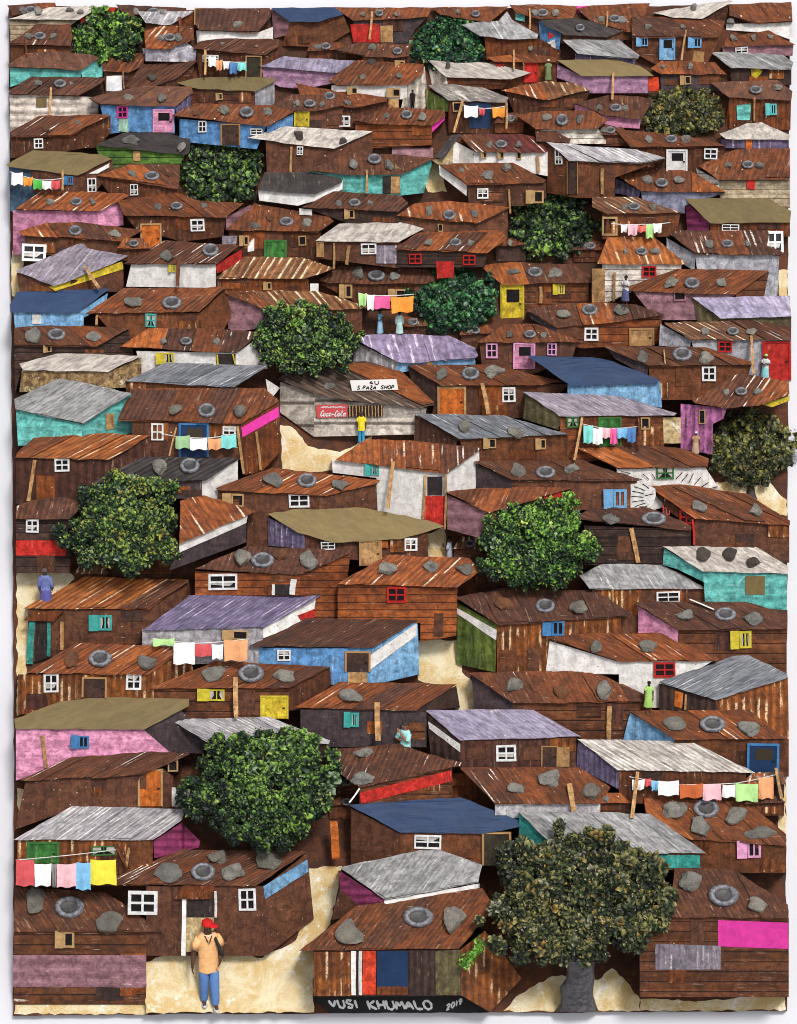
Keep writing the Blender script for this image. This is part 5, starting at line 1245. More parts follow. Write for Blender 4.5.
def door(h, c, x0, y0, x1, y1, org):
    nf = lambda x, y: n_wall(h, x, y)
    w, hh = x1 - x0, y1 - y0
    ang = RNG.uniform(-0.02, 0.02)
    cx, cy = (x0 + x1) / 2, (y0 + y1) / 2
    dark = c in ('dkbrown', 'dkolive', 'tan')
    q = rot_rect(rect(x0, y0, x1, y1), cx, cy, ang)
    mb = slab_on(h, q, org, (RNG.uniform(0, 40), RNG.uniform(0, 40)), 0.03, 0.035)
    o = link('door', mb.mesh('door'), MATS[c if c in MATS else 'brown'], h.root)
    fw = max(0.7, w * 0.09)
    mb = MB(org)
    for r in ((x0 - fw, y0, x0, y1), (x1, y0, x1 + fw, y1), (x0 - fw, y0 - fw, x1 + fw, y0)):
        solid_quad(mb, rot_rect(rect(*r), cx, cy, ang), nf, 0.05, 0.055)
    link('door_frame', mb.mesh('door_frame'), MATS['tan'] if dark else paint(c if c in PAINT else 'tan', PAINT.get(c, (190, 154, 106))), o)
    if c in ('blue', 'pink', 'ltblue', 'white') and w > 6 or (c == 'yellow' and hh > 25):
        mb = MB(org)
        solid_quad(mb, rot_rect(rect(x0 + w * .22, y0 + hh * .10, x1 - w * .15, y0 + hh * .46), cx, cy, ang), nf, 0.036, 0.01)
        link('door_pane', mb.mesh('door_pane'), MATS['paint_pane'] if c != 'blue' else MATS['dkolive'], o)
    if w > 6:
        mb = MB(org)
        solid_quad(mb, rect(x1 - w * .16, cy - 0.6, x1 - w * .05, cy + 0.6), nf, 0.06, 0.03)
        link('handle', mb.mesh('handle'), MATS['paint_black'], o)


CN = {'rust': 'rust brown', 'rustdk': 'dark rust', 'rustw': 'streaked rust', 'rustdkw': 'scratched rust', 'dkred': 'reddish brown', 'dkrustw': 'white dashed rust',
      'orustw': 'orange corrugated', 'orust': 'bright rust', 'rustcream': 'cream striped rust', 'rusttanw': 'tan striped rust', 'rustgrey': 'grey brown', 'rustredw': 'red corrugated',
      'brown': 'brown', 'dkbrown': 'dark brown', 'plum': 'dark plum', 'plumgrey': 'plum grey', 'dkplum': 'black brown', 'plank': 'brown planked', 'plankdk': 'dark planked', 'orplank': 'orange planked', 'rustplank': 'rusty planked',
      'rustwall': 'rusty', 'corrw': 'rusty corrugated', 'corrbr': 'brown corrugated', 'corrdk': 'dark corrugated', 'corrcharcoal': 'charcoal corrugated', 'charcoal': 'charcoal', 'grey': 'grey', 'ltgrey': 'pale grey', 'bluegrey': 'blue grey',
      'purplestripe': 'violet striped', 'whitegrey': 'whitish grey', 'rubblegrey': 'mottled grey', 'white': 'white', 'whiteroof': 'white', 'whitecorr': 'white corrugated', 'whiteplank': 'white planked', 'tanplank': 'tan planked', 'whitedirty': 'dirty white', 'lavgrey': 'lavender grey',
      'lav': 'lavender', 'purple': 'purple', 'olive': 'olive', 'blue': 'blue', 'ltblue': 'light blue', 'skyblue': 'sky blue', 'slateblue': 'slate blue', 'turq': 'turquoise', 'teal': 'teal', 'mint': 'mint', 'pink': 'pink', 'lavpink': 'lilac pink', 'pinkcurtain': 'bright pink',
      'magenta': 'magenta', 'hotpink': 'hot pink', 'mauve': 'mauve', 'red': 'red', 'orangered': 'orange red', 'orange': 'orange', 'yellow': 'yellow', 'green': 'green', 'greendk': 'mossy green', 'greenstripe': 'green striped', 'grnbrn': 'greenish brown', 'greyplank': 'grey planked', 'greywall': 'grey',
      'greyblue': 'blue grey', 'ltgreywall': 'light grey', 'cream': 'cream', 'tan': 'tan wooden', 'brorange': 'rust orange', 'lace': 'lacy white', 'rubble': 'cream stone', 'whitestroke': 'black streaked white', 'black': 'black', 'dkolive': 'dark', 'pinkmauve': 'dusty pink'}

# trees: x, y, rx, ry, palette, trunk (x, ytop, ybot, width) or None, label, short name
TREES = [
 (106, 35, 42, 26, 'bright', None, 'bushy bright green tree on the roofs in the top left corner', 'the corner tree'),
 (448, 43, 40, 28, 'teal', None, 'emerald green tree with stiff upright tufts near the top edge', 'the tufted top tree'),
 (221, 169, 46, 37, 'green', None, 'tall shaggy green tree against the sky blue shack', 'the shaggy tree'),
 (684, 113, 45, 25, 'olive', None, 'yellowish olive tree near the top of the right edge', 'the upper olive tree'),
 (555, 226, 46, 34, 'green', None, 'dark green tree below the white-walled shack with red roof', 'the dark tree'),
 (455, 302, 46, 33, 'teal', None, 'deep emerald tree beside the yellow door', 'the emerald tree'),
 (305, 340, 54, 37, 'green', None, 'round green tree above the shop with the roof sign', 'the round tree'),
 (750, 445, 46, 42, 'olive', (752, 476, 499, 9), 'olive green tree with a grey trunk at the right edge', 'the right edge tree'),
 (123, 524, 61, 52, 'mixed', None, 'dappled yellow-green tree at the left below the turquoise shack', 'the dappled tree'),
 (536, 543, 63, 48, 'bright', None, 'wide leafy green tree in the centre right of the slope', 'the wide tree'),
 (262, 789, 82, 64, 'green', None, 'large dense green tree left of the long blue roof', 'the dense tree'),
 (580, 900, 101, 74, 'drab', (578, 962, 1012, 36), 'biggest tree, drab olive brown with a thick dark trunk at the bottom', 'the biggest tree'),
]

# small rust shacks that show in the lanes between the bigger ones: find where the slope is still bare
for it in items:
    if it[1] == 'H':
        solve_house(it[2])
bare = BUF <= 0.001
BUF[:] = 0
for t_ in TREES:
    gy_, gx_ = np.mgrid[0:BH, 0:BW]
    bare &= ~(((gx_ - t_[0]) / (t_[2] * .92)) ** 2 + ((gy_ - t_[1]) / (t_[3] * .92)) ** 2 < 1)
for k_, pl in (('y', [(270, 420), (372, 420), (372, 475), (270, 475)]), ('y', [(415, 638), (482, 638), (482, 712), (415, 712)]), ('y', [(14, 565), (80, 565), (80, 680), (14, 680)]),
               ('y', [(424, 525), (450, 525), (450, 560), (424, 560)]), ('y', [(710, 478), (790, 478), (790, 516), (710, 516)]), ('y', [(420, 160), (450, 160), (450, 194), (420, 194)])):
    (xa_, ya_), (xb_, yb_) = pl[0], pl[2]
    bare[ya_:yb_, xa_:xb_] = False
for it in items:
    if it[1] == 'H':
        h = it[2]
        bx_ = [b_ for _, b_ in h.N + h.Dr]
        for _, pl in h.P + h.G:
            bx_.append((min(p[0] for p in pl), min(p[1] for p in pl), max(p[0] for p in pl), max(p[1] for p in pl)))
        for x0_, y0_, x1_, y1_ in bx_:
            bare[max(0, int(y0_) - 2):max(1, int(y1_) + 2), max(0, int(x0_) - 2):max(1, int(x1_) + 2)] = False
for x_, yf_, h_, yv_ in STAND:
    bare[int(yf_ - h_):int(yv_) + 2, int(x_ - h_ * .3):int(x_ + h_ * .3)] = False
bare[:, :14] = False
bare[:, 784:] = False
fillers = []
frr = random.Random(77)
for y_ in range(14, 800, 4):
    x_ = 14
    while x_ < 770:
        if bare[y_:y_ + 16, x_:x_ + 22].mean() > .72:
            x2_ = x_ + 22
            while x2_ < min(784, x_ + 62) and bare[y_:y_ + 16, x2_:x2_ + 4].mean() > .6:
                x2_ += 4
            h = House()
            a_, b_ = x_ - frr.uniform(2, 8), x2_ + frr.uniform(2, 8)
            a_, b_ = max(a_, 14), min(b_, 786)
            rh_ = frr.uniform(8, 12)
            wh_ = frr.uniform(9, 15)
            e_ = y_ + rh_
            l_, r_ = frr.uniform(2, 12), frr.uniform(2, 12)
            h.roofmat = frr.choice(['rust', 'rustdk', 'rustdkw', 'rust', 'orust', 'dkred', 'rusttanw', 'rustdk'])
            h.roof = [(a_ + l_, y_ - frr.uniform(0, 2)), (b_ - r_, y_ + frr.uniform(-2, 2)), (b_, e_ + frr.uniform(-3, 0)), (a_, e_)]
            h.F = [(frr.choice(['brown', 'dkbrown', 'rustwall', 'rustdk', 'plank', 'rust']), [(a_ + 1.5, e_ - 1), (b_ - 1.5, e_ - 2), (b_ - 2, e_ + wh_), (a_ + 2, e_ + wh_)])]
            h.G, h.P, h.A, h.N, h.Dr, h.B, h.S, h.T = [], [], [], [], [], [], [], []
            sp_ = [a_ + l_ + 4 + (b_ - a_ - l_ - r_ - 8) * q for q in (.15, .5, .85)]
            for q, sx_ in enumerate(sp_[:3 if b_ - a_ > 42 else 2]):
                if frr.random() < .7:
                    if q == 1:
                        h.T.append(([sx_, y_ + rh_ * .5, 5.2, 4], ''))
                    else:
                        h.S.append(([sx_, y_ + rh_ * .5, frr.uniform(3.5, 5), frr.uniform(3, 4.4)], frr.choice(['', '', 'dark'])))
            h.ymax = max(p[1] for p in h.roof)
            h.xs = sorted(set(round(p[0], 2) for p in h.roof))
            fillers.append((h.ymax - 6, 'H', h))
            bare[y_:int(e_ + wh_ - 2), x_ - 2:x2_ + 2] = False
            x_ = x2_
        x_ += 6
print('fillers', len(fillers))
items += fillers
items.sort(key=lambda t: t[0])
for it in items:
    if it[1] == 'H':
        solve_house(it[2])
        build_house(it[2])
    elif it[1] == 'M':
        x_, yf_, h_, yv_ = it[2]
        x0_, x1_ = int(x_ - h_ * .15), int(x_ + h_ * .15) + 1
        best = -9
        for y_ in range(int(yf_ - h_ * .95), int(yv_)):
            best = max(best, float(np.percentile(BUF[y_, x0_:x1_], 80)) - KW * S * (yf_ - y_))
        FOOT_N[it[2][:2]] = best + 0.13
        for y_ in range(int(yf_ - h_ * .9), int(yv_) + 3):
            BUF[y_, x0_:x1_] = np.maximum(BUF[y_, x0_:x1_], best + 0.24 + KW * S * (yf_ - y_))

houses = [it[2] for it in items if it[1] == 'H']

# ------------------------------------------------------------------ labels of the shacks
used = set()


def where(x, y):
    best = min(TREES, key=lambda t: max(abs(t[0] - x) - t[2], 0) ** 2 + 1.5 * max(abs(t[1] - y) - t[3], 0) ** 2)
    dx, dy = x - best[0], y - best[1]
    if abs(dx) / best[2] > abs(dy) / best[3]:
        r = 'left of' if dx < 0 else 'right of'
    else:
        r = 'above' if dy < 0 else 'below'
    d = math.hypot(max(abs(dx) - best[2], 0), max(abs(dy) - best[3], 0))
    return d, r, best[7]


def feats(h):
    f = []
    for pm, _ in h.P:
        if pm in ('hotpink', 'red', 'yellow', 'teal', 'turq', 'orange', 'olive', 'lavgrey', 'mauve', 'purple', 'mint', 'orangered', 'ltblue', 'skyblue'):
            f.append(CN[pm] + ' panel')
    for c, _ in h.Dr:
        if c not in ('dkbrown', 'dkolive', 'tan'):
            f.append(CN[c] + ' door')
    for gm, _ in h.G:
        if CN[gm] != CN.get(h.wallmat) and gm not in ('rust', 'brown', 'rustdk', 'plank', 'rustwall'):
            f.append(CN[gm] + ' side wall')
    for c, _ in h.N:
        if c not in ('white', 'tan'):
            f.append(c.replace('ltblue', 'light blue').replace('hotpink', 'hot pink').replace('turq', 'turquoise') + ' window')
    nw = [c for c, _ in h.N if c == 'white']
    if len(nw) == 1:
        f.append('a white window')
    elif nw:
        f.append('two white windows')
    for c, _ in h.Dr:
        if c in ('dkbrown', 'dkolive', 'tan'):
            f.append('a dark doorway')
    out = []
    for q in f:
        if q not in out:
            out.append(q)
    return out


descs = {}
for h in houses:
    h.cx = sum(p[0] for p in h.roof) / len(h.roof)
    h.cy = (min(p[1] for p in h.roof) + h.ymax) / 2
    h.feats = feats(h)
    h.base = f"{CN[h.wallmat]} shack under {CN[h.roofmat]} roof"
    h.nst = (len(h.S), len(h.T))
sig = {}
NUM = ['no', 'one', 'two', 'three', 'four', 'five', 'six']


def load_txt(h):
    s, t = h.nst
    if s + t == 0:
        return 'bare'
    a = f"{NUM[s]} stone" + ('s' if s != 1 else '') if s else ''
    b = f"{NUM[t]} tyre" + ('s' if t != 1 else '') if t else ''
    return ' and '.join(x for x in (a, b) if x)


def unique(fn):
    cnt = {}
    for h in houses:
        for k in fn(h):
            cnt.setdefault(k, []).append(h)
    return cnt


for h in houses:
    h.phrase = None
c0 = unique(lambda h: [h.base])
c1 = unique(lambda h: [(h.base, f) for f in h.feats])
c2 = unique(lambda h: [(CN[h.roofmat], f) for f in h.feats])
for h in houses:
    fs = [f for f in h.feats if len(c2[(CN[h.roofmat], f)]) == 1]
    fb = [f for f in h.feats if len(c1[(h.base, f)]) == 1]
    if fs:
        h.phrase = f"{CN[h.roofmat]} roofed shack with {fs[0]}"
        h.extra = f"{CN[h.wallmat]} walls"
    elif fb:
        h.phrase = f"{h.base} with {fb[0]}"
        h.extra = ''
    elif len(c0[h.base]) == 1:
        h.phrase = h.base
        h.extra = ''
taken = {}
for h in houses:
    if h.phrase is None:
        d, r, nm = where(h.cx, h.cy)
        adj = 'just ' if d < 25 else ''
        key = f"{CN[h.roofmat]} roofed {CN[h.wallmat]} shack"
        h.phrase = f"{key} {adj}{r} {nm}"
        h.extra = ''
        taken.setdefault(h.phrase, []).append(h)
ORD = ['nearest', 'second', 'third', 'fourth', 'fifth', 'sixth', 'seventh']
for ph, hs in taken.items():
    if len(hs) > 1:
        t = next(t for t in TREES if ph.endswith(t[7]))
        hs.sort(key=lambda h: math.hypot(h.cx - t[0], h.cy - t[1]))
        for i, h in enumerate(hs):
            h.phrase = (ORD[i] + ' ' + ph.replace(' just ', ' '))
for h in houses:
    lab = h.phrase
    more = [m for m in ([h.extra] if h.extra else []) if m]
    ld = load_txt(h)
    if ld != 'bare' and len(lab.split()) + len(ld.split()) + 3 <= 16:
        lab += ', ' + ld + ' on top'
    h.label = lab
    tag(h.root, lab, 'shack', 'rusty shacks crowded on the slope')

# ------------------------------------------------------------------ stones and tyres on the roofs
POS = {1: ['lone'], 2: ['left', 'right'], 3: ['left', 'middle', 'right'],
       4: ['leftmost', 'second', 'third', 'rightmost'], 5: ['leftmost', 'second', 'third', 'fourth', 'rightmost'],
       6: ['leftmost', 'second', 'third', 'fourth', 'fifth', 'rightmost']}
sidx = 0
for h in houses:
    ss = sorted(h.S, key=lambda s: s[0][0])
    for i, ((x, y, rx, ry), kind) in enumerate(ss):
        sidx += 1
        k = S * RNG.uniform(0.76, 0.93)
        dep = min(rx, ry) * 0.75
        me = icorock(rx * k, ry * k, dep * k, 100 + sidx)
        me.materials.append(MATS['stone' + ('_' + kind if kind else '')])
        o = link('stone', me, None)
        n = n_roof(h, y) if y < eave_y(h, x) + 3 else n_wall(h, x, y)
        orient(o, x, y, n + dep * k * 0.55, RNG.uniform(-0.15, 0.15), -0.35)
        cw = {'': 'grey', 'dark': 'dark', 'clump': 'rusty brown'}[kind]
        lb = f"{POS[len(ss)][i]} {cw} stone on {h.phrase}"
        if len(lb.split()) > 16:
            lb = lb.replace(' just ', ' ').replace(' roofed shack', ' shack').replace(' grey stone', ' stone').replace(' dark stone', ' stone')
        tag(o, lb, 'stone', 'stones weighing down the roofs')
    tt = sorted(h.T, key=lambda s: s[0][0])
    for i, ((x, y, rx, ry), kind) in enumerate(tt):
        o = link('tyre', tyre_mesh(rx * S, ry * S), None)
        orient(o, x, y, n_roof(h, y) + 0.02, 0, -0.42)
        lb = f"{'old' if len(tt) == 1 else POS[len(tt)][i] + ' old'} grey tyre on {h.phrase}"
        if len(lb.split()) > 16:
            lb = lb.replace(' just ', ' ').replace(' roofed shack', ' shack').replace('old grey tyre', 'tyre')
        tag(o, lb, 'tyre', 'old tyres weighing down the roofs')

# ------------------------------------------------------------------ setting
def sheet_obj(name, poly, n, mat, label=None, th=0.0, sub=None):
    org = P(sum(p[0] for p in poly) / len(poly), sum(p[1] for p in poly) / len(poly), 0)
    mb = MB(org)
    nf_ = n if callable(n) else (lambda x, y: n)
    top = [P(x, y, nf_(x, y)) for x, y in poly]
    for t in tri_poly(poly):
        mb.face([top[i] for i in t])
    if th:
        bot = [P(x, y, -0.01 if callable(n) else n - th) for x, y in poly]
        for i in range(len(poly)):
            j = (i + 1) % len(poly)
            mb.face([top[i], top[j], bot[j], bot[i]])
        for t in tri_poly(poly):
            mb.face([bot[i] for i in t])
    o = link(name, mb.mesh(name), MATS[mat], None, org)
    return o


hill = rough_edge([(9, 8), (60, 6), (170, 10), (400, 8), (600, 7), (790, 4), (789, 120), (788, 300), (788, 520), (786, 700), (786, 860), (787, 1011),
                   (640, 1012), (400, 1013), (200, 1014), (13, 1016), (14, 800), (13, 600), (12, 420), (10, 200)], 0.7, 12)
tag(sheet_obj('hillside', hill, 0.0, 'hill_earth', th=0.22), 'steep dark earth slope under all the shacks', 'hillside', kind='structure')
o = sheet_obj('backdrop', [(-3000, -3000), (3800, -3000), (3800, 4000), (-3000, 4000)], -0.225, 'backdrop')
tag(o, 'plain white backdrop around the slope', 'backdrop', kind='structure')

YARDS = [
 ('yard', [(146, 962), (165, 955), (200, 950), (262, 958), (296, 940), (308, 905), (306, 868), (342, 866), (330, 925), (313, 952), (314, 1012), (146, 1013)], 'sand'),
 ('path', [(14, 1001), (80, 1000), (148, 1002), (148, 1014), (14, 1014)], 'sand'),
 ('path', [(640, 999), (700, 1001), (785, 994), (786, 1010), (640, 1011)], 'sand'),
 ('ground', [(503, 1011), (520, 994), (548, 978), (562, 975), (598, 980), (612, 968), (630, 985), (640, 1000), (640, 1011)], 'sand'),
 ('yard', [(17, 572), (60, 568), (76, 578), (40, 604), (28, 640), (26, 676), (17, 676)], 'sand'),
 ('path', [(17, 680), (28, 682), (28, 712), (17, 716)], 'sand'),
 ('path', [(17, 788), (25, 790), (19, 822)], 'sand'),
 ('path', [(417, 640), (457, 640), (462, 672), (479, 690), (475, 710), (455, 710), (452, 690), (418, 680)], 'sand'),
 ('path', [(428, 534), (444, 528), (449, 558), (429, 558)], 'sand'),
 ('yard', [(280, 425), (292, 427), (308, 446), (340, 452), (372, 436), (370, 450), (340, 470), (283, 474)], 'sand'),
 ('ground', [(716, 482), (745, 482), (764, 478), (787, 500), (787, 516), (760, 512), (716, 496)], 'sand'),
 ('path', [(776, 752), (786, 750), (786, 834), (779, 830)], 'sand'),
 ('path', [(779, 270), (788, 270), (788, 298), (780, 298)], 'sand'),
 ('path', [(422, 168), (441, 160), (447, 192), (428, 192)], 'sand'),
 ('path', [(12, 250), (24, 252), (20, 296), (12, 296)], 'sand'),
]
SOILS = [[(13, 1001), (40, 1000), (90, 1002), (150, 999), (150, 1004), (100, 1004), (60, 1005), (13, 1004)],
         [(146, 952), (180, 950), (190, 957), (146, 966)], [(225, 952), (262, 950), (290, 940), (318, 918), (320, 926), (296, 948), (268, 965), (225, 966)],
         [(180, 1009), (200, 1006), (230, 1009), (240, 1012), (175, 1013)],
         [(640, 995), (700, 997), (786, 988), (786, 1000), (720, 1003), (640, 1004)],
         [(280, 412), (300, 430), (312, 440), (365, 436), (430, 434), (430, 444), (350, 452), (308, 452), (284, 425)],
         [(17, 565), (75, 565), (85, 572), (60, 576), (17, 578)], [(418, 638), (460, 640), (458, 648), (418, 648)], [(446, 660), (470, 682), (484, 694), (470, 694), (448, 674)]]
for nm, pl, mt in YARDS:
    if pl[0][0] == 146:
        tag(sheet_obj(nm, rough_edge(pl, 1.2, 6), lambda x, y: 0.015 + max(0, y - 945) / 62 * 0.27, mt, th=.1), kind='structure')
    else:
        tag(sheet_obj(nm, rough_edge(pl, 1.2, 6), 0.012, mt), kind='structure')
def buf_max(x0, y0, x1, y1, q=100):
    b = BUF[max(0, int(y0)):max(1, int(y1)) + 1, max(0, int(x0)):max(1, int(x1)) + 1]
    return float(np.percentile(b, q)) if b.size else 0.0


# ------------------------------------------------------------------ clotheslines, clothes and poles
CL = {'red': (200, 84, 88), 'white': (240, 238, 234), 'grey': (130, 130, 130), 'ltpink': (228, 178, 186), 'ltblue': (120, 178, 216), 'yellow': (226, 212, 70), 'lime': (172, 212, 140),
      'peach': (224, 158, 112), 'turq': (126, 206, 200), 'sage': (150, 184, 140), 'pink': (220, 96, 150), 'blue': (84, 124, 176), 'orange': (230, 146, 60), 'green': (84, 176, 80), 'coral': (222, 110, 100), 'brorange': (184, 96, 56)}
CW = {'ltpink': 'pale pink', 'ltblue': 'light blue', 'turq': 'turquoise', 'brorange': 'rust orange', 'lime': 'lime green', 'sage': 'sage green'}
LINE_NAMES = {}


def line_name(x, y):
    names = [((36, 866), 'the lowest left clothesline'), ((180, 640), 'the clothesline by the violet striped roof'), ((690, 782), 'the long clothesline at lower right'),
             ((200, 435), 'the clothesline below the blue grey roof'), ((620, 425), 'the clothesline under the lavender grey roof'), ((385, 298), 'the clothesline above the two women'),
             ((38, 180), 'the clothesline below the upper left olive roof'), ((225, 62), 'the clothesline near the top edge'), ((485, 108), 'the clothesline above the red roof'), ((640, 225), 'the clothesline left of the olive roof')]
    return min(names, key=lambda t: (t[0][0] - x) ** 2 + (t[0][1] - y) ** 2)[1]


def pole(p0, p1, w, c, n, label):
    org = P(*p1, 0)
    mb = bar_mesh(p0, p1, w, n + 0.05, n + 0.05, org, th=0.08)
    # foot runs back to the slope so that it stands on something
    o = link('wooden_pole', mb.mesh('wooden_pole'), MATS[c], None, org)
    tag(o, label, 'pole', 'wooden poles between the shacks')
    return o


npole = 0
for it in items:
    if it[1] == 'C':
        segs = it[2]
        pts = pts_of(segs[0][1:])
        xs = [p[0] for p in pts]; ys = [p[1] for p in pts]
        nn = buf_max(min(xs), min(ys), max(xs), max(ys) + 18) + 0.05
        mid = (sum(xs) / len(xs), sum(ys) / len(ys))
        nm = line_name(*mid)
        org = P(*pts[0], nn)
        # rope: thin tube through the points
        mb = MB(org)
        dense = []
        for a, b in zip(pts, pts[1:]):
            for t in range(6):
                u = t / 6
                dense.append((a[0] + (b[0] - a[0]) * u, a[1] + (b[1] - a[1]) * u + 0.6 * math.sin(u * math.pi)))
        dense.append(pts[-1])
        rings = []
        for x, y in dense:
            rings.append([P(x + 0.0, y + 0.4 * math.cos(q * math.pi / 2), nn + 0.008 * math.sin(q * math.pi / 2)) for q in range(4)])
        for a, b in zip(rings, rings[1:]):
            for q in range(4):
                mb.face([a[q], a[(q + 1) % 4], b[(q + 1) % 4], b[q]])
        ro = link('clothesline', mb.mesh('clothesline'), MATS['paint_white'], None, org)
        tag(ro, 'thin rope, ' + nm + ', strung with washing', 'clothesline', 'washing lines between shacks')
        cnt = {}
        for s in segs[1:]:
            if s:
                cnt[s[0]] = cnt.get(s[0], 0) + 1
        seen = {}
        for s in segs[1:]:
            if not s:
                continue
            c = s[0]
            x0, y0, x1, y1 = [float(v) for v in s[1].split(',')]
            org = P((x0 + x1) / 2, y0, nn)
            mb = MB(org)
            K, L = 8, 7
            ph = RNG.uniform(0, 6)
            sl = RNG.uniform(-0.06, 0.06)
            grid = []
            for j in range(L + 1):
                row = []
                for i in range(K + 1):
                    u, v = i / K, j / L
                    x = x0 + (x1 - x0) * u + (0.5 - u) * 1.6 * v * math.sin(ph) + RNG.uniform(-.15, .15)
                    y = y0 + (y1 - y0) * v + sl * (u - 0.5) * (x1 - x0) + (math.sin(u * 9 + ph) * 0.7 * (0.2 + v)) + (0.9 * math.sin(math.pi * u) if v < 0.05 else 0)
                    n = nn + 0.012 + 0.05 * v * math.sin(u * 7 + ph) * (1 if v > 0 else 0) + 0.02 * v
                    row.append(P(x, y, n))
                grid.append(row)
            for j in range(L):
                for i in range(K):
                    mb.face([grid[j][i], grid[j][i + 1], grid[j + 1][i + 1], grid[j + 1][i]],
                            [(i / K, j / L), ((i + 1) / K, j / L), ((i + 1) / K, (j + 1) / L), (i / K, (j + 1) / L)])
            o = link('hanging_cloth', mb.mesh('hanging_cloth', smooth=True), cloth_mat(CL[c]), None, org)
            seen[c] = seen.get(c, 0) + 1
            pre = '' if cnt[c] == 1 else (['left ', 'right '] if cnt[c] == 2 else ['left ', 'middle ', 'right '])[seen[c] - 1]
            tag(o, f"{pre}{CW.get(c, c)} cloth hanging from {nm}", 'cloth', 'washing hung out on the lines')
    elif it[1] == 'V':
        s = it[2]
        p = pts_of(s[2:4])
        w = float(s[4])
        n = buf_max(min(p[0][0], p[1][0]) - 2, p[0][1], max(p[0][0], p[1][0]) + 2, p[1][1], 95) + 0.06
        npole += 1
        if w < 1.5:
            lab = 'thin white stick lying on the roof with the yellow window'
        else:
            nm = line_name((p[0][0] + p[1][0]) / 2, p[0][1])
            side = 'left' if p[0][0] < [q for q in [next(t for t in [((36, 866), 0), ((180, 640), 0), ((690, 782), 0), ((200, 435), 0), ((620, 425), 0), ((385, 298), 0), ((38, 180), 0), ((225, 62), 0), ((485, 108), 0), ((640, 225), 0)] if line_name(*t[0]) == nm)[0][0]]][0] else 'right'
            lab = f"{side} wooden pole holding {nm}"
        pole(p[0], p[1], w, s[1], n, lab)

# ------------------------------------------------------------------ people
from mathutils import Quaternion
def skin_mesh(verts, edges, radii, root=0, sub=2):
    me = bpy.data.meshes.new('tmp')
    me.from_pydata(verts, edges, [])
    ob = bpy.data.objects.new('tmp', me)
    col.objects.link(ob)
    m = ob.modifiers.new('s', 'SKIN')
    m.use_smooth_shade = True
    for i, r in enumerate(radii):
        sv = me.skin_vertices[0].data[i]
        sv.radius = r if isinstance(r, tuple) else (r, r)
        sv.use_root = (i == root)
    s2 = ob.modifiers.new('u', 'SUBSURF')
    s2.levels = sub
    dg = bpy.context.evaluated_depsgraph_get()
    out = bpy.data.meshes.new_from_object(ob.evaluated_get(dg))
    bpy.data.objects.remove(ob)
    return out


def add_tube(bm, pts, rads, seg=6, mi=0):
    rings = []
    for i, p in enumerate(pts):
        p = Vector(p)
        d = (Vector(pts[min(i + 1, len(pts) - 1)]) - Vector(pts[max(i - 1, 0)])).normalized()
        a = d.orthogonal().normalized(); b = d.cross(a)
        rings.append([bm.verts.new(p + (a * math.cos(k * 2 * math.pi / seg) + b * math.sin(k * 2 * math.pi / seg)) * rads[i]) for k in range(seg)])
    fs = []
    for A, B in zip(rings, rings[1:]):
        for k in range(seg):
            fs.append(bm.faces.new((A[k], A[(k + 1) % seg], B[(k + 1) % seg], B[k])))
    fs.append(bm.faces.new(rings[0][::-1])); fs.append(bm.faces.new(rings[-1]))
    for f in fs:
        f.material_index = mi
        f.smooth = True


def add_ball(bm, c, r, mi=0, sc=(1, 1, 1)):
    g = bmesh.ops.create_icosphere(bm, subdivisions=2, radius=r)
    for v in g['verts']:
        v.co = Vector((v.co.x * sc[0], v.co.y * sc[1], v.co.z * sc[2])) + Vector(c)
    for f in {f for v in g['verts'] for f in v.link_faces}:
        f.material_index = mi
        f.smooth = True


SKIN_C = (84, 56, 44)


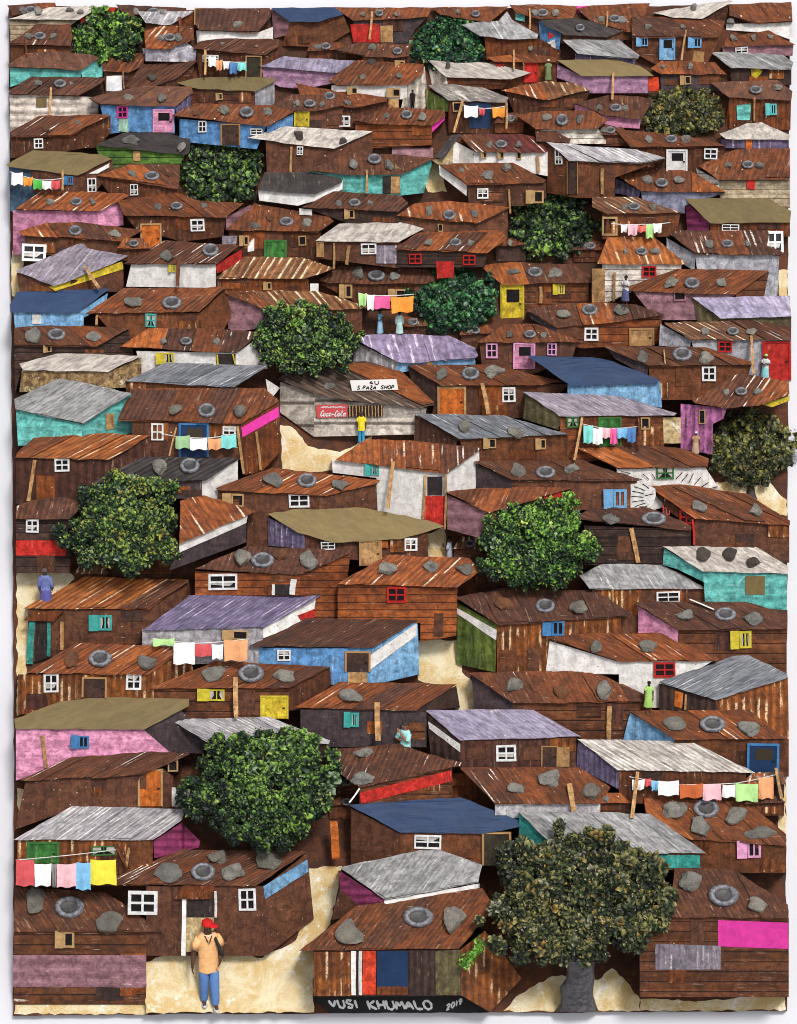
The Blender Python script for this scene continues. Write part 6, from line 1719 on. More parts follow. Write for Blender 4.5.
def person(x, yf, hpx, label, top, bottom, turn=0.0, hair=(28, 24, 24), headgear=None, skirt=False, arms='down', stride=0.0, detail=False, n=None, skinc=SKIN_C, sleeve=.72, extras=()):
    """turn = 0 faces the viewer; positive turns towards the viewer's right."""
    Hm = hpx * S / math.cos(BETA)
    if n is None:
        n = FOOT_N[(x, yf)]
    org = P(x, yf, n)
    root = empty('person', org)
    root.rotation_euler = (0, 0, turn)
    tag(root, label, 'person')
    A = {'down': (((.118, .0, .66), (.122, -.02, .51)), ((.118, .0, .66), (.122, -.02, .51))),
         'walk': (((.138, .01, .66), (.158, -.03, .53)), ((.132, .03, .67), (.108, -.07, .60))),
         'fold': (((.12, -.02, .67), (.03, -.10, .68)), ((.12, -.02, .67), (.05, -.11, .72))),
         'chin': (((.13, -.06, .66), (.02, -.11, .70)), ((.11, -.07, .68), (-.01, -.11, .83)))}[arms]
    vs = [(0, 0, .52), (0, .005, .62), (0, .008, .74), (0, .0, .825), (0, -.005, .868), (0, -.008, .905), (0, -.008, .945), (0, -.004, .975)]
    ed = [(i, i + 1) for i in range(7)]
    rd = [(.078, .058), (.066, .05), (.088, .055), (.042, .036), (.03, .03), (.042, .046), (.048, .056), (.032, .038)]
    hands = []
    for s, (el, wr) in ((-1, A[0]), (1, A[1])):
        i = len(vs)
        vs += [(s * .092, .004, .795), (s * el[0], el[1], el[2]), (s * wr[0], wr[1], wr[2])]
        w_ = Vector(vs[-1]); d = (w_ - Vector(vs[-2])).normalized()
        vs.append(tuple(w_ + d * .045))
        ed += [(2, i), (i, i + 1), (i + 1, i + 2), (i + 2, i + 3)]
        rd += [.034, .026, .018, (.02, .013)]
        hands.append((s, w_, d))
    feet = []
    for s in (-1, 1):
        i = len(vs)
        st = stride * s
        vs += [(s * .045, 0, .49), (s * .048, -.012 - st * .4, .275), (s * .05, .015 - st, .05), (s * .055, -.075 - st, .022)]
        ed += [(0, i), (i, i + 1), (i + 1, i + 2), (i + 2, i + 3)]
        rd += [.055, .037, .025, (.026, .018)]
        feet.append(st)
    sc = lambda L_: [tuple(c * Hm for c in v) for v in L_]
    sr = lambda L_: [tuple(c * Hm for c in r) if isinstance(r, tuple) else r * Hm for r in L_]
    me = skin_mesh(sc(vs), ed, sr(rd))
    bm = bmesh.new(); bm.from_mesh(me)
    # fingers, thumb
    for s, w_, d in hands:
        side = d.cross(Vector((0, 1, 0)))
        side = (side if side.length > .1 else Vector((1, 0, 0))).normalized()
        fwd = d.cross(side).normalized()
        if fwd.y > 0:
            fwd = -fwd
        palm = w_ + d * .05
        for k, L_ in enumerate((.036, .044, .041, .032)):
            b = palm + fwd * (.014 - .0095 * k) + d * .006
            m_ = b + d * L_ * .5 + side * (-s * .006)
            e = b + d * L_ * .9 + side * (-s * .018) * s * s
            add_tube(bm, [tuple(p * Hm for p in q) for q in (b - d * .02, b, m_, e)], [.0056 * Hm, .0056 * Hm, .005 * Hm, .0036 * Hm])
        tb = w_ + d * .018 + fwd * .012
        add_tube(bm, [tuple(p * Hm for p in q) for q in (tb, tb + fwd * .014 + d * .014, tb + fwd * .016 + d * .034)], [.0062 * Hm, .0058 * Hm, .004 * Hm])
    # face: nose, ears, eyes, mouth
    add_ball(bm, (0, -.066 * Hm, .925 * Hm), .010 * Hm, 0, (.8, 1, 1.3))
    for s in (-1, 1):
        add_ball(bm, (s * .053 * Hm, -.002 * Hm, .928 * Hm), .013 * Hm, 0, (.4, .8, 1.2))
        add_ball(bm, (s * .020 * Hm, -.053 * Hm, .937 * Hm), .0085 * Hm, 1, (1, .7, .7))
        add_ball(bm, (s * .020 * Hm, -.0595 * Hm, .937 * Hm), .0045 * Hm, 2)
    add_ball(bm, (0, -.056 * Hm, .902 * Hm), .013 * Hm, 3, (1.2, .5, .35))
    bm.to_mesh(me); bm.free()
    me.name = 'body'
    me.materials.clear()
    for c, k in ((skinc, 'skin_%d' % skinc[0]), ((226, 220, 212), 'eye_white'), ((24, 20, 18), 'eye_dark'), ((112, 60, 54), 'lip')):
        me.materials.append(paint(k, c, var=.15, bump=.05))
    link('body', me, None, root)

    def garment(name, idx_verts, edges, radii, colr, rootv=0):
        g = skin_mesh(sc(idx_verts), edges, sr(radii), rootv)
        g.name = name
        g.materials.clear()
        return link(name, g, cloth_mat(colr), root)
    # top: loose shirt, lofted rings, with open sleeves
    bms = bmesh.new()
    hem = .43 if not skirt else .52
    prof = [(.85, .05, .044), (.836, .078, .056), (.812, .098, .062), (.77, .106, .064), (.69, .099, .066), (.60, .097, .067), (.52, .099, .07), (hem, .103, .073)]
    prof = [q for q in prof if q[0] >= hem]
    seg = 26
    rings = []
    for zi, (z, a_, b_) in enumerate(prof):
        ring = []
        for k in range(seg):
            th = k * 2 * math.pi / seg
            fold = 1 + (.035 * math.sin(k * 1.9 + z * 9) + .02 * math.sin(k * 3.3 - z * 21)) * min(1, zi / 4)
            ring.append(bms.verts.new((a_ * Hm * math.cos(th) * fold, (b_ * math.sin(th) * fold + .004) * Hm, (z + .006 * math.sin(k * 1.3) * (zi > 5)) * Hm)))
        rings.append(ring)
    for r0, r1 in zip(rings, rings[1:]):
        for k in range(seg):
            f = bms.faces.new((r0[k], r0[(k + 1) % seg], r1[(k + 1) % seg], r1[k])); f.smooth = True
    for s, (el, wr) in ((-1, A[0]), (1, A[1])):
        sh_ = Vector((s * .078, .004, .795)); e_ = Vector((s * el[0], el[1], el[2])); w_ = Vector((s * wr[0], wr[1], wr[2]))
        mid = sh_.lerp(e_, .45) + Vector((s * .004, 0, .004))
        pts = [sh_, mid, sh_.lerp(e_, min(1, sleeve))]
        rr_ = [.044, .042, .047]
        if sleeve > 1:
            pts.append(e_.lerp(w_, sleeve - .4)); rr_.append(.04)
        add_tube(bms, [tuple(c * Hm for c in q) for q in pts], [c * Hm for c in rr_], 12)
    g = bpy.data.meshes.new('shirt'); bms.to_mesh(g); bms.free()
    link('shirt', g, cloth_mat(top), root)
    if skirt:
        bmk = bmesh.new()
        prof = [(.585, .080), (.53, .094), (.45, .108), (.36, .118), (.26, .13), (.2, .136)]
        seg = 24
        rings = []
        for z, r in prof:
            rings.append([bmk.verts.new((r * Hm * math.cos(k * 2 * math.pi / seg) * (1 + .05 * math.sin(k * 2.5) * (.6 - z)), r * .8 * Hm * math.sin(k * 2 * math.pi / seg), z * Hm)) for k in range(seg)])
        for a_, b_ in zip(rings, rings[1:]):
            for k in range(seg):
                f = bmk.faces.new((a_[k], a_[(k + 1) % seg], b_[(k + 1) % seg], b_[k])); f.smooth = True
        g = bpy.data.meshes.new('skirt'); bmk.to_mesh(g); bmk.free()
        link('skirt', g, cloth_mat(bottom), root)
    else:
        pv = [(0, 0, .53), (0, 0, .47)]
        pe = [(0, 1)]
        pr = [(.082, .064), (.084, .064)]
        for s in (-1, 1):
            i = len(pv)
            st = stride * s
            pv += [(s * .047, 0, .44), (s * .048, -.012 - st * .4, .275), (s * .05, .012 - st, .03)]
            pe += [(1, i), (i, i + 1), (i + 1, i + 2)]
            pr += [.062, .05, .042]
        garment('trousers', pv, pe, pr, bottom)
    # hair or headgear
    bmk = bmesh.new()
    add_ball(bmk, (0, .006 * Hm, .948 * Hm), .062 * Hm, 0, (.94, 1.06, .86))
    hc = (0, 0, .93 * Hm)
    dead = [v for v in bmk.verts if v.co.z < .938 * Hm and v.co.y < .02 * Hm or v.co.z < .9 * Hm]
    bmesh.ops.delete(bmk, geom=dead, context='VERTS')
    if headgear == 'cap':
        hd = Vector((0, 0, .94 * Hm))
        g = bmesh.ops.create_grid(bmk, x_segments=6, y_segments=4, size=.05 * Hm)
        for v in g['verts']:
            u_, w_ = v.co.x / (.05 * Hm), (v.co.y / (.05 * Hm) + 1) / 2
            v.co = Vector((u_ * .05 * Hm * (1 - .35 * w_), -.045 * Hm - w_ * .075 * Hm * (1 - .25 * u_ * u_), (.962 - .004 * w_ - .015 * u_ * u_) * Hm))
            v.co.rotate(Quaternion((0, 0, 1), .95))
    g = bpy.data.meshes.new('cap' if headgear else 'hair'); bmk.to_mesh(g); bmk.free()
    g.polygons.foreach_set('use_smooth', [True] * len(g.polygons))
    link({'cap': 'cap', 'scarf': 'headscarf', None: 'hair'}[headgear], g, cloth_mat(hair), root)
    # shoes
    for s in (-1, 1):
        bmk = bmesh.new()
        add_ball(bmk, (s * .052 * Hm, (-.03 - stride * s) * Hm, .022 * Hm), .03 * Hm, 0, (.95, 2.0, .85))
        g = bpy.data.meshes.new('shoe'); bmk.to_mesh(g); bmk.free()
        link('shoe', g, cloth_mat((200, 198, 196) if detail else (60, 54, 50)), root)
    if 'bag' in extras:
        bmk = bmesh.new()
        add_tube(bmk, [tuple(c * Hm for c in p) for p in ((.05, .03, .835), (.07, -.055, .80), (.098, -.075, .72), (.118, -.06, .62), (.125, .0, .56))], [.016 * Hm] * 5, 8)
        add_ball(bmk, (.128 * Hm, .03 * Hm, .60 * Hm), .06 * Hm, 0, (.5, .9, 1.3))
        g = bpy.data.meshes.new('shoulder_bag'); bmk.to_mesh(g); bmk.free()
        link('shoulder_bag', g, cloth_mat((52, 50, 50)), root)
        bmk = bmesh.new()
        add_tube(bmk, [tuple(c * Hm for c in p) for p in ((-.035, -.045, .845), (-.012, -.072, .80), (.0, -.082, .765), (.012, -.072, .80), (.035, -.045, .845))], [.006 * Hm] * 5, 6)
        g = bpy.data.meshes.new('necklace'); bmk.to_mesh(g); bmk.free()
        link('necklace', g, cloth_mat((60, 52, 48)), root)
        bmk = bmesh.new()
        add_tube(bmk, [tuple(c * Hm for c in p) for p in ((-.045, .01, .85), (-.035, -.04, .842), (0, -.056, .836), (.035, -.04, .842), (.045, .01, .85))], [.007 * Hm] * 5, 6)
        g = bpy.data.meshes.new('collar'); bmk.to_mesh(g); bmk.free()
        link('collar', g, cloth_mat((226, 222, 218)), root)
    return root


person(210, 1007, 93, 'person in peach shirt, blue jeans and red cap walking in the front yard', (246, 190, 132), (98, 136, 194), turn=0.2, hair=(196, 36, 36), headgear='cap', arms='walk', stride=.05, detail=True, n=0.285, sleeve=.8, extras=('bag',))
person(405, 775, 55, 'person in pale turquoise shirt resting chin on hand before the plum wall', (166, 226, 222), (70, 70, 80), turn=-0.7, hair=(58, 52, 52), arms='chin', skinc=(150, 98, 80), sleeve=.9)
person(47, 612, 44, 'person in violet blue clothes seen from behind in the left sandy yard', (112, 122, 178), (96, 94, 160), turn=math.pi, hair=(96, 84, 84), skirt=True, sleeve=1.3)
person(449, 572, 36, 'person in patterned pale shirt seated by the sand strip below the olive roof', (176, 186, 202), (150, 190, 204), turn=-1.9, arms='fold', sleeve=.9)
person(648, 712, 31, 'person in lime green dress against the white wall with red window', (172, 212, 120), (166, 206, 112), skirt=True)
person(361.5, 444, 32, 'person in yellow shirt and blue shorts at the counter of the shop', (232, 214, 56), (58, 150, 190), turn=math.pi, hair=(72, 56, 56), sleeve=.8)
person(695, 458, 26, 'person with pale headscarf in front of the bright pink wall', (176, 140, 112), (190, 160, 136), hair=(206, 204, 210), headgear='scarf', skirt=True)
person(380, 338, 28, 'person in blue and yellow bending under the pink cloth', (118, 172, 206), (150, 190, 214), turn=1.2, arms='fold', skirt=True, sleeve=.9)
person(399.5, 338, 26, 'person in pale mint clothes under the orange cloth', (192, 222, 218), (184, 216, 212), turn=math.pi, skirt=True, sleeve=1.3)
person(625, 306, 29, 'person with dark hair in white top by the white planked wall', (206, 202, 206), (88, 94, 130), turn=-.6, arms='fold', skirt=True, sleeve=.9)
person(764.5, 384, 29, 'person in lime headscarf and turquoise dress beside the red door', (200, 206, 204), (140, 204, 208), hair=(150, 200, 112), headgear='scarf', skirt=True, turn=-.3, arms='fold')
person(548, 84, 23, 'person in green dress with pale headscarf beside the red door near the top', (120, 140, 96), (112, 134, 88), hair=(206, 200, 190), headgear='scarf', skirt=True)
person(412.5, 110, 19, 'person in black clothes against the white corrugated wall near the top', (40, 36, 38), (34, 32, 34), turn=-.4)

# ------------------------------------------------------------------ trees
from mathutils import Quaternion
PALS = {
 'green': [((17, 27, 20), .34), ((34, 54, 32), .30), ((66, 98, 46), .18), ((122, 156, 66), .09), ((156, 172, 84), .03), ((120, 138, 112), .06)],
 'bright': [((18, 30, 20), .30), ((36, 62, 32), .30), ((68, 110, 44), .20), ((124, 164, 62), .12), ((166, 182, 90), .04), ((136, 152, 126), .06)],
 'teal': [((16, 34, 26), .32), ((28, 66, 42), .32), ((48, 104, 60), .20), ((84, 140, 82), .08), ((118, 146, 70), .04), ((126, 150, 136), .04)],
 'olive': [((34, 36, 24), .30), ((62, 68, 38), .28), ((96, 102, 56), .20), ((142, 136, 66), .10), ((160, 126, 58), .06), ((136, 138, 112), .06)],
 'mixed': [((18, 32, 22), .36), ((34, 60, 36), .30), ((66, 102, 48), .18), ((140, 156, 70), .10), ((166, 150, 66), .03), ((136, 148, 122), .07)],
 'drab': [((28, 33, 24), .30), ((52, 62, 38), .30), ((86, 96, 56), .20), ((138, 130, 80), .09), ((172, 134, 64), .05), ((152, 150, 132), .10)],
}
paint('bark', (78, 72, 70), rough=0.8, var=0.5, bump=0.9)
paint('bark_dark', (104, 101, 106), rough=0.55, var=0.7, bump=1.0)


def tint_attr(me, cols):
    a = me.color_attributes.new('tint', 'FLOAT_COLOR', 'POINT')
    a.data.foreach_set('color', [v for c in cols for v in (*c, 1.0)])


def make_tree(idx, x, y, rx, ry, pal, trunk, label, short):
    rx, ry = rx * .94, ry * .96
    rr = random.Random(40 + idx)
    n0 = buf_max(x - rx * .7, y - ry * .7, x + rx * .7, y + ry * .7, 88) - 0.02
    foot = (trunk[0], trunk[2]) if trunk else (x, y + ry * 0.92)
    nfoot = 0.02 if trunk else max(0.0, buf_max(foot[0] - 3, foot[1] - 2, foot[0] + 3, foot[1] + 2, 50))
    root = empty('tree', P(*foot, nfoot))
    org = P(*foot, nfoot)
    tag(root, label, 'tree', 'trees among the shacks')
    rz = 0.42 * min(rx, ry) * S
    # --- trunk with limbs
    mb = MB(org)

    def limb(a, b, r0, r1, bend=0.0):
        K = 6
        rings = []
        for i in range(K + 1):
            t = i / K
            c = Vector(a).lerp(Vector(b), t)
            c.x += bend * math.sin(t * math.pi) + rr.uniform(-.1, .1) * r0
            r = r0 + (r1 - r0) * t
            if i == 0 and trunk:
                r *= 1.25
            rings.append([P(c.x + r * math.cos(q * math.pi / 4) * rr.uniform(.9, 1.1), c.y, c.z + r * S * math.sin(q * math.pi / 4)) for q in range(8)])
        for A, B in zip(rings, rings[1:]):
            for q in range(8):
                mb.face([A[q], A[(q + 1) % 8], B[(q + 1) % 8], B[q]])
    tw = trunk[3] / 2 if trunk else max(2.2, rx * 0.07)
    topy = trunk[1] if trunk else y + ry * 0.2
    limb((foot[0], foot[1], nfoot), (x, topy, n0), tw, tw * 0.75, rr.uniform(-2, 2))
    for k in range(6):
        a = math.pi * (0.1 + 0.8 * k / 5) + rr.uniform(-.1, .1)
        limb((x, topy, n0), (x + math.cos(a) * rx * 0.75, y - math.sin(a) * ry * 0.6 + ry * .15, n0 + rz * rr.uniform(.1, .5)), tw * 0.5, tw * 0.15, rr.uniform(-3, 3))
    link('trunk', mb.mesh('trunk', smooth=True), MATS['paint_bark_dark' if pal == 'drab' else 'paint_bark'], root)
    # --- crown: clumps of small crumpled leaves
    names = PALS[pal]
    cols = [lin(c) for c, _ in names]
    ws = [w_ for _, w_ in names]
    V, F, C = [], [], []
    cr = 0.085 * math.sqrt(rx * ry) + 2.4
    ncl = int(4.2 * rx * ry / (cr * cr))
    o1 = Vector((rr.uniform(-9, 9), rr.uniform(-9, 9), 0))
    clumps = []
    # main lobes first, then clumps over each lobe: deep hollows stay between lobes
    lobes = []
    tries = 0
    lr = 0.33
    while len(lobes) < 22 and tries < 1500:
        tries += 1
        u, v = rr.uniform(-1, 1), rr.uniform(-1, .82)
        a = math.atan2(v, u)
        lim = 0.80 + 0.20 * mnoise.noise(Vector((math.cos(a) * 1.9, math.sin(a) * 1.9, 0)) + o1)
        if math.hypot(u, v) > lim or any(math.hypot(u - q[0], v - q[1]) < lr * .88 for q in lobes):
            continue
        lobes.append((u, v, lr * rr.uniform(.75, 1.15), rr.choice((-.16, -.06, .02, .1))))
    for u0, v0, l_, lb in lobes:
        dome = math.sqrt(max(0, 1 - (math.hypot(u0, v0) / 1.2) ** 2))
        m_ = max(5, int(ncl / len(lobes)))
        for _ in range(m_):
            a, q = rr.uniform(0, 6.28), math.sqrt(rr.random()) * l_
            u, v = u0 + math.cos(a) * q, v0 + math.sin(a) * q
            loc = math.sqrt(max(0, 1 - (q / l_) ** 2 * .9))
            bias = lb - .16 * (v - v0) / l_ + .08 * (u - u0) / l_ + .12 * (loc - .6)  # painted light: lobe tops and right sides get a brighter colour
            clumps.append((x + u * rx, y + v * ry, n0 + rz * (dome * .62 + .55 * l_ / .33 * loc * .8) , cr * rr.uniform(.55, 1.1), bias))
    k_ = 0
    while k_ < int(ncl * .55):          # inner foliage, tinted darker as painted shade between the lobes
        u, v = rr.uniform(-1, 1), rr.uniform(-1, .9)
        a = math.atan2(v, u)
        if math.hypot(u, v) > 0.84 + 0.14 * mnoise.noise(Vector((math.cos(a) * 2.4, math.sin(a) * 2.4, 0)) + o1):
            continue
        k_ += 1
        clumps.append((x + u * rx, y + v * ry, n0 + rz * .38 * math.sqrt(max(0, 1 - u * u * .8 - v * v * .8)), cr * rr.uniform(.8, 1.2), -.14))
    sub = 3 if rx > 44 else 2
    uni = bmesh.new()
    bmesh.ops.create_icosphere(uni, subdivisions=sub, radius=1)
    uni.verts.index_update()
    UV_ = [vt.co.copy() for vt in uni.verts]
    UF_ = [tuple(vt.index for vt in fc.verts) for fc in uni.faces]
    uni.free()
    order = sorted(range(len(cols)), key=lambda i: sum(cols[i]))
    for cx, cy, cn, r, d in clumps:
        # a clump of crumpled leaves: rough folded surface, shade painted into folds and undersides, light onto tops, dry-brushed pale tips
        cb = d + rr.uniform(-.1, .1)
        kk = rr.choices(range(len(cols)), ws)[0]
        hi = cols[kk] if kk >= 2 else cols[2]
        tip = cols[3] if rr.random() < .7 else cols[rr.randrange(3, len(cols))]
        oo = Vector((rr.uniform(-90, 90), rr.uniform(-90, 90), rr.uniform(-90, 90)))
        i0 = len(V)
        fr = 2.0 + r * 0.06
        for co_ in UV_:
            w1 = mnoise.noise(co_ * fr + oo)
            w2 = mnoise.noise(co_ * fr * 2.6 + oo * 1.7)
            w3 = rr.uniform(-1, 1)
            f_ = 0.86 + 0.6 * w1 + 0.42 * w2 + .12 * w3
            q = co_ * f_
            V.append(P(cx + q.x * r, cy - q.y * r, cn + q.z * r * S * .85) - org)
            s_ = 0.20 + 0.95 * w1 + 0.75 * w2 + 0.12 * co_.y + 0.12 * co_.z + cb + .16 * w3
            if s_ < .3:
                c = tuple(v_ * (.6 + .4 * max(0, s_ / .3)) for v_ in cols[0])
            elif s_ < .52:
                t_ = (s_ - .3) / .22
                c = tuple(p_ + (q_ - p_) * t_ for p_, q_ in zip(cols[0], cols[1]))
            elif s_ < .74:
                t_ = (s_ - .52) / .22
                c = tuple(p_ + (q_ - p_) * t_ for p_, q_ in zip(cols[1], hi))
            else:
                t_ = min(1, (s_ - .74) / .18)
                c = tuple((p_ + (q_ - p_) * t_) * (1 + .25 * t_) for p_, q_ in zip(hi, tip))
            C.append(c)
        for fc in UF_:
            F.append(tuple(i0 + q_ for q_ in fc))
        ls = 0.9 + 0.04 * r
        for _ in range(int(16 + r * r * 0.16)):
            g = Vector((rr.gauss(0, 1), rr.gauss(0, 1), abs(rr.gauss(0, 1)) * .8)).normalized()
            rad = r * rr.uniform(.85, 1.3)
            lx, ly, ln = cx + g.x * rad, cy - g.y * rad, cn + g.z * rad * S * .85
            k = rr.choices(range(len(cols)), ws)[0]
            if g.y < -.1 and k >= 2:  # leaves low on the clump keep dark tones, shade put into colour
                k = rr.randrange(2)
            c = tuple(v_ * rr.uniform(.7, 1.2) for v_ in cols[k])
            nrm = (g + Vector((rr.gauss(0, .6), rr.gauss(0, .6), rr.gauss(0, .4)))).normalized()
            t1 = nrm.orthogonal().normalized()
            t1.rotate(Quaternion(nrm, rr.uniform(0, 6.28)))
            t2 = nrm.cross(t1)
            a_, b_ = ls * rr.uniform(.6, 1.5), ls * rr.uniform(.4, .9)
            i0 = len(V)
            for (p_, q_, w_) in ((-a_, 0, 0), (-a_ * .2, -b_, .35), (a_, rr.uniform(-.3, .3), -.1), (a_ * .1, b_, .35)):
                wv = t1 * p_ + t2 * q_ + nrm * (w_ * ls)
                V.append(P(lx + wv.x, ly - wv.y, ln + wv.z * S) - org)
                C.append(c)
            F.append((i0, i0 + 1, i0 + 2)); F.append((i0, i0 + 2, i0 + 3))
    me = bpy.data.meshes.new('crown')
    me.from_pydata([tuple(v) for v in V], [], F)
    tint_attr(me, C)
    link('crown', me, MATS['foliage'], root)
    return len(F)


nf_total = 0
for ti, t in enumerate(TREES):
    nf_total += make_tree(ti, *t)
print('leaf faces', nf_total)
# the fresh green sprig at the left foot of the biggest tree
def sprig():
    rr = random.Random(5)
    base = (462, 968)
    n = buf_max(455, 938, 486, 970, 95) + 0.08
    org = P(*base, n)
    V, F, C = [], [], []
    for k in range(130):
        t = rr.random()
        cx, cy = 463 + 20 * t + rr.gauss(0, 2.6), 966 - 24 * t + rr.gauss(0, 3)
        c = lin(rr.choice([(110, 164, 60), (84, 136, 48), (136, 184, 84), (60, 104, 40)]))
        a = rr.uniform(0, 6.28)
        i0 = len(V)
        for dx, dy, dz in ((-2.4, 0, 0), (0, -1.2, .5), (2.4, 0, 0), (0, 1.2, .5)):
            V.append(P(cx + dx * math.cos(a) - dy * math.sin(a), cy + dx * math.sin(a) + dy * math.cos(a), n + S * (dz + rr.uniform(-2, 2))) - org)
            C.append(c)
        F.append((i0, i0 + 1, i0 + 2)); F.append((i0, i0 + 2, i0 + 3))
    me = bpy.data.meshes.new('bush')
    me.from_pydata([tuple(v) for v in V], [], F)
    tint_attr(me, C)
    tag(link('bush', me, MATS['foliage'], None, org), 'small light green sprig of leaves at the left foot of the biggest tree', 'plant')


sprig()

# ------------------------------------------------------------------ lettering
GLY = {
 'V': [[(0, 1), (.45, 0), (.95, 1)]], 'U': [[(.05, 1), (.05, .25), (.3, 0), (.65, 0), (.9, .3), (.9, 1)]],
 'S': [[(.9, .85), (.6, 1), (.2, .9), (.15, .65), (.5, .5), (.85, .35), (.75, .08), (.4, 0), (.05, .15)]],
 'I': [[(.4, 1), (.4, 0)]], 'K': [[(.1, 1), (.1, 0)], [(.95, 1), (.12, .48), (.95, 0)]],
 'H': [[(.1, 1), (.1, 0)], [(.9, 1), (.9, 0)], [(.1, .5), (.9, .5)]], 'M': [[(0, 0), (.15, 1), (.5, .3), (.85, 1), (1, 0)]],
 'A': [[(0, 0), (.48, 1), (.95, 0)], [(.2, .36), (.78, .36)]], 'L': [[(.1, 1), (.1, 0), (.9, .02)]],
 'O': [[(.5, 1), (.15, .85), (.02, .5), (.15, .12), (.5, 0), (.85, .14), (.98, .5), (.85, .86), (.5, 1)]],
 '2': [[(.08, .75), (.3, 1), (.7, .98), (.85, .7), (.5, .35), (.05, 0), (.95, .03)]],
 '0': [[(.5, 1), (.15, .8), (.08, .5), (.15, .18), (.5, 0), (.85, .2), (.92, .5), (.85, .82), (.5, 1)]],
 '1': [[(.3, .78), (.55, 1), (.5, 0)]], '9': [[(.85, .7), (.6, .45), (.25, .52), (.15, .78), (.4, 1), (.75, .95), (.85, .7), (.75, .25), (.45, 0)]],
 '4': [[(.7, 0), (.7, 1), (.05, .32), (.95, .32)]], '.': [[(.4, 0), (.5, .1)]],
 'P': [[(.12, 0), (.12, 1), (.6, 1), (.85, .78), (.6, .5), (.12, .48)]], 'Z': [[(.08, 1), (.9, 1), (.08, 0), (.95, 0)]],
 'c': [[(.85, .5), (.55, .62), (.2, .5), (.08, .25), (.25, .02), (.6, 0), (.95, .12)]],
 'o': [[(.5, .62), (.15, .5), (.08, .25), (.3, 0), (.7, .05), (.88, .3), (.75, .55), (.5, .62), (.95, .55)]],
 'a': [[(.75, .55), (.4, .62), (.1, .42), (.12, .1), (.4, 0), (.7, .2), (.78, .6), (.75, .1), (1.0, .05)]],
 'l': [[(.1, .15), (.5, .7), (.55, 1.05), (.35, 1.1), (.25, .6), (.35, .05), (.8, .08)]],
 'C': [[(.95, .8), (.8, 1.1), (.4, 1.0), (.1, .6), (.1, .2), (.4, -.05), (.85, .1), (1.3, .3)]],
 '-': [[(.1, .35), (.8, .38)]],
}


def strokes(text, x0, x1, ybase, hgt, slant=0.0, rise=0.0, wfac=1.0, jit=0.03, gap=0.28, seed=3):
    rr = random.Random(seed)
    adv = []
    for ch in text:
        adv.append(0.55 if ch in ' ' else (0.45 if ch in 'I1.' else 1.0))
    tot = sum(adv) + gap * (len(text) - 1)
    k = (x1 - x0) / tot
    out = []
    cx = 0
    for ch, a in zip(text, adv):
        if ch != ' ':
            for st in GLY[ch]:
                pl = []
                for gx, gy in st:
                    X = x0 + (cx + gx * a) * k
                    Y = ybase - gy * hgt
                    X += slant * gy * hgt
                    Y -= rise * (X - x0)
                    pl.append((X + rr.uniform(-jit, jit) * hgt, Y + rr.uniform(-jit, jit) * hgt))
                out.append(pl)
        cx += a + gap
    return out


def ribbon(mb, pl, wd, nf):
    pts = []
    for a, b in zip(pl, pl[1:]):
        for t in range(4):
            pts.append((a[0] + (b[0] - a[0]) * t / 4, a[1] + (b[1] - a[1]) * t / 4))
    pts.append(pl[-1])
    # soften corners
    for _ in range(2):
        pts = [pts[0]] + [((p[0] + 2 * q[0] + r[0]) / 4, (p[1] + 2 * q[1] + r[1]) / 4) for p, q, r in zip(pts, pts[1:], pts[2:])] + [pts[-1]]
    L, R = [], []
    m = len(pts)
    for i, p in enumerate(pts):
        a, b = pts[max(0, i - 1)], pts[min(m - 1, i + 1)]
        d = Vector((b[0] - a[0], b[1] - a[1]))
        if d.length < 1e-6:
            d = Vector((1, 0))
        d.normalize()
        w_ = wd * (0.5 + 0.12 * math.sin(i * 1.3)) * (0.75 if i in (0, m - 1) else 1)
        L.append((p[0] - d.y * w_, p[1] + d.x * w_)); R.append((p[0] + d.y * w_, p[1] - d.x * w_))
    for i in range(m - 1):
        mb.face([P(*q, nf(*q)) for q in (L[i], L[i + 1], R[i + 1], R[i])])


# name board along the bottom edge
nb = buf_max(315, 998, 485, 1011, 92) + 0.10
bpoly = [(309, 996), (380, 995.5), (463, 995.5), (474, 1003), (489, 1012.5), (410, 1013), (330, 1013), (318, 1003)]
org = P(400, 1013, nb)
root = empty('sign_board', org)
tag(root, 'long black board with white hand painted lettering along the bottom edge', 'sign')
mb = MB(org)
rp = rough_edge(bpoly, 0.4, 10)
top = [P(x, y, nb) for x, y in rp]; bot = [P(x, y, nb - 0.08) for x, y in rp]
for t in tri_poly(rp):
    mb.face([top[i] for i in t]); mb.face([bot[i] for i in t])
for i in range(len(rp)):
    j = (i + 1) % len(rp)
    mb.face([top[i], top[j], bot[j], bot[i]])
link('board', mb.mesh('board'), MATS['black'], root)
for wi, word in enumerate((strokes('VUSI', 331, 359, 1008, 8.0, slant=-.35, seed=2, gap=.22), strokes('KHUMALO', 369, 433, 1009.3, 8.8, slant=-.3, seed=5, gap=.12), strokes('2019', 446, 461.5, 1010.5, 5.4, slant=.2, rise=.42, seed=8))):
    mb = MB(org)
    for k_, pl in enumerate(word):
        ribbon(mb, pl, 2.3 if wi < 2 else 1.5, lambda x, y, q=k_: nb + 0.008 + 0.0007 * q)
    link('lettering', mb.mesh('lettering', fix=False), MATS['letter_white'], root)

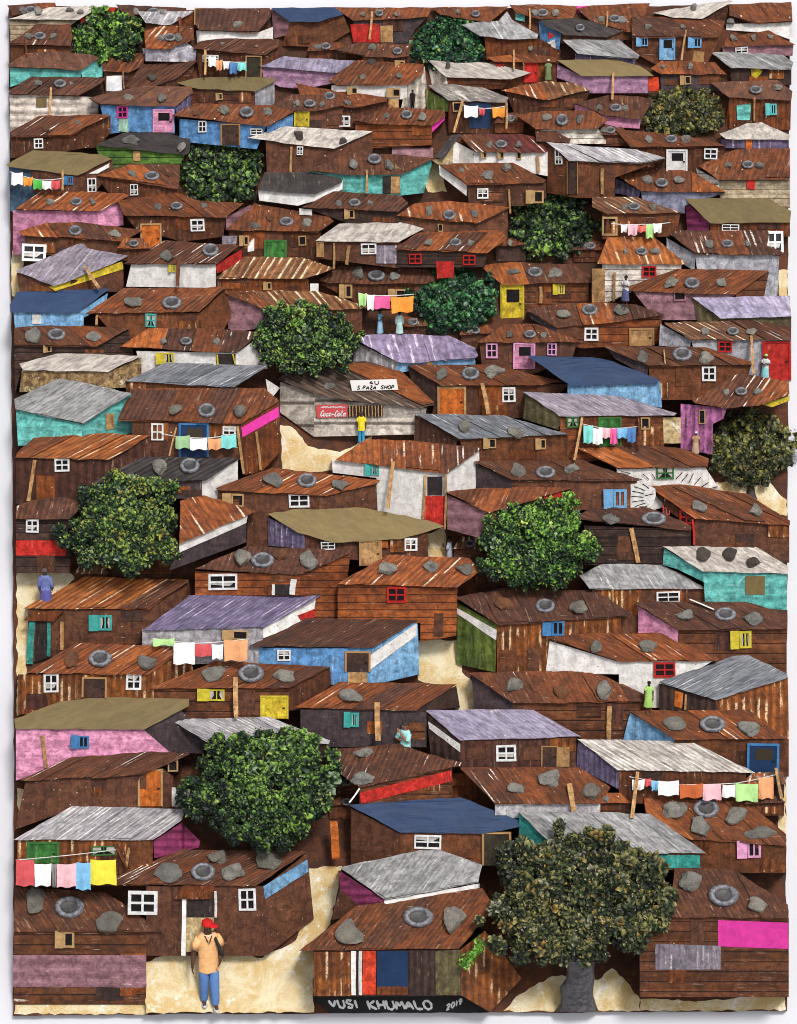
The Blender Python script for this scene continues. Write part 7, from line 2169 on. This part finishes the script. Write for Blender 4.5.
# shop with its boards
shop = next(h for h in houses if h.wallmat == 'greyplank')
shop.root['label'] = 'grey planked shop with lettered roof sign, red drink sign and barred counter'
sorg = shop.root.location.copy()
q = [(350, 380.4), (396.4, 379), (398.3, 389.8), (352, 390.8)]
nf = lambda x, y: n_roof(shop, 385) + 0.10 + 0.45 * S * (390 - y)
mb = MB(sorg)
solid_quad(mb, q, nf, 0, 0.04)
sb = link('sign_board', mb.mesh('sign_board'), MATS['white'], shop.root)
tag(sb, 'white hand lettered roof sign')
for word in (strokes('4U', 369, 379, 384.4, 3.4, seed=4), strokes('S.PAZA', 357, 376, 389.4, 3.6, slant=.2, seed=6, gap=.2), strokes('SHOP', 380.5, 394, 389.0, 3.6, slant=.2, seed=9, gap=.2)):
    mb = MB(sorg)
    for k_, pl in enumerate(word):
        ribbon(mb, pl, .9, lambda x, y, q=k_: nf(x, y) + 0.006 + .0007 * q)
    link('lettering', mb.mesh('lettering', fix=False), MATS['black'], sb)
nfw = lambda x, y: n_wall(shop, x, y) + 0.045
mb = MB(sorg)
solid_quad(mb, [(315.8, 405), (346.6, 404.2), (348, 417), (317, 418)], nfw, 0, 0.03)
sb = link('sign_board', mb.mesh('sign_board'), MATS['palered'], shop.root)
tag(sb, 'red drink sign with white script')
top_line = [[(321 + 2.4 * i + d, 408.3 - (e if i % 3 else e * .7)) for d, e in ((0, 0), (.3, 2.3), (1.0, .6), (1.5, 2.2), (2.4, .4))] for i in range(10)]
for word, wd_ in ((strokes('Coca-Cola', 320, 345.5, 416.2, 5.0, slant=.25, seed=4, gap=.05), 1.0), ([[p_ for st_ in top_line for p_ in st_]], .6)):
    mb = MB(sorg)
    for k_, pl in enumerate(word):
        ribbon(mb, pl, wd_, lambda x, y, q=k_: nfw(x, y) + 0.006 + .0006 * q)
    link('lettering', mb.mesh('lettering', fix=False), MATS['paint_white'], sb)
mb = MB(sorg)
solid_quad(mb, [(348.5, 406), (383, 405.5), (383, 416.5), (348.5, 417)], nfw, -0.01, 0.03)
op = link('counter_opening', mb.mesh('counter_opening'), MATS['dkplum'], shop.root)
for i in range(11):
    bx_ = 349.6 + 3.2 * i
    mb = bar_mesh((bx_, 405.5), (bx_ + .2, 416.6), 1.1, nfw(bx_, 405.5) + .03, nfw(bx_, 416) + .03, sorg, .03)
    link('bar', mb.mesh('bar'), MATS['tan'], op)

# black brush strokes fanning out over the white wall left of the right edge tree
fan = next(h for h in houses if h.wallmat == 'whitestroke')
fan2 = next(h for h in houses if any(c == 'ltblue' for c, _ in h.N) and any(p == 'white' for p, _ in h.P) and abs(h.cx - 606) < 30)
FX = lambda x, y: (592 + x / 3.888, 375 + y / 3.888)
for hs, rays in ((fan, [((112, 376), (150, 384)), ((150, 398), (196, 408)), ((196, 384), (222, 408)), ((326, 404), (352, 378)), ((348, 414), (374, 384)), ((376, 420), (394, 382)), ((398, 426), (424, 396)), ((424, 436), (456, 416)), ((446, 446), (490, 434)), ((232, 384), (246, 408))]),
                 (fan2, [((164, 434), (206, 450)), ((156, 452), (202, 462)), ((153, 472), (200, 476)), ((155, 494), (204, 488)), ((166, 512), (208, 498)), ((190, 520), (216, 508)), ((206, 470), (240, 462)), ((196, 424), (222, 442))])):
    for q, (a, b) in enumerate(rays):
        mb = MB(hs.root.location)
        ribbon(mb, [FX(*a), FX((a[0] + b[0]) / 2 + 1.5, (a[1] + b[1]) / 2 - 1.5), FX(*b)], .75, lambda x, y: n_wall(hs, x, y) + 0.034)
        link('brush_stroke', mb.mesh('brush_stroke', fix=False), MATS['black'], hs.root)


# ------------------------------------------------------------------ light, world, camera
sun_el, sun_az = math.radians(50), math.radians(18)   # azimuth to the right of the viewer
sd = Vector((math.cos(sun_el) * math.sin(sun_az), -math.cos(sun_el) * math.cos(sun_az), math.sin(sun_el)))
L = bpy.data.lights.new('sun', 'SUN')
L.energy = 2.6
L.angle = math.radians(9)
L.color = (1.0, 0.96, 0.91)
lo = bpy.data.objects.new('sun', L)
col.objects.link(lo)
lo.rotation_euler = (-sd).to_track_quat('-Z', 'Y').to_euler()
lo.location = sd * 40 + ORIGIN
w = bpy.data.worlds.new('World')
scene.world = w
w.use_nodes = True
nt = w.node_tree
sky = nt.nodes.new('ShaderNodeTexSky')
sky.sky_type = 'NISHITA'
sky.sun_disc = False
sky.sun_elevation = sun_el
sky.sun_rotation = math.atan2(sd.x, sd.y)
sky.air_density = 1.0
sky.dust_density = 3.0
bg = nt.nodes['Background']
hz = nt.nodes.new('ShaderNodeHueSaturation')      # thin high haze takes the blue out of the sky
hz.inputs['Saturation'].default_value = 0.3
nt.links.new(sky.outputs[0], hz.inputs['Color'])
nt.links.new(hz.outputs[0], bg.inputs[0])
bg.inputs[1].default_value = 0.14

cam = bpy.data.cameras.new('camera')
cam.sensor_width = 36
cam.lens = 36 * D / (1024 * S)
cam.clip_start = 1
cam.clip_end = 500
co = bpy.data.objects.new('camera', cam)
col.objects.link(co)
co.location = ORIGIN + XV * ((398.5 - CX) * S) + NV * D
co.rotation_euler = (-NV).to_track_quat('-Z', 'Y').to_euler()
scene.camera = co
scene.view_settings.view_transform = 'Standard'
scene.view_settings.look = 'None'
scene.view_settings.exposure = 0
scene.view_settings.gamma = 1
scene.cycles.filter_width = 1.0
